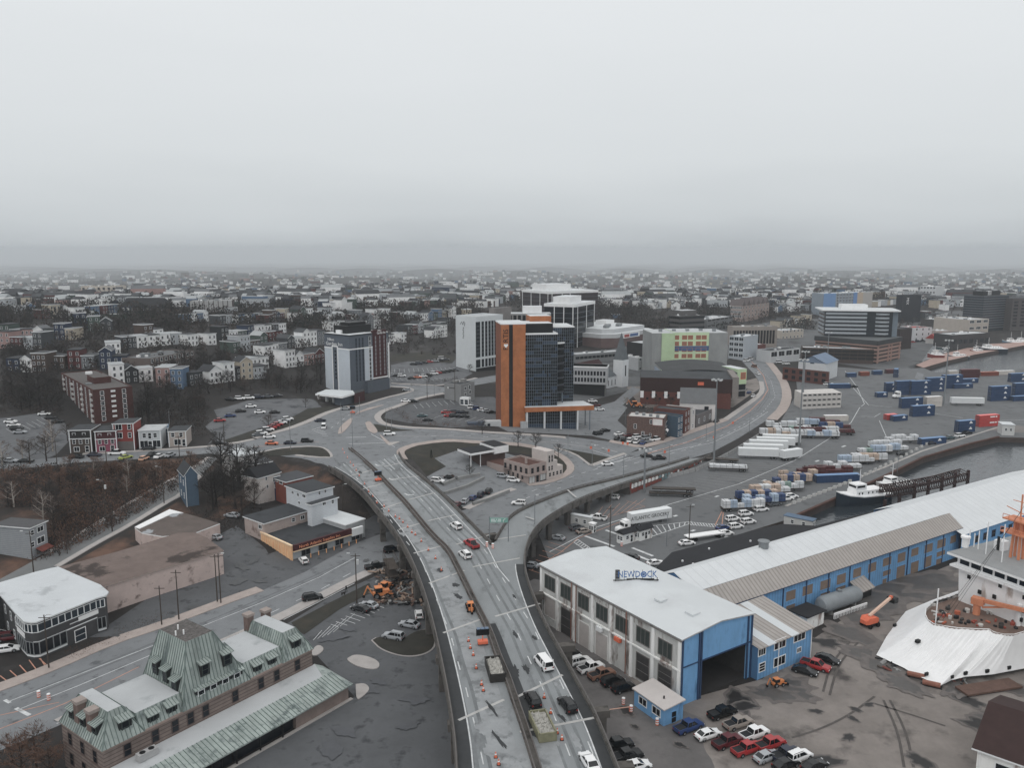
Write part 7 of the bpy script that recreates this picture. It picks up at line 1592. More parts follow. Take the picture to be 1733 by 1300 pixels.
row((1400,652),(1445,656),6,10,[(U,'white'),(S,'white'),(S,'orange'),(U,'white'),(K,'navy'),(S,'black')],'parked right of the red brick depot','cars right of the depot');row((1260,660),(1275,672),3,60,[(S,'silver'),(S,'blue'),(S,'white')],'by the fence at the road bend','cars at the road bend');row((1545,580),(1570,577),4,5,mixed(4,9),'before the white waterfront block','cars by the white block');row((1590,592),(1606,590),3,5,[(V,'teal'),(S,'white'),(V,'white')],'on the quay by the dark terminal','cars by the terminal')
CONT={}
for n_,c_,c2 in(('blue',(34,62,98),(26,48,80)),('red',(170,50,46),(140,40,38)),('white',(164,158,152),(150,144,138)),('maroon',(76,36,40),(62,28,32)),('rust',(118,58,44),(98,46,36))):
 CONT[n_]=MW('container_'+n_,c_,c2,'X',.5,.3,.6,.15,.4)
EMB=M('emblem_white',(206,210,212),.5,.05,1)
def cont_mesh(col,L,Hh=2.6):
 k=('cont',col,L,Hh)
 if k not in CARW:
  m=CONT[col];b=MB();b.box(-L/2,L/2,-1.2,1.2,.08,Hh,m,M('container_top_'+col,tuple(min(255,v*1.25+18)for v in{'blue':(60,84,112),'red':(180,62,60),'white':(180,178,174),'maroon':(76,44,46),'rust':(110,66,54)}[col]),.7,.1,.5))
  for x in(-L/2,L/2):
   for y in(-1.2,1.2):b.box(x-.08,x+.08,y-.08,y+.08,0,Hh+.02,m)
  for y in(-1.21,1.21):b.box(-L/2,L/2,y-.04,y+.04,.02,.2,m);b.box(-L/2,L/2,y-.04,y+.04,Hh-.16,Hh+.01,m)
  d=MB();d.box(-.04,.04,-1.12,1.12,.15,Hh-.12,m);[d.box(-.09,-.04,y-.03,y+.03,.2,Hh-.15,STEEL)for y in(-.7,-.3,.3,.7)]
  e=MB();e.mesh([(-1.0,0,0),(1.0,0,0),(.75,0,.45),(-.75,0,.45),(-.62,0,.52),(.62,0,.52),(.1,0,1.1),(-.3,0,1.0)],[(0,1,2,3),(4,5,6,7)],EMB)if col=='blue' else(e.box(-2.2,.4,-.02,.02,.2,.75,EMB),e.box(.8,1.7,-.02,.02,.2,.75,EMB))
  CARW[k]=(b.data('container'),d.data('doors'),e.data('emblem'))
 return CARW[k]
def container(px,py,deg,col,label,n=1,L=12.2,group=None,emblem=True,z0=.06):
 base=G(px,py,z0);out=[];lev=('bottom','middle','top','topmost')if n>2 else('lower','upper')
 for k in range(n):
  body,doors,em=cont_mesh(col,L)
  o=thing('shipping_container',label if n==1 else f'{label}, {lev[k]} of its stack','container',(base.x,base.y,z0+k*2.63),math.radians(deg),group)
  link('shell',body,o);link('doors',doors,o,(-L/2-.05,0,0))
  if emblem:link('emblem',em,o,(L*.22,-1.26,1.3))
  out.append(o)
 return out
gB='blue containers of the long stack'
for i,(px,py,n)in enumerate(((1531,668,3),(1556,668,3),(1582,662,3),(1610,657,3))):container(px,py,12,'blue',f'blue container in the three-high wall, {ordn(i)} block from the left',n,group=gB)
container(1628,657,12,'blue','blue container standing low before the right end of the long wall',1,group=gB);container(1638,648,12,'blue','blue container tucked behind the right end of the long wall',1);container(1491,672,12,'blue','blue container standing alone left of the long wall',1,6.1);container(1506,663,12,'blue','blue container between the lone one and the long wall',2,6.1)
for k,(px,py,n,L)in enumerate(((1541,690,2,12.2),(1560,704,2,12.2))):container(px,py,14,'blue',f'blue container in the middle of the pier, {("rear", "front")[k]} pair',n,L)
container(1578,688,14,'white','white container behind the blue pairs in the middle of the pier',2,9,emblem=False)
container(1507,710,20,'red','small red container beside the small blue one',1,6.1,emblem=False);container(1521,712,20,'blue','small blue container beside the small red one',1,8)
container(1632,731,18,'blue','blue container before the big red ones',2,9);container(1670,721,16,'red','bright red container at the quay bend',2,11,emblem=True)
container(1690,678,14,'blue','blue container at the right edge of the pier, left block',3);container(1730,672,14,'blue','blue container at the right edge of the pier, right block',3);container(1728,678,14,'blue','low blue container at the very right edge of the pier',1);container(1722,646,14,'blue','blue container far back at the right edge of the pier',2)
container(1640,639,8,'maroon','maroon container at the far edge of the pier',2,emblem=False);container(1673,636,8,'rust','rust red container at the far edge of the pier',1,emblem=False);container(1700,634,8,'white','white container at the far edge of the pier',1,emblem=False);container(1612,634,8,'white','white container left of the maroon one at the far edge',1,6.1,emblem=False)
container(1516,638,60,'blue','blue container standing end on near the stacked tanks',2,6.1);container(1416,815,8,'blue','long blue container among the timber loads',1,16,emblem=False);container(1577,751,17,'blue','open topped blue container by the quay road',1,12.2)
container(1414,712,2,'white','white container lying alone before the timber loads',1,11,emblem=False);container(1420,657,5,'blue','dark blue container behind the reefer wall',1,12.2,emblem=False)
for i in range(4):container(1440+i*22,638-i*2,10,('blue','rust','blue','maroon')[i],f'container in the cluttered back row by the parkade, {ordn(i)} from the left',1,6.1,emblem=False)
RW=[]
REEF=M('reefer_white_wall',(164,160,156),.6,.06,.5)
rb_=MB();rb_.box(-1.2,1.2,-6,6,.05,2.58,REEF);rb_.box(-1.0,1.0,-6.1,-6,1.3,2.4,M('reefer_unit',(142,140,138),.6,.1,1));rb_.box(-.6,.6,-6.14,-6.1,1.6,2.2,BLACK);rbm=rb_.data('reefer')
for i in range(8):
 for k in range(3):
  p=G(1360+i*8.2,692-i*.35,.06);o=link('reefer_container',rbm,None,(p.x,p.y+5,.06+2.6*k),0);tag(o,f'white refrigerated container in the wall of ends, {ordn(i)} column, {("bottom", "middle", "top")[k]}','container','wall of refrigerated containers')
def boxtrailer(px,py,deg,label,L=14.6,group=None,logo=None):
 o=thing('box_trailer',label,'trailer',G(px,py,.06),math.radians(deg),group)
 b=MB();b.box(-L/2,L/2,-1.28,1.28,1.15,4.05,M('trailer_white_wall',(170,172,173),.5,.05,.4),M('trailer_roof',(190,193,194),.6,.05,.3));b.build('box',o)
 b=MB();b.box(-L/2,L/2,-.5,.5,.8,1.15,BLACK);b.box(L/2-3.2,L/2-3,-1,1,.05,.9,STEEL);b.box(-L/2-.05,-L/2,-1.2,1.2,.5,.7,BLACK);b.build('chassis',o)
 for x in(-L/2+1.2,-L/2+2.5):
  for y in(-1.1,1.1):link('wheel',wheel_mesh(.5,.5),o,(x,y,.5))
 if logo:text(logo,1.5,M('sign_black'),o,(-.6,-1.32,2.6),name='lettering',depth=.01,sx=.92)
 return o
gT='white box trailers parked side by side'
for i,(px,py)in enumerate(((1283,776),(1291,769),(1300,762),(1312,757),(1322,752))):boxtrailer(px,py,172,f'white box trailer in the tight row by the port wall, {ordn(i)} from the near side',15,gT)
boxtrailer(1338,778,24,'white box trailer parked across the end of the tight row',9)
boxtrailer(1636,686,174,'long white box trailer alone in the middle of the pier',16)
TR=boxtrailer(1099,886,25,'white box trailer lettered in black behind the white tractor',14,logo='ATLANTIC GROCERY')
def tractor(px,py,deg,label,col='white',z=.06):
 o=thing('tractor_truck',label,'truck',G(px,py,z),math.radians(deg));P_=PAINT[col]
 b=MB();b.box(-1.0,1.1,-1.2,1.2,.8,3.4,P_);b.loft([[(x,-w,.8),(x,-w,z_),(x,w,z_),(x,w,.8)]for x,w,z_ in((1.1,1.1,2.1),(2.6,1.0,1.9),(2.9,.9,1.5))],P_);b.box(-.8,.6,-1.1,1.1,3.4,3.9,P_);b.build('cab',o)
 b=MB();b.box(1.1,1.14,-1.0,1.0,2.2,3.1,CGLASS);b.box(0,.9,-1.23,1.23,2.2,3.0,CGLASS);b.build('windows',o)
 b=MB();b.box(-3.6,2.7,-.45,.45,.6,.9,BLACK);b.build('chassis',o)
 for x in(-3.0,-1.8,2.0):
  for y in(-1.0,1.0):link('wheel',wheel_mesh(.5,.4),o,(x,y,.5))
tractor(1058,902,205,'white tractor unit in front of the lettered trailer');tractor(1519,674,200,'white tractor unit parked before the long blue container wall')
PACK=[M('wrap_white',(176,178,180),.5,.08,.6),M('wrap_pale_blue',(142,158,176),.5,.1,.6),M('wrap_blue',(48,70,112),.5,.1,.6),M('timber_tan',(166,146,130),.8,.14,.6),M('wrap_maroon',(86,40,42),.5,.12,.6),M('wrap_green',(120,142,134),.5,.1,.6)]
FLATM={}
def flatbed(px,py,deg,label,L=14.0):
 o=thing('flatbed_trailer',label,'trailer',G(px,py,.06),math.radians(deg))
 if L not in FLATM:
  b=MB();b.box(-L/2,L/2,-1.25,1.25,1.05,1.3,M('flatbed_deck',(72,66,62),.9,.15,.6));b.box(-L/2,L/2,-.5,.5,.7,1.05,BLACK);b.box(L/2-3,L/2-2.8,-.9,.9,.05,.8,STEEL);FLATM[L]=b.data('deck')
 link('deck',FLATM[L],o)
 for x in(-L/2+1.3,-L/2+2.6):
  for y in(-1.05,1.05):link('wheel',wheel_mesh(.48,.4),o,(x,y,.48))
 return o
def load(px,py,deg,pat,label,L=13.4,hi=None,group='timber loads on flatbeds'):
 n=len(pat);w=L/n;b=MB()
 for i,c in enumerate(pat):
  x0=-L/2+i*w;top=1.34+(hi[i%len(hi)]if hi else RND.choice((1.2,2.2,2.3)));m=PACK[int(c)]
  b.box(x0+.02,x0+w-.04,-1.2,-.02,1.32,top,m);b.box(x0+.02,x0+w-.04,.02,1.2,1.32,top-RND.choice((0,0,.4)),m)
  b.box(x0+w*.3,x0+w*.34,-1.22,1.22,1.31,top+.02,BLACK);b.box(x0+.02,x0+w-.04,-1.21,1.21,1.32+(top-1.32)*.48,1.32+(top-1.32)*.52,M('strap_grey',(96,98,100),.7,.1,1))
 o=b.build('timber_load',None,G(px,py,.06),math.radians(deg));return tag(o,label,'timber load',group)
LOADS=[(1257,864,8,'010100','white wrapped'),(1280,848,5,'232323','blue and tan striped'),(1292,855,7,'121212','white and blue'),(1302,838,8,'3030','tan and white'),(1325,832,8,'330500','tan and white wrapped'),(1340,820,7,'232323','blue and tan'),(1350,812,6,'32323','tan and blue striped'),(1380,805,6,'444444','dark red'),(1410,806,6,'4444','dark red wrapped'),(1425,797,4,'00000','plain white'),(1448,786,5,'110000','pale blue and white'),(1470,783,4,'0330','white and tan'),(1480,769,6,'05110','white and green'),(1507,766,5,'0110','white and pale blue'),(1497,760,8,'000000','long white'),(1525,750,4,'00000','clean white'),(1322,726,176,'0000','tall white'),(1360,722,176,'1101','pale blue'),(1335,735,176,'0500','white topped'),(1312,739,176,'0030','mixed white'),(1370,737,176,'444','deep red'),(1392,742,176,'0101','white and blue ribbed'),(1350,741,176,'0003','white and tan ended'),(1412,728,176,'4232','maroon, blue and tan'),(1418,736,176,'4400','maroon and white'),(1385,734,176,'0110','ribbed white'),(1395,720,176,'44','short maroon'),(1232,797,172,'000000','low white')]
for i,(px,py,dg,pat,what)in enumerate(LOADS):
 where='beside the quay road' if i<16 else('alone by the ramp wall' if i==27 else 'by the port wall')
 nth=ordn(i if i<16 else i-16)
 flatbed(px,py,dg,f'flatbed trailer under the {what} load {where}');load(px,py,dg,pat,f'{what} timber load on a flatbed {where}',hi=(1.0,1.0,1.1)if i==27 else None)
flatbed(1135,840,174,'empty flatbed stacked on another beside the ramp');o=flatbed(1140,839,174,'upper flatbed trailer stacked over the empty one beside the ramp');o.location.z=1.36
flatbed(1222,782,165,'bare black chassis parked left of the tight trailer row',12)
def hut(near,right,left,h,wm,rm,name,label,gable=False,wins=2):
 s=Site(name,label,'hut',None,None,right,left,near=near,h=h,z=.06);s.walls(wm,para=0,z0=0)
 b=MB();W,D=s.W,s.D
 if gable:b.mesh([(-.4,-.4,h),(W+.4,-.4,h),(W+.4,D+.4,h),(-.4,D+.4,h),(-.4,D/2,h+1.1),(W+.4,D/2,h+1.1)],[(0,1,5,4),(2,3,4,5),(3,0,4),(1,2,5)],rm)
 else:b.box(-.2,W+.2,-.2,D+.2,h,h+.18,rm)
 s.part('roof',b);s.windows('R',W*.25,W*.75,wins,h*.6,0,1,.9,.9,TRIM,GLASS_D);s.windows('L',D*.3,D*.7,2,h*.55,0,1,.8,1.0,TRIM,GLASS_D)
 s.windows('R',W*.5,W*.5,1,h*.42,0,1,.8,1.9,TRIM,BLACK,'door')
hut((1055,905),(1083,897),(1044,901),3.0,WALLW,M('black_roof'),'gate_hut','white gate hut with a black roof between the port lanes',True)
hut((1083,899),(1104,893),(1073,893),3.0,WALLW,M('black_roof'),'gate_annex_hut','smaller black roofed hut attached beyond the gate hut',True)
hut((1000,877),(1003,874),(966,871),3.2,M('cabin_white_wall',(160,160,158),.6,.06,.5),FLATW,'site_cabin','white site cabin trailer parked by the ramp piers',wins=1)
hut((1004,888),(1009,887),(997,886),2.6,WALLW,WHITE,'toilet_cabin','small pale toilet cabin by the gate barrier',wins=1)
hut((1375,883),(1381,878),(1327,873),2.8,M('cabin_white_wall'),M('blue_sheet'),'quay_office','white quay office cabin with a pale blue roof beside the black flat roof')
hut((1718,720),(1733,716),(1697,719),4.6,M('cabin_white_wall'),FLATW,'pier_shed','white box shed on the quay at the right edge')
b=MB();b.box(-6,6,-1.3,1.3,1.2,1.5,WHITE);b.box(-6,6,-.5,.5,.8,1.2,BLACK);[b.tube([(x,-1.1,.5),(x,1.1,.5)],.48,RUBBER,10)for x in(-4.6,-3.4,4)];tag(b.build('white_platform_trailer',None,G(1193,912,.06),math.radians(20)),'low flat white platform trailer beside the black flat roof','trailer')
tk=thing('storage_tank','grey cylindrical storage tank lying beside the blue shed','tank',P(1419,1031),math.radians(31));b=MB()
rr_=[(-6.6,.3),(-6.3,1.5),(-5.6,1.9),(5.6,1.9),(6.3,1.5),(6.6,.3)];b.loft([[(x,r*math.cos(a),2.3+r*math.sin(a))for a in[i*pi/9 for i in range(18)]]for x,r in rr_],M('tank_grey',(118,124,128),.5,.1,.3));b.build('shell',tk,smooth=True)
b=MB();[b.box(x-.2,x+.2,-1.4,1.4,0,1.2,CONC)for x in(-4,4)];b.build('cradle',tk);b=MB();b.cyl(0,0,4.1,4.6,.5,STEEL,10);b.build('hatch',tk)
for i,dx in enumerate((-2.6,3.2)):
 b=MB();b.box(-2.7,2.7,-.12,.12,0,1.3,WHITE);[b.box(-2.6+k*.5,-2.4+k*.5,-.14,-.12,.1,.8,BLACK)for k in range(11)];q=Matrix.Rotation(math.radians(31),4,'Z')@Vector((dx,-2.9,0));tag(b.build('white_barrier',None,P(1419,1031)+q,math.radians(31)),f'white slotted barrier before the grey tank, {("left", "right")[i]} one','barrier')
for k in range(27):
 t=k/26;px=1343+t*225;py=853-t*100+6*math.sin(t*pi);b=MB();b.mesh([(-.7,-.35,0),(.7,-.35,0),(.7,.35,0),(-.7,.35,0),(-.6,-.2,1.0),(.6,-.2,1.0),(.6,.2,1.0),(-.6,.2,1.0)],[(0,1,5,4),(1,2,6,5),(2,3,7,6),(3,0,4,7),(4,5,6,7)],M('block_white',(158,158,156),.8,.08,1));p=G(px,py,.1);tag(b.build('concrete_block',None,p,.4),f'white concrete block along the quay road, {ordn(k)} from the near end','concrete block','concrete blocks along the quay road')
jb=MB();jb.mesh([(-1.5,-.35,0),(1.5,-.35,0),(1.5,.35,0),(-1.5,.35,0),(-1.5,-.1,1.3),(1.5,-.1,1.3),(1.5,.1,1.3),(-1.5,.1,1.3)],[(0,1,5,4),(1,2,6,5),(2,3,7,6),(3,0,4,7),(4,5,6,7)],M('jersey_concrete_wall',(122,122,122),.9,.12,.6));jm=jb.data('jersey_barrier')
l=resample([G(1085,822,0),G(1120,812,0),(G(1180,797,0)),G(1235,770,0),G(1290,735,0)],3.3)
for k,(a,c)in enumerate(zip(l,l[1:])):tag(link('jersey_barrier',jm,None,(a.x,a.y,max(.06,gz(a.x,a.y))),math.atan2(c.y-a.y,c.x-a.x)),f'grey concrete barrier below the graffiti ramp wall, {ordn(k)} from the near end','barrier','barriers below the ramp wall')
def mast(px,py,h,label,n=6):
 o=thing('light_mast',label,'light mast',P(px,py));b=MB();b.tube([(0,0,0),(0,0,h)],.42,STEEL,10,.2);b.build('pole',o)
 b=MB();b.tube([(1.6*math.cos(a),1.6*math.sin(a),h-.3)for a in[i*pi/6 for i in range(13)]],.1,STEEL,5);b.bar((-1.6,0,h-.3),(1.6,0,h-.3),.1,.1,STEEL);b.build('ring',o)
 for i in range(n):a=2*pi*i/n;b=MB();b.box(-.4,.4,-.3,.3,-.45,.1,M('lamp_head',(170,172,172),.5,.05,1));b.build('lamp',o,(1.7*math.cos(a),1.7*math.sin(a),h-.2),a)
mast(1208,783,32,'tall light mast with a ring of lamps at the ramp wall');mast(1352,755,36,'tall light mast beside the tight trailer row');mast(1090,834,15,'light mast with a small lamp cluster beside the graffiti',4);mast(1597,686,34,'tall light mast in the middle of the pier');mast(1358,690,29,'tall light mast beside the reefer wall');mast(1399,628,26,'tall light mast before the brown parkade')
LAMPM={}
def lamp(px,py,h,arm,label,wood=False,z=None,group='street lamps'):
 o=thing('street_lamp' if not wood else 'utility_pole',label,'street lamp' if not wood else 'utility pole',P(px,py)if z is None else G(px,py,z),0,group)
 b=MB();m=WOOD if wood else STEEL;b.tube([(0,0,0),(0,0,h)],.16 if wood else.11,m,7,.1 if wood else.07);b.build('pole',o)
 if arm:b=MB();s=1 if arm>0 else-1;b.tube([(0,0,h-.5),(arm*.5,0,h),(arm,0,h+.05)],.05,STEEL,5);b.box(arm-.35,arm+.35,-.14,.14,h-.02,h+.12,M('lamp_head'));b.build('arm',o)
 if wood:b=MB();b.bar((-1.1,0,h-.6),(1.1,0,h-.6),.1,.12,WOOD);b.cyl(.45,0,h-2.6,h-1.5,.3,M('lamp_head'),8)if wood==2 else None;b.build('crossarm',o)
for px,py,h,arm,lab in((170,833,10,0,0),):pass
for i,(px,py,h,arm,w,wh)in enumerate(((180,882,12,-1.5,2,'carrying two transformers beside the sloping road'),(278,853,11.5,-1.6,1,'beside the sloping road below the blue house'),(57,969,10.5,-2,1,'with an orange box beside the grey weatherboard house'),(83,1132,11,1,1,'before the dark shingled shop'),(274,1059,9,0,1,'leftmost of the three before the long warehouse'),(303,1050,11.5,0,1,'second before the long warehouse'),(374,1022,12,1,1,'third before the long warehouse'),(368,1020,11.5,0,1,'paired close to the third before the warehouse'),(604,1022,12,-1.6,2,'dark with lamps beside the lawn strip'),(380,755,9,0,1,'right of the beige house on the upper street'),(97,790,9,0,1,'at the left end of the upper street'),(181,789,9,0,1,'opposite the pink house'),(304,775,8,0,1,'opposite the beige house'),(581,875,10,1,1,'behind the pale annex under the overpass'),(1166,920,11,.8,1,'by the flat white trailer'),(1032,930,12,0,1,'between the port lanes'),(770,681,16,0,1,'behind the tower car park'),(723,676,9,0,1,'at the tall pole by the boulevard'))):
 lamp(px,py,h,arm,f'wooden utility pole {wh}',w,group='utility poles')
for i,(px,py,h,arm,z,wh)in enumerate(((597,757,14,0,DZ,'at the start of the overpass median'),(578,732,12,0,None,'on the narrow island at the junction'),(492,762,11,0,None,'on the grass island before the junction'),(609,702,8,0,None,'beside the striped island by the hotel'),(654,727,9,0,None,'on the grass triangle'),(663,727,9,0,None,'right on the grass triangle'),(905,888,8,.6,DZ,'on the ramp curve, near one'),(1055,810,8,.7,4,'on the ramp straight, middle one'),(1132,790,8,.7,1.8,'on the ramp end, far one'),(961,772,9,0,None,'at the loop kerb by the stepped tower'),(1002,790,8,1,None,'at the tip of the grass wedge'),(1268,733,9,0,None,'along the road by the port wall'),(1195,748,8,0,None,'near the ramp end by the road'),(921,722,9,0,None,'before the podium glass'),(1058,718,9,.6,None,'left of the brown brick walk-up'),(800,703,8,0,None,'in the tower car park'),(759,700,7,0,None,'second in the tower car park'),(1128,925,9,0,None,'by the black flat roof end'),(1035,880,9,0,None,'at the gate lane near the ramp'),(1516,832,9,0,None,'on the quay road'),(735,670,10,0,None,'beside the boulevard pole'),(288,735,9,0,None,'behind the beige house'))):
 lamp(px,py,h,arm,f'grey street lamp {wh}',z=z)
def boat(px,py,deg,L,B,hull,label,cabin=1.0,z=-2.2,mast_h=5):
 o=thing('boat',label,'boat',G(px,py,z),math.radians(deg));b=MB();st=[(-.5,.8,.9),(-.3,1,.95),(.1,1,1.05),(.33,.75,1.3),(.46,.3,1.6),(.5,.04,1.75)]
 Hm=B*.42;b.loft([[(x*L,-w*B/2*.75,-.8),(x*L,-w*B/2,Hm*hgt),(x*L,w*B/2,Hm*hgt),(x*L,w*B/2*.75,-.8)]for x,w,hgt in st],hull);b.build('hull',o)
 b=MB();b.loft([[(x*L,-w*B/2-.06,Hm*hgt),(x*L,-w*B/2-.06,Hm*hgt+.35),(x*L,w*B/2+.06,Hm*hgt+.35),(x*L,w*B/2+.06,Hm*hgt)]for x,w,hgt in st],WHITE);b.build('rail',o)
 z0=Hm*.9;b=MB();b.box(-.32*L,.2*L,-B*.34,B*.34,z0,z0+2.3*cabin,WHITE);b.box(.0,.2*L,-B*.28,B*.28,z0+2.3*cabin,z0+4.4*cabin,WHITE);b.build('cabin',o)
 b=MB();zw=z0+3.3*cabin;b.box(.19*L,.2*L+.05,-B*.25,B*.25,zw,zw+.7*cabin,CGLASS);b.box(.03*L,.18*L,-B*.28-.04,B*.28+.04,zw,zw+.7*cabin,CGLASS);[b.box(x*L,x*L+.5,-B*.34-.04,B*.34+.04,z0+1.2,z0+1.8,CGLASS)for x in(-.28,-.2,-.12,-.04,.08,.14)];b.build('windows',o)
 b=MB();b.tube([(.06*L,0,z0+4*cabin),(.06*L,0,z0+4*cabin+mast_h)],.1,WHITE,5);b.bar((.06*L,-1,z0+4*cabin+mast_h*.6),(.06*L,1,z0+4*cabin+mast_h*.6),.08,.08,WHITE);b.build('mast',o)
 return o
NAVY=M('hull_navy',(40,52,64),.4,.1,.5)
boat(1458,851,200,21,6.4,NAVY,'white pilot boat with a dark hull, moored nearest to the port');boat(1512,830,206,17,5.4,M('hull_white',(150,146,144),.5,.1,.5),'white tug with a red deck lamp, moored behind the pilot boat',.7)
for px,py,dg,L,B,lab in((1621,608,190,17,5,'small blue hulled boat at the brick promenade'),(1675,597,185,26,8,'dark trawler with a white bridge at the brick promenade'),(1653,599,185,12,5,'red and white boat between the trawler and the small blue boat'),(1712,584,185,18,6,'pale blue boat right of the trawler'),(1729,583,185,18,6,'dark boat at the right edge of the promenade'),(1583,605,180,12,4.5,'red boat standing on the promenade end')):
 boat(px,py,dg,L,B,NAVY if 'dark' in lab or 'blue hull' in lab else M('hull_red',(120,52,48),.5,.1,.5)if lab.startswith('red')else M('hull_pale_blue',(96,124,144),.5,.1,.5),lab,.8,mast_h=6,z=.3 if 'standing' in lab else-2.2)
TRM=M('truss_rust',(66,46,44),.9,.2,.6)
o=thing('truss_landing_stage','rusty steel truss landing stage on tall piles in the water behind the white roofs','landing stage',(0,0,0))
piles=[(1497,862,846),(1521,860,835),(1546,855,818),(1569,850,812),(1592,845,806),(1614,838,800),(1636,832,796)]
for k,(px,py,pt)in enumerate(piles):
 a=G(px,py-2,-2.2);zt_=top_z(a,pt);b=MB();b.box(-.4,.4,-.4,.4,-5,zt_,TRM);b.build('pile',o,(a.x,a.y,0))
 if k:
  for dy in(0,5):
   b=MB();p,q=Vector((pa.x,pa.y+dy,0)),Vector((a.x,a.y+dy,0));
   for zz in(1.5,4):b.bar(p+Vector((0,0,zz)),q+Vector((0,0,zz)),.3,.3,TRM)
   n=6
   for i in range(n):u,w=p.lerp(q,i/n),p.lerp(q,(i+1)/n);b.bar(u+Vector((0,0,1.5)),w+Vector((0,0,4)),.18,.18,TRM);b.bar(u+Vector((0,0,4)),w+Vector((0,0,1.5)),.18,.18,TRM)
   b.build('truss',o)
  b=MB();[b.bar(p.lerp(q,i/4)+Vector((0,0,4)),p.lerp(q,i/4)+Vector((0,-5,4)),.2,.2,TRM)for i in range(5)];b.build('cross_beam',o)
 pa=a
SHW=M('ship_white_wall',(196,197,196),.6,.06,.2,streak=(1,1,.3),spots=((158,146,138),.3,.6,.1));TARP=M('white_sheeting',(212,216,219),.5,.05,.25,bump=.3)
ship=thing('ship','white ship with its bow tented in white sheeting and an orange mast and crane','ship',(0,0,0))
zd=7.5;zbr=24.0
inner=[(1622,1006),(1600,1013),(1580,1020),(1567,1032),(1566,1043),(1570,1052),(1580,1059),(1600,1063),(1622,1066),(1650,1067.5),(1674,1068),(1682,1073),(1700,1077),(1716,1077),(1740,1070),(1790,1050)]
outer=[(1622,1000),(1575,1017),(1533,1035),(1516,1056),(1500,1078),(1483,1109),(1508,1121),(1528,1130),(1548,1142),(1570,1152),(1592,1161),(1610,1152),(1634,1146),(1680,1142),(1733,1132),(1830,1118)]
oz=[4.5,3,1.5,.8,.6,.5,.5,.5,.5,.5,.5,.6,1,1,1,1]
I_=[G(a,c,zd)for a,c in inner];O_=[G(a,c,z)for(a,c),z in zip(outer,oz)]
NS=150;b=MB();rows=[]
def samp(l,t):s=t*(len(l)-1);i=min(int(s),len(l)-2);return l[i].lerp(l[i+1],s-i)
for r in range(9):
 t=r/8;row_=[]
 for k in range(NS+1):
  u=k/NS;a,c=samp(I_,u),samp(O_,u);p=a.lerp(c,t);sag=math.sin(pi*t)*-.9;pl=(abs(math.sin(k*.9))*.42+math.sin(k*.37+2)*.15)*math.sin(pi*min(1,t*.9+.12));p=p+Vector((0,0,sag+pl));row_.append(p)
 rows.append(row_)
for r in range(8):b.loft([rows[r],rows[r+1]],TARP,close=False,caps=False)
b.build('sheeting',ship,smooth=True)
b=MB();b.face([(p.x,p.y,zd-.6)for p in I_]+[tuple(G(1800,1030,zd-.6)),tuple(G(1625,1000,zd-.6))],M('ship_deck_brown',(112,92,82),.9,.2,.4));b.build('deck',ship)
b=MB();b.tube([(p.x,p.y,zd+.35)for p in I_],.08,WHITE,5);b.build('deck_rail',ship)
A_,B_=G(1624,1012,zd),G(1733,1056,zd);dr=(B_-A_).normalized();ang=math.atan2(dr.y,dr.x);tz=top_z(A_,937)
b=MB();sL=34;sh_=tz-zd
b.mesh([(0,0,-3),(sL,0,-3),(sL,22,-3),(0,22,-3),(-.4,-.6,sh_-3),(sL,-.6,sh_-3),(sL,22,sh_-3),(-.4,22,sh_-3)],[(0,1,5,4),(1,2,6,5),(2,3,7,6),(3,0,4,7),(4,5,6,7)],SHW)
so_=b.build('superstructure',ship,tuple(A_),ang)
b=MB();b.box(-1.8,sL,-1.6,20,sh_-3,sh_-2.6,SHW);b.box(-.6,sL,-.9,18,sh_-2.6,sh_-.5,SHW);b.box(-2.2,sL,-2.2,20,sh_-.5,sh_,WHITE,M('bridge_deck_grey',(128,130,131),.8,.08,.3));b.build('bridge',ship,tuple(A_),ang)
for i in range(10):b=MB();b.box(0,2.0,-.97,-.9,sh_-2.0,sh_-.8,GLASS_D);b.build('bridge_window',ship,tuple(A_+dr*(i*2.5)),ang)
for u,z_ in((2.0,sh_*.56),(4.5,sh_*.32),(8.6,sh_*.62),(7.6,sh_*.34),(13.5,sh_*.56),(13.6,sh_*.28),(13.2,sh_*.08),(3.2,sh_*.1),(18,sh_*.6)):b=MB();b.box(-.32,.32,-.7,-.3,-.4,.4,BLACK);b.build('porthole',ship,tuple(A_+dr*u+Vector((0,0,z_))),ang)
OR_=M('mast_orange',(190,116,78),.6,.1,.5)
mq=G(1720,945,tz);o_=MB();h_=8.3
for dx,dy in((-1.2,-1),(1.2,-1),(1.2,1),(-1.2,1)):o_.bar((dx*.7,dy*.7,0),(dx*.5,dy*.5,h_),.4,.4,OR_)
for z_,w in((5.2,2.7),(8.0,2.5)):o_.box(-w,w,-1.8,1.8,z_,z_+.3,OR_);o_.tube([(-w,-1.8,z_+1.1),(w,-1.8,z_+1.1)],.08,OR_,4);[o_.bar((x,-1.8,z_),(x,-1.8,z_+1.1),.08,.08,OR_)for x in(-w,-w/2,0,w/2,w)]
o_.tube([(0,0,h_),(0,0,h_+5.2)],.18,OR_,6);o_.bar((-3.0,0,h_+2),(2.4,0,h_+.8),.12,.15,OR_);o_.bar((-1.8,0,h_+3.6),(1.8,0,h_+3.6),.12,.12,OR_);o_.build('mast',ship,tuple(mq),ang)
for px,py,h_ in((1695,952,8),(1668,938,7),(1648,926,3),(1640,922,3.4),(1655,930,4)):b=MB();b.tube([(0,0,0),(0,0,h_)],.12,WHITE,5);b.build('antenna',ship,tuple(G(px,py,tz)))
b=MB();b.box(-1,1,-1,1,0,2,WHITE);b.box(-.25,.25,-1.2,-1,-3,3,BLACK);b.build('bridge_locker',ship,tuple(G(1694,930,tz)),ang)
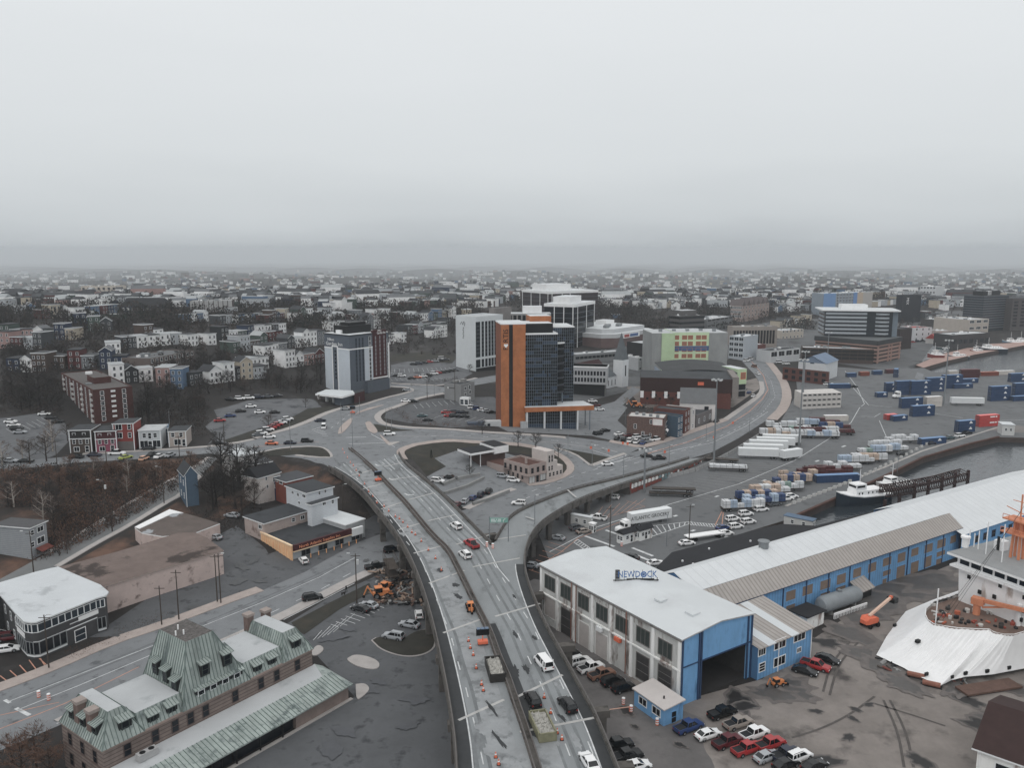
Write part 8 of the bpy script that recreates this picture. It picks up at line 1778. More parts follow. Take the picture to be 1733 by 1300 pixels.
b=MB();b.cyl(0,0,0,2,.7,WHITE,8);b.cyl(0,0,2,2.4,1.0,WHITE,8);b.build('searchlight',ship,tuple(G(1633,926,tz)))
cq=G(1652,1040,zd-.6);b=MB();b.cyl(0,0,0,2.2,.7,OR_,12);b.box(-1.0,1.2,-.8,.8,2.2,3.6,OR_);b.bar((0,0,3.2),(15,-1.5,4.2),.6,.75,OR_);b.bar((1,0,1.8),(5,-.4,3.2),.3,.3,OR_);b.build('deck_crane',ship,tuple(cq),ang+.34)
b=MB();b.box(-.35,.35,-.35,.35,0,4.4,WHITE);b.build('crane_rest',ship,tuple(G(1722,1059,zd-.6)))
for i in range(3):b=MB();b.tube([tuple(mq+Vector((-1+i,0,8+i*2))),tuple(G(1583+i*12,1056-i*6,zd+6))],.035,BLACK,3);b.build('rigging_wire',ship)
dk=[M('deck_gear_%d'%i,c,.7,.15,1)for i,c in enumerate(((36,38,42),(170,168,164),(170,84,54),(60,58,56),(150,66,50)))]
for i in range(52):
 px,py=RND.uniform(1575,1725),0;py=1030+(px-1575)*.12+RND.uniform(-6,26)*(1-.3*(px-1575)/150)
 q=G(px,py,zd-.6);b=MB();w,d_,h_=RND.uniform(.2,.7),RND.uniform(.2,.5),RND.uniform(.2,.7);m=RND.choice(dk+dk[:2]+dk[3:4])
 if i%3:b.prism([(w*math.cos(a),d_*math.sin(a))for a in[j*pi/4+.2 for j in range(8)]],0,h_,m)
 else:b.tube([(-w,0,.22),(w,0,.22)],.22,m,8)
 b.build('deck_fitting',ship,tuple(q),RND.random()*3)
b=MB();b.tube([(0,0,0),(0,0,7.5)],.14,WHITE,6);b.build('jackstaff',ship,tuple(G(1583,1058,zd-.6)))
for u in(.22,.58,.72,.79,.85,.9):p=samp(O_,u).lerp(samp(I_,u),.06);b=MB();b.box(-.4,.4,-.1,.2,0,.6,BLACK);b.build('sheeting_gap',ship,tuple(p),.4)
b=MB();b.box(-.45,.45,-.3,.3,-.3,.3,BLACK);b.build('sheeting_vent',ship,tuple(samp(I_,.42).lerp(samp(O_,.4),.42)),.4)
bl=thing('boom_lift','orange boom lift with a raised white arm beside the ship','boom lift',P(1472,1060),.5);b=MB();b.box(-1.6,1.6,-1.1,1.1,.5,1.0,BLACK);[b.tube([(x,y-.2,.5),(x,y+.2,.5)],.5,RUBBER,10)for x in(-1.2,1.2)for y in(-1.1,1.1)];b.build('base',bl)
b=MB();b.loft([[(x,-w,1.0),(x,-w,z_),(x,w,z_),(x,w,1.0)]for x,w,z_ in((-2.2,.8,1.8),(-1.4,1.1,2.4),(1.0,1.1,2.2),(1.8,.8,1.7))],ORANGE);b.build('turret',bl);b=MB();b.bar((-.5,0,2.4),(6.4,0,5.2),.5,.5,M('boom_cream',(190,158,138),.6,.1,1));b.build('boom',bl);b=MB();b.box(6.2,7.6,-.9,.9,4.0,5.1,BLACK);b.box(6,6.6,-.3,.3,4.8,5.5,ORANGE);b.build('basket',bl)
def loader(px,py,deg,label,z=None,s=1.0):
 o=thing('backhoe_loader',label,'excavator',P(px,py)if z is None else G(px,py,z),math.radians(deg),scale=s);YO=M('plant_orange',(196,116,56),.6,.12,.8)
 b=MB();b.box(-1.6,1.8,-.7,.7,.7,1.5,YO);b.box(.6,2.2,-.6,.6,1.4,1.9,YO);b.build('body',o)
 b=MB();b.box(-1.1,.5,-.75,.75,1.5,2.6,CGLASS);b.box(-1.2,.6,-.85,.85,2.6,2.75,YO);b.build('cab',o)
 for x,r in((-.9,.75),(1.6,.6)):
  for y in(-.9,.9):link('wheel',wheel_mesh(r,.4),o,(x,y,r))
 b=MB();b.bar((1.4,-.7,1.2),(3.0,-.7,.8),.18,.25,YO);b.bar((1.4,.7,1.2),(3.0,.7,.8),.18,.25,YO);b.box(2.9,3.6,-1.1,1.1,.1,.9,BLACK);b.build('bucket',o)
 b=MB();b.bar((-1.7,0,1.2),(-2.8,0,3.2),.3,.3,YO);b.bar((-2.8,0,3.2),(-3.7,0,1.2),.22,.22,YO);b.box(-4.0,-3.5,-.35,.35,.6,1.2,BLACK);b.build('digger_arm',o)
loader(643,1012,20,'orange backhoe loader digging beside the bridge piers');loader(652,1000,60,'second orange digger behind the loader at the bridge piers',s=.8);loader(796,1034,100,'small black and orange digger working on the closed bridge lanes',DZ,.7)
loader(1075,690,5,'orange telehandler at the end of the red brick hall',s=1.2);loader(1315,1162,20,'small orange machine at the foot of the blue doorway',s=.6)
for px,py,dg,col,lab in((838,1140,100,(52,50,48),'dark skip full of broken concrete beside the bridge median'),(918,1237,103,(122,120,94),'yellow skip full of broken concrete in the closed bridge lane')):
 o=thing('rubble_skip',lab,'skip',G(px,py,DZ),math.radians(dg));m=M('skip_%d'%px,col,.7,.2,1);b=MB();b.box(-3.2,3.2,-1.35,1.35,.1,.3,m)
 for y in(-1.3,1.3):b.box(-3.2,3.2,y-.06,y+.06,.2,1.5,m);b.box(-3.25,3.25,y-.1,y+.1,1.42,1.56,m)
 for x in(-3.15,3.15):b.box(x-.06,x+.06,-1.3,1.3,.2,1.5,m);b.box(x-.1,x+.1,-1.35,1.35,1.42,1.56,m)
 b.build('skip',o);b=MB()
 for k in range(170):
  x,y,r=RND.uniform(-2.8,2.8),RND.uniform(-1.05,1.05),RND.uniform(.12,.34);b.mesh([(x+r*RND.uniform(.6,1.2)*math.cos(a),y+r*RND.uniform(.6,1.2)*math.sin(a),1.05+RND.random()*.3)for a in(0,1.6,3.1,4.7)]+[(x,y,1.3+RND.random()*.4)],[(0,1,4),(1,2,4),(2,3,4),(3,0,4)],M('rubble_pale',(160,158,152),.9,.2,2))
 b.box(-3.1,3.1,-1.25,1.25,.3,1.12,M('rubble_pale'));struct(b.build('rubble',o),'stuff')
def arrow(px,py,z,lab,dg=100):
 o=thing('arrow_board',lab,'arrow board',G(px,py,z),math.radians(dg-90));b=MB();b.box(-.9,.9,-.6,.6,.4,.9,ORANGE);[b.tube([(x-.1,0,.3),(x+.1,0,.3)],.3,RUBBER,8)for x in(-.8,.8)];b.bar((0,0,.8),(0,0,2.2),.15,.15,ORANGE);b.build('trailer',o);b=MB();b.box(-1.2,1.2,-.08,.08,1.9,3.2,BLACK);b.build('board',o);b=MB();[b.box(-1.1+k*.76,-.45+k*.76,-.4,.4,3.22,3.3,M('solar_blue',(84,104,128),.3,.1,1))for k in range(3)];b.build('solar_panel',o)
arrow(817,1092,DZ,'orange arrow board trailer with solar panels beside the bridge median');arrow(640,815,DZ,'orange arrow board trailer at the upper end of the closed lanes',120);arrow(597,700,None or 8.8,'orange arrow board on the striped island by the hotel',90)
CONE=MB();CONE.cyl(0,0,.05,.95,.24,ORANGE,8,.05);CONE.box(-.3,.3,-.3,.3,0,.06,BLACK);CONE.cyl(0,0,.5,.68,.165,WHITE,8,.125);conem=CONE.data('traffic_cone')
cn=[(580,762),(583,768),(588,776),(593,784),(598,789),(603,797),(608,806),(617,820),(624,833),(631,841),(638,852),(650,858),(658,866),(669,875),(676,879),(682,885),(690,893),(697,902),(703,906),(713,917),(725,932),(737,946),(747,966),(793,1086),(796,1098),(801,1110),(806,1132),(815,1160),(818,1170),(839,1283),(844,1295),(921,1182),(932,1208),(943,1242),(951,1253)]
for i,(px,py)in enumerate(cn):tag(link('traffic_cone',conem,None,G(px,py,DZ+.03),0,.95),f'orange traffic cone on the overpass, {ordn(i)} going down the closed lane' if i<31 else f'orange traffic cone in the right carriageway by the skip, {ordn(i - 31)} from the van','traffic cone','traffic cones on the overpass')
DR=MB();[DR.cyl(0,0,k*.2,k*.2+.2,.3,ORANGE if k%2==0 else WHITE,10)for k in range(6)];drm=DR.data('traffic_drum')
for i,(px,py,wh)in enumerate(((66,1181,'left in the wide street'),(83,1186,'right in the wide street'),(1055,1193,'before the blue gate office'),(1068,1206,'at the striped gate arm'),(1112,1228,'beside the white boat trailer'),(824,925,'at the nose of the overpass split'),(834,928,'right at the nose of the overpass split'),(1052,925,'between the port lanes by the gate hut'))):tag(link('traffic_drum',drm,None,P(px,py,.09)if px<800 or px>840 else G(px,py,DZ+.02),0,1.0),f'orange and white traffic drum {wh}','traffic drum','traffic drums')
for i,(px,py)in enumerate(((1208,747),(1030,770),(1000,765),(1054,757),(1062,758),(1125,772),(1240,722))):b=MB();b.box(-.4,.4,-.05,.05,1.2,2.2,ORANGE);b.cyl(0,0,0,1.2,.05,STEEL,5);tag(b.build('work_sign',None,P(px,py)),f'orange road work sign along the wide street, {ordn(i)} listed from the ramp end','road sign','road work signs')
ga=MB();ga.box(-.15,.15,-.15,.15,0,1.1,ORANGE);ga.bar((0,0,1.0),(-5.6,-1.2,.95),.1,.1,M('gate_arm',(196,150,130),.6,.1,1));tag(ga.build('barrier_gate',None,P(1066,1206)),'orange gate arm across the lane by the blue gate office','barrier gate')
SCF=MB();[SCF.bar((x,y,0),(x,y,6),.1,.1,WOOD)for x in(0,2.5,5,7.5)for y in(0,2.5)];[SCF.bar((0,y,z_),(7.5,y,z_),.1,.1,WOOD)for z_ in(2,4,6)for y in(0,2.5)];[SCF.box(0,7.5,0,2.5,z_,z_+.08,WOOD)for z_ in(2.05,4.05)];tag(SCF.build('scaffold',None,P(676,990),1.9),'timber scaffold standing against the bridge piers','scaffold')
RB=MB()
for k in range(240):
 t=RND.random();px,py=640+70*t+RND.uniform(-14,14),985+RND.uniform(-16,42);p=P(px,py);L_b=RND.uniform(.4,2.4);a=RND.random()*3.1;RB.bar((p.x,p.y,.1+RND.random()*.5),(p.x+L_b*math.cos(a),p.y+L_b*math.sin(a),.15+RND.random()*.8),RND.uniform(.1,.7),RND.uniform(.1,.4),RND.choice((WOOD,CONC,M('rust_steel'),M('dust_board',(142,120,104),.9,.1,1),BLACK)))
struct(RB.build('debris'),'stuff')
YB=MB()
for k in range(110):
 t=RND.random();px,py=1488+150*t,1118+40*t+RND.uniform(-4,14)-(30*max(0,t-.7));p=P(px,py);L_b=RND.uniform(.3,1.6);a=RND.random()*3;YB.bar((p.x,p.y,.1),(p.x+L_b*math.cos(a),p.y+L_b*math.sin(a),.2+RND.random()*.4),RND.uniform(.1,.6),.2,RND.choice((WOOD,M('rust_steel'),CONC,BLACK,M('red_oxide',(110,56,48),.9,.1,1))))
struct(YB.build('yard_debris'),'stuff')
for px,py,lab in((1550,1147,'rusty steel roller lying by the sheeting edge'),(1576,1162,'orange rusted drum lying by the sheeting edge')):b=MB();b.tube([(-1.5,0,.5),(1.5,0,.5)],.5,M('rust_pipe'),10);b.box(-1.8,1.8,-.6,.6,0,.15,BLACK);tag(b.build('steel_roller',None,P(px,py),-.5),lab,'roller')
b=MB();b.box(-6,6,-1.6,1.6,.25,.6,M('rust_steel'));b.box(-5.8,5.8,-1.4,1.4,0,.25,BLACK);tag(b.build('steel_ramp',None,P(1673,1167),.25),'long rusty steel ramp lying flat before the ship','ramp')
pm_=bpy.data.meshes.new('person');vs=[(0,0,.95),(0,0,1.2),(0,.02,1.45),(0,.03,1.55),(0,.04,1.68),(.1,0,.9),(.14,.16,.5),(.14,.1,.06),(-.1,0,.9),(-.14,-.1,.5),(-.14,-.3,.1),(.2,0,1.4),(.27,.04,1.12),(.25,.2,.95),(-.2,0,1.4),(-.27,-.04,1.12),(-.26,.1,.92),(.14,.24,.04),(-.14,-.2,.04)]
ed=[(0,1),(1,2),(2,3),(3,4),(0,5),(5,6),(6,7),(0,8),(8,9),(9,10),(2,11),(11,12),(12,13),(2,14),(14,15),(15,16),(7,17),(10,18)]
pm_.from_pydata(vs,ed,[]);pm_.update();pm_.materials.append(M('dark_clothes',(30,32,38),.9,.1,2));po=link('person',pm_,None,P(586,1004,.2),-.9);tag(po,'person in dark clothes walking on the pavement with a dog','person')
mdf=po.modifiers.new('skin','SKIN');rad=[.16,.17,.15,.07,.12,.1,.075,.06,.1,.075,.06,.08,.055,.045,.08,.055,.045,.05,.05]
for v,r in zip(pm_.skin_vertices[0].data,rad):v.radius=(r,r)
po.modifiers.new('sub','SUBSURF').levels=1
dm=bpy.data.meshes.new('dog');dm.from_pydata([(0,0,.5),(.3,0,.52),(.5,0,.7),(.66,0,.66),(-.3,0,.52),(-.5,0,.65),(.28,.1,.02),(.3,-.1,.02),(-.34,.1,.02),(-.3,-.1,.02)],[(0,1),(1,2),(2,3),(0,4),(4,5),(1,6),(1,7),(4,8),(4,9)],[]);dm.update();dm.materials.append(M('dark_fur',(40,36,34),.9,.1,2));do=link('dog',dm,None,P(581,1009,.2),.4);tag(do,'dark dog on the pavement beside the walking person','dog')
do.modifiers.new('skin','SKIN')
for v,r in zip(dm.skin_vertices[0].data,(.14,.15,.09,.06,.13,.03,.04,.04,.045,.045)):v.radius=(r,r)
HC={'white':(186,189,192),'pale grey':(142,146,150),'grey':(98,102,106),'dark grey':(62,65,69),'navy':(40,52,74),'blue':(74,98,124),'brown':(72,58,52),'dark red':(84,40,40),'cream':(150,140,124),'pink':(136,108,104),'green':(62,76,70),'black':(40,42,45)}
HM={k:M('house_wall_'+k.replace(' ','_'),v,.8,.1,.4)for k,v in HC.items()}
RFS=[M('tar_roof',(70,73,76),.9,.15,.2),M('pale_flat_roof',(142,146,148),.85,.1,.2),M('slate_roof',(56,58,62),.85,.12,.4),M('grey_felt_roof',(98,101,104),.9,.1,.3)]
HMESH={}
def house_mesh(w,d,h,col,roof,gable):
 k=(w,d,h,col,roof,gable)
 if k not in HMESH:
  b=MB();b.mesh([(x,y,z)for z in(-4,h)for x,y in((-w/2,0),(w/2,0),(w/2,d),(-w/2,d))],[(0,1,5,4),(1,2,6,5),(2,3,7,6),(3,0,4,7),(4,5,6,7)],HM[col])
  if gable:b.mesh([(-w/2,0,h),(w/2,0,h),(0,0,h+w*.36),(-w/2,d,h),(w/2,d,h),(0,d,h+w*.36)],[(0,1,2),(4,3,5)],HM[col])
  r=MB();m=RFS[roof]
  if gable:e=.35;q=w*.36;r.mesh([(-w/2-e,-e,h-.2),(0,-e,h+q),(w/2+e,-e,h-.2),(-w/2-e,d+e,h-.2),(0,d+e,h+q),(w/2+e,d+e,h-.2)],[(0,1,4,3),(1,2,5,4)],m);r.mesh([(-w/2-e,-e,h-.2),(0,-e,h+q),(w/2+e,-e,h-.2),(-w/2-e,-e,h-.45),(0,-e,h+q-.3),(w/2+e,-e,h-.45)],[(3,4,1,0),(4,5,2,1)],TRIM)
  else:r.box(-w/2-.25,w/2+.25,-.3,d+.2,h,h+.35,TRIM if roof!=2 else m,m)
  HMESH[k]=(b.data('house'),r.data('roof'))
 return HMESH[k]
HOUSES=[]
def house(px,py,deg,w,d,fl,col,roof=0,gable=False,where='',dx=0,full=True):
 h=fl*2.9+.5;p=P(px,py);wm,rm=house_mesh(w,d,h,col,roof,gable)
 a=math.radians(deg);o=link('house',wm,None,(p.x,p.y,p.z),a);link('roof',rm,o)
 n=max(2,int(w/2.2))
 if full:
  for f in range(fl):
   for i in range(n):link('window',win_mesh(.95,1.45,TRIM,GLASS_D,1),o,(-w/2+w*(i+.5)/n,0,1.6+f*2.9))
 st={1:'one-storey',2:'two-storey',3:'three-storey'}[fl]
 tag(o,'','house','hillside houses');o['what']=f'{col} {st} '+('gabled' if gable else 'flat-roofed')+' house';HOUSES.append((o,where));return o
hr=random.Random(5)
WGT=['white']*6+['pale grey']*4+['grey','dark grey','dark grey','navy','blue','brown','dark red','cream','green','black','pink']
def hrow(x0,y0,x1,y1,where,cols=None,w=(5.5,7.5),fl=(2,2,3),gable=.12,gap=.06,deg=0,full=True):
 A,B=P(x0,y0),P(x1,y1);L=(B-A).length;s=0;k=0
 while s<L-3:
  ww=round(hr.uniform(*w)*2)/2;t=(s+ww/2)/L;col=cols[k%len(cols)]if cols else hr.choice(WGT)
  house(x0+(x1-x0)*t,y0+(y1-y0)*t,math.degrees(math.atan2(B.y-A.y,B.x-A.x))+deg,ww,hr.choice((8,9,10)),hr.choice(fl),col,hr.choice((0,0,1,2,3,2)),hr.random()<gable*1.6,where,full=full)
  s+=ww*(1+gap*hr.random())+(hr.uniform(3,9)if hr.random()<.12 else 0);k+=1
for r in((12,629,66,631,'in the lowest row at the left edge',['navy','white','brown']),(69,625,103,625,'left of the wide brown pair',['brown','brown']),(116,625,168,624,'in the wide brown pair above the brick apartments',['dark red','grey','brown']),(170,626,206,625,'in the navy pair above the brick apartments',['navy','navy']),(190,652,252,646,'just right of the brick apartments roof',['white','black','white','cream']),(265,655,320,660,'in the front row right of the brick apartments',['pink','blue','grey','white','white']),(322,655,392,646,'in the white cluster beside the bare trees',['dark grey','white','white','white']),(393,645,405,643,'at the end of the white cluster',['black']),(408,643,458,640,'in the pale row by the open lot',['cream','pale grey','white']),(0,590,78,592,'in the pink ended row at the left edge',['pink','dark red','pale grey','dark grey']),(180,601,208,599,'in the white pair below the long white terrace',['white','white']),(209,591,300,583,'in the white terrace on the left slope',['dark grey','white','white','white','pale grey']),(0,577,130,575,'in the pale roofed row at the left edge',None),(150,562,196,560,'in the green and dark row on the left slope',['green','dark grey','green']),(128,556,172,553,'above the green row on the left slope',['navy','blue','white']),(244,578,302,572,'in the balcony row left of the white corner house',['brown','white','white','blue']),(318,586,374,583,'in the corner row on the mid slope',['white','white','white']),(375,580,430,576,'in the navy and black row on the mid slope',['black','white','green','navy','blue']),(437,568,486,563,'in the dark-windowed mid slope row',['white','white','dark grey']),(455,579,476,577,'alone on the mid slope',['dark red']),(488,590,546,584,'left behind the grey hotel',None),(395,598,465,592,'in the greenish row on the mid slope',['green','pale grey','brown']),(448,604,490,598,'below the greenish row',['white','white','grey']),(420,628,456,624,'in the pair above the open lot',['white','white']),(484,623,540,616,'in the gabled group left of the grey hotel',['white','white','pink','dark red']),(372,550,455,544,'in the upper mid slope row',None),(455,548,487,543,'right on the upper mid slope',None),(28,533,70,531,'near the purple roof on the left slope',['pale grey','blue','white']),(71,540,147,534,'in the cream row on the left slope',['dark red','cream','white','pink','brown']),(128,545,166,542,'in the white row below the cream one',['white','white']),(160,533,200,529,'below the long blue hall',['blue','dark red','navy']),(182,519,206,517,'left of the long blue hall',['white']),(315,548,350,544,'below the balcony flats',['blue','white']),(441,519,464,517,'as the pale house above the mid slope',['pale grey','white']),(500,545,560,540,'behind the grey hotel, upper left',None),(557,548,690,540,'in the row behind the grey hotel',['white','pale grey','white','dark red','white','grey','blue','pink']),(560,560,640,556,'just over the grey hotel roof',None),(656,583,688,579,'by the white chapel behind the hotel',['white','white']),(734,573,756,570,'alone left of the white hotel',['white','white']),(690,566,760,558,'on the slope by the white hotel',['dark grey','dark red','pale grey','green']),(700,545,770,539,'above the slope left of the white hotel',None),(618,513,690,509,'in the upper middle of the town',None),(690,522,780,516,'left of the maroon tower',None),(560,526,620,522,'below the white banded school',None),(800,515,880,508,'just left of the maroon tower',None),(1046,521,1100,516,'right of the dark towers',['white','pink','dark grey','white']),(1105,523,1160,519,'in the row by the dark towers',['white','pale grey','white','cream']),(1176,521,1212,517,'left of the gabled hotel',['dark grey','white']),(1010,512,1075,507,'high up behind the dark towers',None),(1300,530,1390,524,'between gabled hotel and striped slab',None),(1320,555,1372,548,'left of the curved glass office',['cream','cream','white']),(1480,520,1524,514,'left of the black slab hotel',['cream','white','pale grey']),(1565,545,1600,540,'right of the black slab hotel',None),(1585,522,1632,517,'left of the dark waterfront tower',None)):
 hrow(*r,full=r[1]>530)
while len(HOUSES)<292:
 px,py=hr.uniform(0,1700),hr.uniform(494,540)
 if 860<px<1010 or(1380<px<1530):continue
 house(px,py,hr.uniform(-25,25),hr.choice((6,7,8,9,12)),9,hr.choice((1,2,2,3)),hr.choice(WGT),hr.choice((0,1,1,3)),hr.random()<.25,'scattered high on the '+('left hillside' if px<560 else 'middle hillside' if px<1000 else 'right hillside'),full=False)
_by={}
for o,wh in HOUSES:_by.setdefault((o['what'],wh),[]).append(o)
for(what,wh),l in _by.items():
 l.sort(key=lambda o:pix(o.location)[0])
 for i,o in enumerate(l):o['label']=f'{what} {wh}'+(f', {ordn(i)} from the left' if len(l)>1 else '')
 for o in l:del o['what']
ft_=MB();FH=[HM[k]for k in WGT]+[HM['white']]*4
for k in range(3000):
 py=460+60*hr.random()**.8;px=hr.uniform(-60,1790)
 if py>505 and(840<px<1010 or 1370<px<1540):continue
 p=P(px,py);D=p.y;s=min(5,max(1,D/2600))
 w,d_,h_=hr.uniform(5,11)*s,hr.uniform(7,12)*s,hr.uniform(4,8)*s
 if hr.random()<.06:w*=3.2;h_*=1.3
 a=hr.uniform(-.5,.5);ca,sa=math.cos(a),math.sin(a);m=hr.choice(FH);r=hr.choice((RFS[0],RFS[2],RFS[0],RFS[3],RFS[2],RFS[1]))
 v=[(p.x+x*ca-y*sa,p.y+x*sa+y*ca,p.z+z)for z in(-3,h_)for x,y in((-w/2,0),(w/2,0),(w/2,d_),(-w/2,d_))]
 ft_.mesh(v,[(0,1,5,4),(1,2,6,5),(2,3,7,6),(3,0,4,7)],m)
 if hr.random()<.6:q=[(v[4][i]+v[7][i])/2+(h_*.35 if i==2 else 0)for i in range(3)];q2=[(v[5][i]+v[6][i])/2+(h_*.35 if i==2 else 0)for i in range(3)];ft_.mesh([v[4],v[5],v[6],v[7],q,q2],[(0,1,5,4),(2,3,4,5),(3,0,4),(1,2,5)],r)
 else:ft_.mesh(v[4:],[(0,1,2,3)],r)
 if D<1500:
  for i in range(int(w/3)):x=-w/2+1.5+i*3;ft_.mesh([(p.x+xx*ca+.1*sa,p.y+xx*sa-.1*ca,p.z+zz)for xx,zz in((x,1.5),(x+1.2,1.5),(x+1.2,3.2),(x,3.2))],[(0,1,2,3)],GLASS_D)
struct(ft_.build('distant_houses'),'stuff')
BARK=[M('bark_dark',(46,42,40),.95,.2,1),M('bark_brown',(60,48,42),.95,.2,1),M('bark_pale',(150,142,134),.9,.15,1)]
TWIG=[M('twigs_dark',(58,54,52),.95,.25,.8),M('twigs_brown',(70,60,55),.95,.25,.8),M('twigs_russet',(102,76,63),.95,.25,.8),M('twigs_pale',(104,92,86),.95,.25,.8),M('needles_dark',(38,44,38),.95,.25,.8)]
tr_=random.Random(3)
def tree_meshes(h,spread,bark,twig,ntw,wide=.034,ever=False):
 t=MB();c=MB();ends=[]
 t.tube([(0,0,-.5),(.1,0,h*.3),(-.1,.1,h*.62),(.05,0,h*.92)],.028*h,bark,6,.006*h)
 for i in range(9 if not ever else 0):
  z=h*(.22+.07*i);a=i*2.4+tr_.random();L=spread*(.95-.07*i)*tr_.uniform(.8,1.1);dv=Vector((math.cos(a),math.sin(a),tr_.uniform(.5,.9)))
  p0=Vector((0,0,z));p1=p0+dv*L*.5;p2=p1+(dv+Vector((0,0,.3)))*L*.45;t.tube([p0,p1,p2],.012*h,bark,4,.003*h);ends+=[(p0 .lerp(p1,.6),.7),(p1,.9),(p1 .lerp(p2,.5),1),(p2,1)]
  for j in range(3):q=p1 .lerp(p2,j/3);e=q+Vector((tr_.uniform(-1,1),tr_.uniform(-1,1),tr_.uniform(.1,.9)))*L*.38;t.tube([q,e],.004*h,bark,3,.002*h);ends+=[(q.lerp(e,.5),.9),(e,1)]
 if ever:ends=[(Vector((spread*(1-k/30)*.6*math.cos(k*2.4),spread*(1-k/30)*.6*math.sin(k*2.4),h*(.12+.85*k/30))),1)for k in range(30)]
 for k in range(ntw):
  e,s=tr_.choice(ends);o=e+Vector((tr_.gauss(0,.5),tr_.gauss(0,.5),tr_.gauss(0,.4)))*spread*.16
  dv=(Vector((o.x,o.y,0)).normalized()*.6+Vector((tr_.uniform(-.8,.8),tr_.uniform(-.8,.8),tr_.uniform(-.2,1.0)))).normalized()*tr_.uniform(.5,1.3)*spread*.2
  n=dv.cross(Vector((tr_.random(),tr_.random(),tr_.random()))).normalized()*wide*h/10*tr_.uniform(.6,1.6);c.mesh([o-n,o+n,o+dv+n*.3,o+dv*.55-n*1.6],[(0,1,2,3)],twig)
 return t.data('trunk'),c.data('crown')
KINDS_T={'dark':tree_meshes(9,4.2,BARK[0],TWIG[0],640,.03),'tall dark':tree_meshes(13,5,BARK[0],TWIG[0],760,.028),'brown':tree_meshes(8,4,BARK[1],TWIG[1],640,.03),'russet':tree_meshes(7,4,BARK[1],TWIG[2],800,.04),'pale':tree_meshes(9,3.4,BARK[2],TWIG[3],420),'evergreen':tree_meshes(9,2.6,BARK[0],TWIG[4],700,.1,True)}
TREES=[]
def tree(px,py,kind,s=1.0,where='',z=None):
 p=P(px,py)if z is None else G(px,py,z);tm,cm=KINDS_T[kind]
 o=thing('bare_tree' if kind!='evergreen' else 'evergreen_tree','','tree',(p.x,p.y,p.z-.1),tr_.uniform(0,6.28),'trees '+where,scale=(s*tr_.uniform(.85,1.15),s*tr_.uniform(.85,1.15),s*tr_.uniform(.85,1.15)))
 link('trunk',tm,o);link('crown',cm,o);TREES.append((o,kind,where));return o
def grove(poly,n,where,kinds=('dark','dark','brown','tall dark'),s=(.7,1.2)):
 xs_=[a for a,_ in poly];ys_=[b for _,b in poly];pa=np.array(poly,float);k=0;t=0
 while k<n and t<4000:
  t+=1;px,py=tr_.uniform(min(xs_),max(xs_)),tr_.uniform(min(ys_),max(ys_))
  if in_poly(np.array([px]),np.array([py]),pa)[0]:tree(px,py,tr_.choice(kinds),tr_.uniform(*s),where);k+=1
grove([(352,862),(372,800),(400,808),(445,830),(450,862),(410,880),(370,890)],15,'in the clump beside the blue gabled house',s=(1.0,1.5))
grove([(0,830),(120,830),(140,890),(90,930),(60,880),(0,885)],10,'beside the grey weatherboard house',('dark','brown','dark','pale'),(.7,1.1))
grove([(0,795),(200,795),(330,785),(260,840),(120,850),(0,850)],34,'on the rusty slope below the upper street',('russet','brown','dark','russet','pale'),(.45,.85))
grove([(0,775),(60,772),(112,740),(125,765),(95,785),(0,792)],7,'at the left end of the upper street',('dark','brown','pale'),(.9,1.3))
grove([(230,735),(340,735),(350,690),(300,675),(235,690),(228,720)],18,'behind the row of the upper street',s=(.8,1.2));grove([(0,700),(100,700),(105,655),(0,650)],16,'left of the brick apartments',s=(.8,1.2));grove([(235,670),(545,668),(545,640),(460,648),(330,664),(235,655)],28,'in the belt behind the open lot',s=(.7,1.15))
grove([(310,650),(430,632),(420,612),(330,618),(250,640)],18,'in the wood below the grey-roofed terrace',s=(.8,1.2));grove([(0,620),(110,618),(110,596),(0,596)],12,'between the left edge rows',s=(.7,1.1));grove([(60,588),(330,575),(330,560),(60,565)],18,'on the left slope above the terraces',s=(.7,1.1));grove([(0,560),(120,558),(120,542),(0,542)],12,'high on the left edge',s=(.8,1.2));grove([(200,545),(320,545),(320,530),(200,532)],12,'below the balcony flats',s=(.9,1.3))
grove([(330,575),(500,560),(490,550),(330,560)],12,'between the rows of the mid slope',s=(.7,1.1));grove([(560,580),(660,590),(740,560),(700,545),(560,552)],16,'behind the grey hotel',s=(.8,1.2));grove([(1015,545),(1190,540),(1190,527),(1015,527)],18,'in the dark belt right of the towers',s=(1.0,1.5));grove([(695,545),(840,540),(820,525),(700,528)],12,'above the white hotel',s=(.9,1.3));grove([(1360,560),(1385,560),(1385,540),(1365,540)],4,'left of the curved glass office',s=(.9,1.2))
for px,py,kd,s,wh in((40,1330,'russet',1.0,'cut off at the lower left corner'),(62,1300,'russet',.95,'at the station end wall'),(86,1322,'russet',.8,'close to the station corner'),(20,1290,'russet',.7,'low at the left edge by the station'),(190,900,'brown',.8,'small, on the kerb of the sloping road'),(114,938,'brown',.6,'small, where the sloping road meets the shop'),(455,727,'brown',.9,'alone among the parked cars by the verge'),(517,690,'brown',.6,'left by the hotel drive'),(540,686,'brown',.7,'before the hotel canopy'),(795,808,'dark',.6,'on the kerb of the traffic island road'),(816,735,'dark',.7,'first on the loop verge'),(877,757,'dark',.8,'second on the loop verge'),(907,762,'dark',.8,'third on the loop verge'),(945,776,'dark',.7,'behind the stepped tower'),(1110,690,'brown',.8,'before the red brick hall'),(1135,692,'brown',.9,'second before the red brick hall'),(1060,690,'pale',.7,'pale one before the red brick hall'),(726,648,'dark',.7,'by the hotel car park'),(795,630,'dark',.6,'at the foot of the white hotel'),(730,776,'evergreen',.35,'on the loop lawn')):tree(px,py,kd,s,wh)
_bt={}
for o,kd,wh in TREES:_bt.setdefault((kd,wh),[]).append(o)
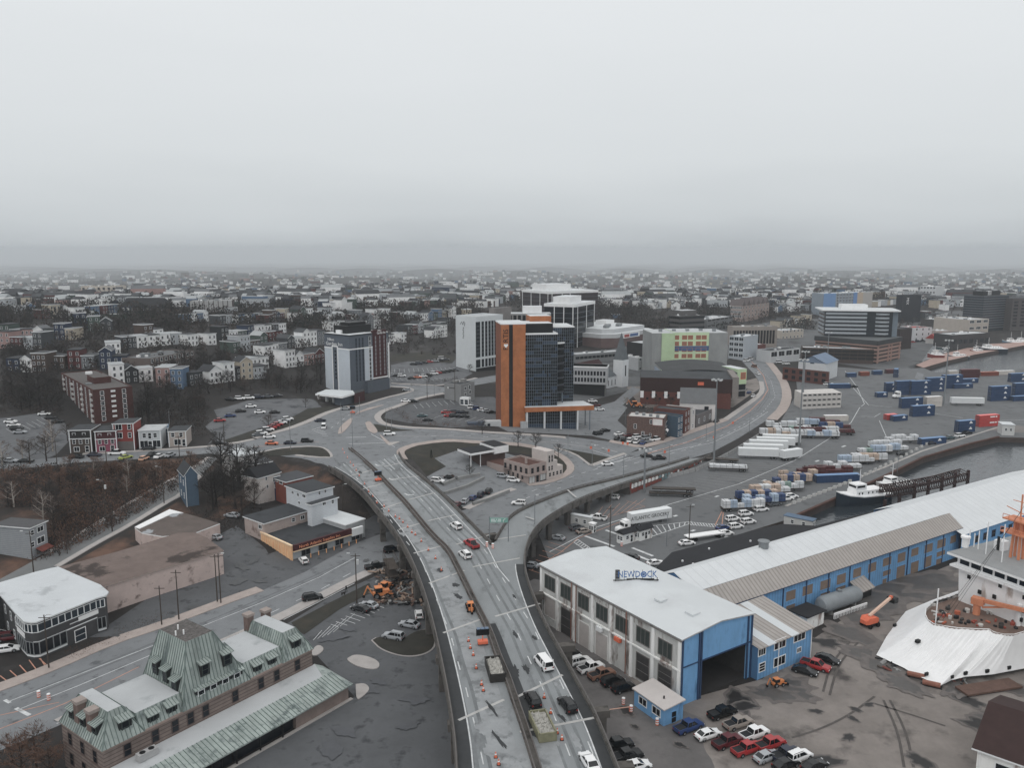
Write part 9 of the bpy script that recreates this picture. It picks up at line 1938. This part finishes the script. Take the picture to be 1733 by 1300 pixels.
for(kd,wh),l in _bt.items():
 l.sort(key=lambda o:pix(o.location)[0]);w_={'dark':'dark bare tree','tall dark':'tall dark bare tree','brown':'brown bare tree','russet':'russet twigged bare tree','pale':'pale barked bare tree','evergreen':'small dark evergreen'}[kd]
 for i,o in enumerate(l):o['label']=f'{w_} {wh}'+(f', {ordn(i)} from the left' if len(l)>1 else '')
wd=MB()
def clump(p,h,m,n,sp):
 for k in range(n):
  a=tr_.random()*6.28;r=sp*tr_.random()**.6;o=p+Vector((r*math.cos(a),r*math.sin(a),h*tr_.random()**1.3*.85));dv=Vector((tr_.uniform(-.5,.5),tr_.uniform(-.5,.5),tr_.uniform(.3,1)))*h*.22;n_=Vector((tr_.uniform(-1,1),tr_.uniform(-1,1),tr_.uniform(-.3,.3)))*h*.055;wd_.mesh([o-n_,o+n_,o+dv+n_*.4,o+dv*.6-n_*1.5],[(0,1,2,3)],m)
wd_=wd
for k in range(7000):
 py=462+98*tr_.random()**.9;px=tr_.uniform(-80,1800)
 if px>1380 and py>520 or(py>530 and 820<px<1000):continue
 if math.sin(px*.021+py*.13)+math.sin(px*.047-py*.09)<-.5:continue
 p=P(px,py);s=min(4.5,max(1,p.y/2300));clump(p,tr_.uniform(6,10)*s,tr_.choice((TWIG[0],TWIG[0],TWIG[1],TWIG[0],TWIG[4])),34,3.6*s*tr_.uniform(.8,2))
struct(wd.build('woods'),'stuff')
sc=MB();wd_=sc
def scrub(poly,n,mats,h):
 xs_=[a for a,_ in poly];ys_=[b for _,b in poly];pa=np.array(poly,float);k=0
 while k<n:
  px,py=tr_.uniform(min(xs_),max(xs_)),tr_.uniform(min(ys_),max(ys_))
  if in_poly(np.array([px]),np.array([py]),pa)[0]:clump(P(px,py),tr_.uniform(*h),tr_.choice(mats),26,tr_.uniform(1,2.2));k+=1
scrub([(0,795),(200,790),(345,782),(300,830),(180,900),(110,935),(60,950),(100,860),(0,860)],1700,(TWIG[2],TWIG[1],TWIG[0],TWIG[2]),(1.0,3.0));scrub([(345,870),(372,800),(440,815),(470,850),(400,890),(440,925),(300,865)],160,(TWIG[0],TWIG[1]),(.8,2.2));scrub([(500,782),(560,792),(610,832),(640,880),(620,890),(560,830)],110,(TWIG[3],TWIG[1]),(.4,1));scrub([(230,740),(350,745),(350,660),(545,668),(545,640),(330,650),(230,665)],420,(TWIG[0],TWIG[1],TWIG[0]),(1.5,4));scrub([(0,700),(105,705),(108,640),(0,640)],220,(TWIG[0],TWIG[1]),(1.5,4));scrub([(100,1110),(188,1072),(270,1035),(280,1048),(190,1088),(110,1125)],60,(TWIG[2],TWIG[1]),(.4,1));scrub([(660,696),(690,690),(690,712),(760,718),(835,720),(830,724),(740,724),(680,716)],70,(TWIG[2],M('hedge_russet',(78,50,42),.95,.2,1)),(.8,1.8));scrub([(320,655),(425,635),(425,608),(330,615),(250,640)],160,(TWIG[0],),(2,4));scrub([(690,655),(780,640),(780,648),(700,652)],40,(TWIG[0],TWIG[1]),(.8,2));scrub([(1090,700),(1190,702),(1200,690),(1090,684)],70,(TWIG[0],TWIG[3]),(.8,2.4));scrub([(380,745),(440,728),(545,690),(560,696),(450,738),(390,752)],50,(TWIG[1],),(.3,.8))
for poly,n in(([(0,640),(540,632),(545,545),(0,545)],760),([(555,600),(770,600),(830,530),(560,535)],260),([(1010,560),(1390,545),(1390,510),(1010,515)],240),([(1520,560),(1640,550),(1640,505),(1530,505)],90)):scrub(poly,n,(TWIG[0],TWIG[1],TWIG[0]),(3,7))
struct(sc.build('undergrowth'),'stuff')
cam=bpy.data.cameras.new('camera');co=bpy.data.objects.new('camera',cam);COL.objects.link(co)
co.location=(0,0,CAMH);co.rotation_euler=(pi/2-TILT,0,0)
cam.sensor_width=36;cam.lens=36*F/1733;cam.clip_start=1;cam.clip_end=40000
SC.camera=co
world=bpy.data.worlds.new('World');SC.world=world;world.use_nodes=True
nt=world.node_tree;N=nt.nodes.new;L_=nt.links.new
bg=nt.nodes['Background'];bg.inputs['Strength'].default_value=.1
sky=N('ShaderNodeTexSky');sky.sky_type='NISHITA';sky.sun_disc=False;sky.sun_elevation=math.radians(50);sky.sun_rotation=math.radians(200);sky.air_density=1;sky.dust_density=4
hs=N('ShaderNodeHueSaturation');hs.inputs['Saturation'].default_value=.25;L_(sky.outputs['Color'],hs.inputs['Color'])
tc=N('ShaderNodeTexCoord');sx=N('ShaderNodeSeparateXYZ');L_(tc.outputs['Generated'],sx.inputs['Vector'])
rp_=N('ShaderNodeValToRGB');cr=rp_.color_ramp;cr.interpolation='LINEAR'
for e,(p,c)in zip([cr.elements[0],cr.elements[1]]+[cr.elements.new(.02)for _ in range(4)],((0.0,(.475,.51,.535)),(.5,(.87,.90,.92)),(.012,(.525,.56,.585)),(.035,(.595,.632,.655)),(.1,(.69,.725,.745)),(.25,(.775,.805,.825)))):
 e.position=p;e.color=(*c,1)
nz=N('ShaderNodeTexNoise');nz.inputs['Scale'].default_value=3;nz.inputs['Detail'].default_value=4;mpn=N('ShaderNodeMapping');mpn.inputs['Scale'].default_value=(1,1,5)
L_(tc.outputs['Generated'],mpn.inputs['Vector']);L_(mpn.outputs['Vector'],nz.inputs['Vector'])
ad=N('ShaderNodeMath');ad.operation='MULTIPLY_ADD';ad.inputs[1].default_value=.07;L_(nz.outputs['Fac'],ad.inputs[0])
sb=N('ShaderNodeMath');sb.operation='SUBTRACT';sb.inputs[1].default_value=.035;L_(sx.outputs['Z'],sb.inputs[0]);L_(sb.outputs['Value'],ad.inputs[2])
L_(ad.outputs['Value'],rp_.inputs['Fac'])
ml=N('ShaderNodeVectorMath');ml.operation='SCALE';ml.inputs['Scale'].default_value=10.3;L_(rp_.outputs['Color'],ml.inputs[0])
mx=N('ShaderNodeMix');mx.data_type='RGBA';mx.inputs['Factor'].default_value=.93
L_(hs.outputs['Color'],mx.inputs['A']);L_(ml.outputs['Vector'],mx.inputs['B']);L_(mx.outputs['Result'],bg.inputs['Color'])
sun=bpy.data.lights.new('sun','SUN');sun.energy=.5;sun.angle=math.radians(25);sun.color=(1,.98,.95)
so=bpy.data.objects.new('sun',sun);COL.objects.link(so)
so.rotation_euler=(math.radians(40),0,math.radians(-20));so.location=(0,0,300)
HAZE=1.25e-4
hm=bpy.data.materials.new('haze_air');hm.use_nodes=True
hn=hm.node_tree;hn.nodes.remove(hn.nodes['Principled BSDF'])
pv_=hn.nodes.new('ShaderNodeVolumePrincipled');pv_.inputs['Density'].default_value=HAZE;pv_.inputs['Color'].default_value=(.91,.955,.99,1);pv_.inputs['Anisotropy'].default_value=.2
hn.links.new(pv_.outputs['Volume'],hn.nodes['Material Output'].inputs['Volume'])
h=MB();h.box(-21000,21000,-300,32000,-700,96,WHITE)
ho=h.build('haze');ho.data.materials.clear();ho.data.materials.append(hm);ho['kind']='stuff'
vs=SC.view_settings;vs.view_transform='Standard';vs.look='None';vs.exposure=0;vs.gamma=1;vs.use_curve_mapping=False
cy=SC.cycles
cy.max_bounces=5;cy.diffuse_bounces=3;cy.glossy_bounces=2;cy.transmission_bounces=2;cy.volume_bounces=2;cy.transparent_max_bounces=6
cy.use_denoising=True;cy.denoiser='OPENIMAGEDENOISE';cy.denoising_input_passes='RGB_ALBEDO_NORMAL'
cy.caustics_reflective=False;cy.caustics_refractive=False
cy.use_adaptive_sampling=True;cy.adaptive_threshold=.015
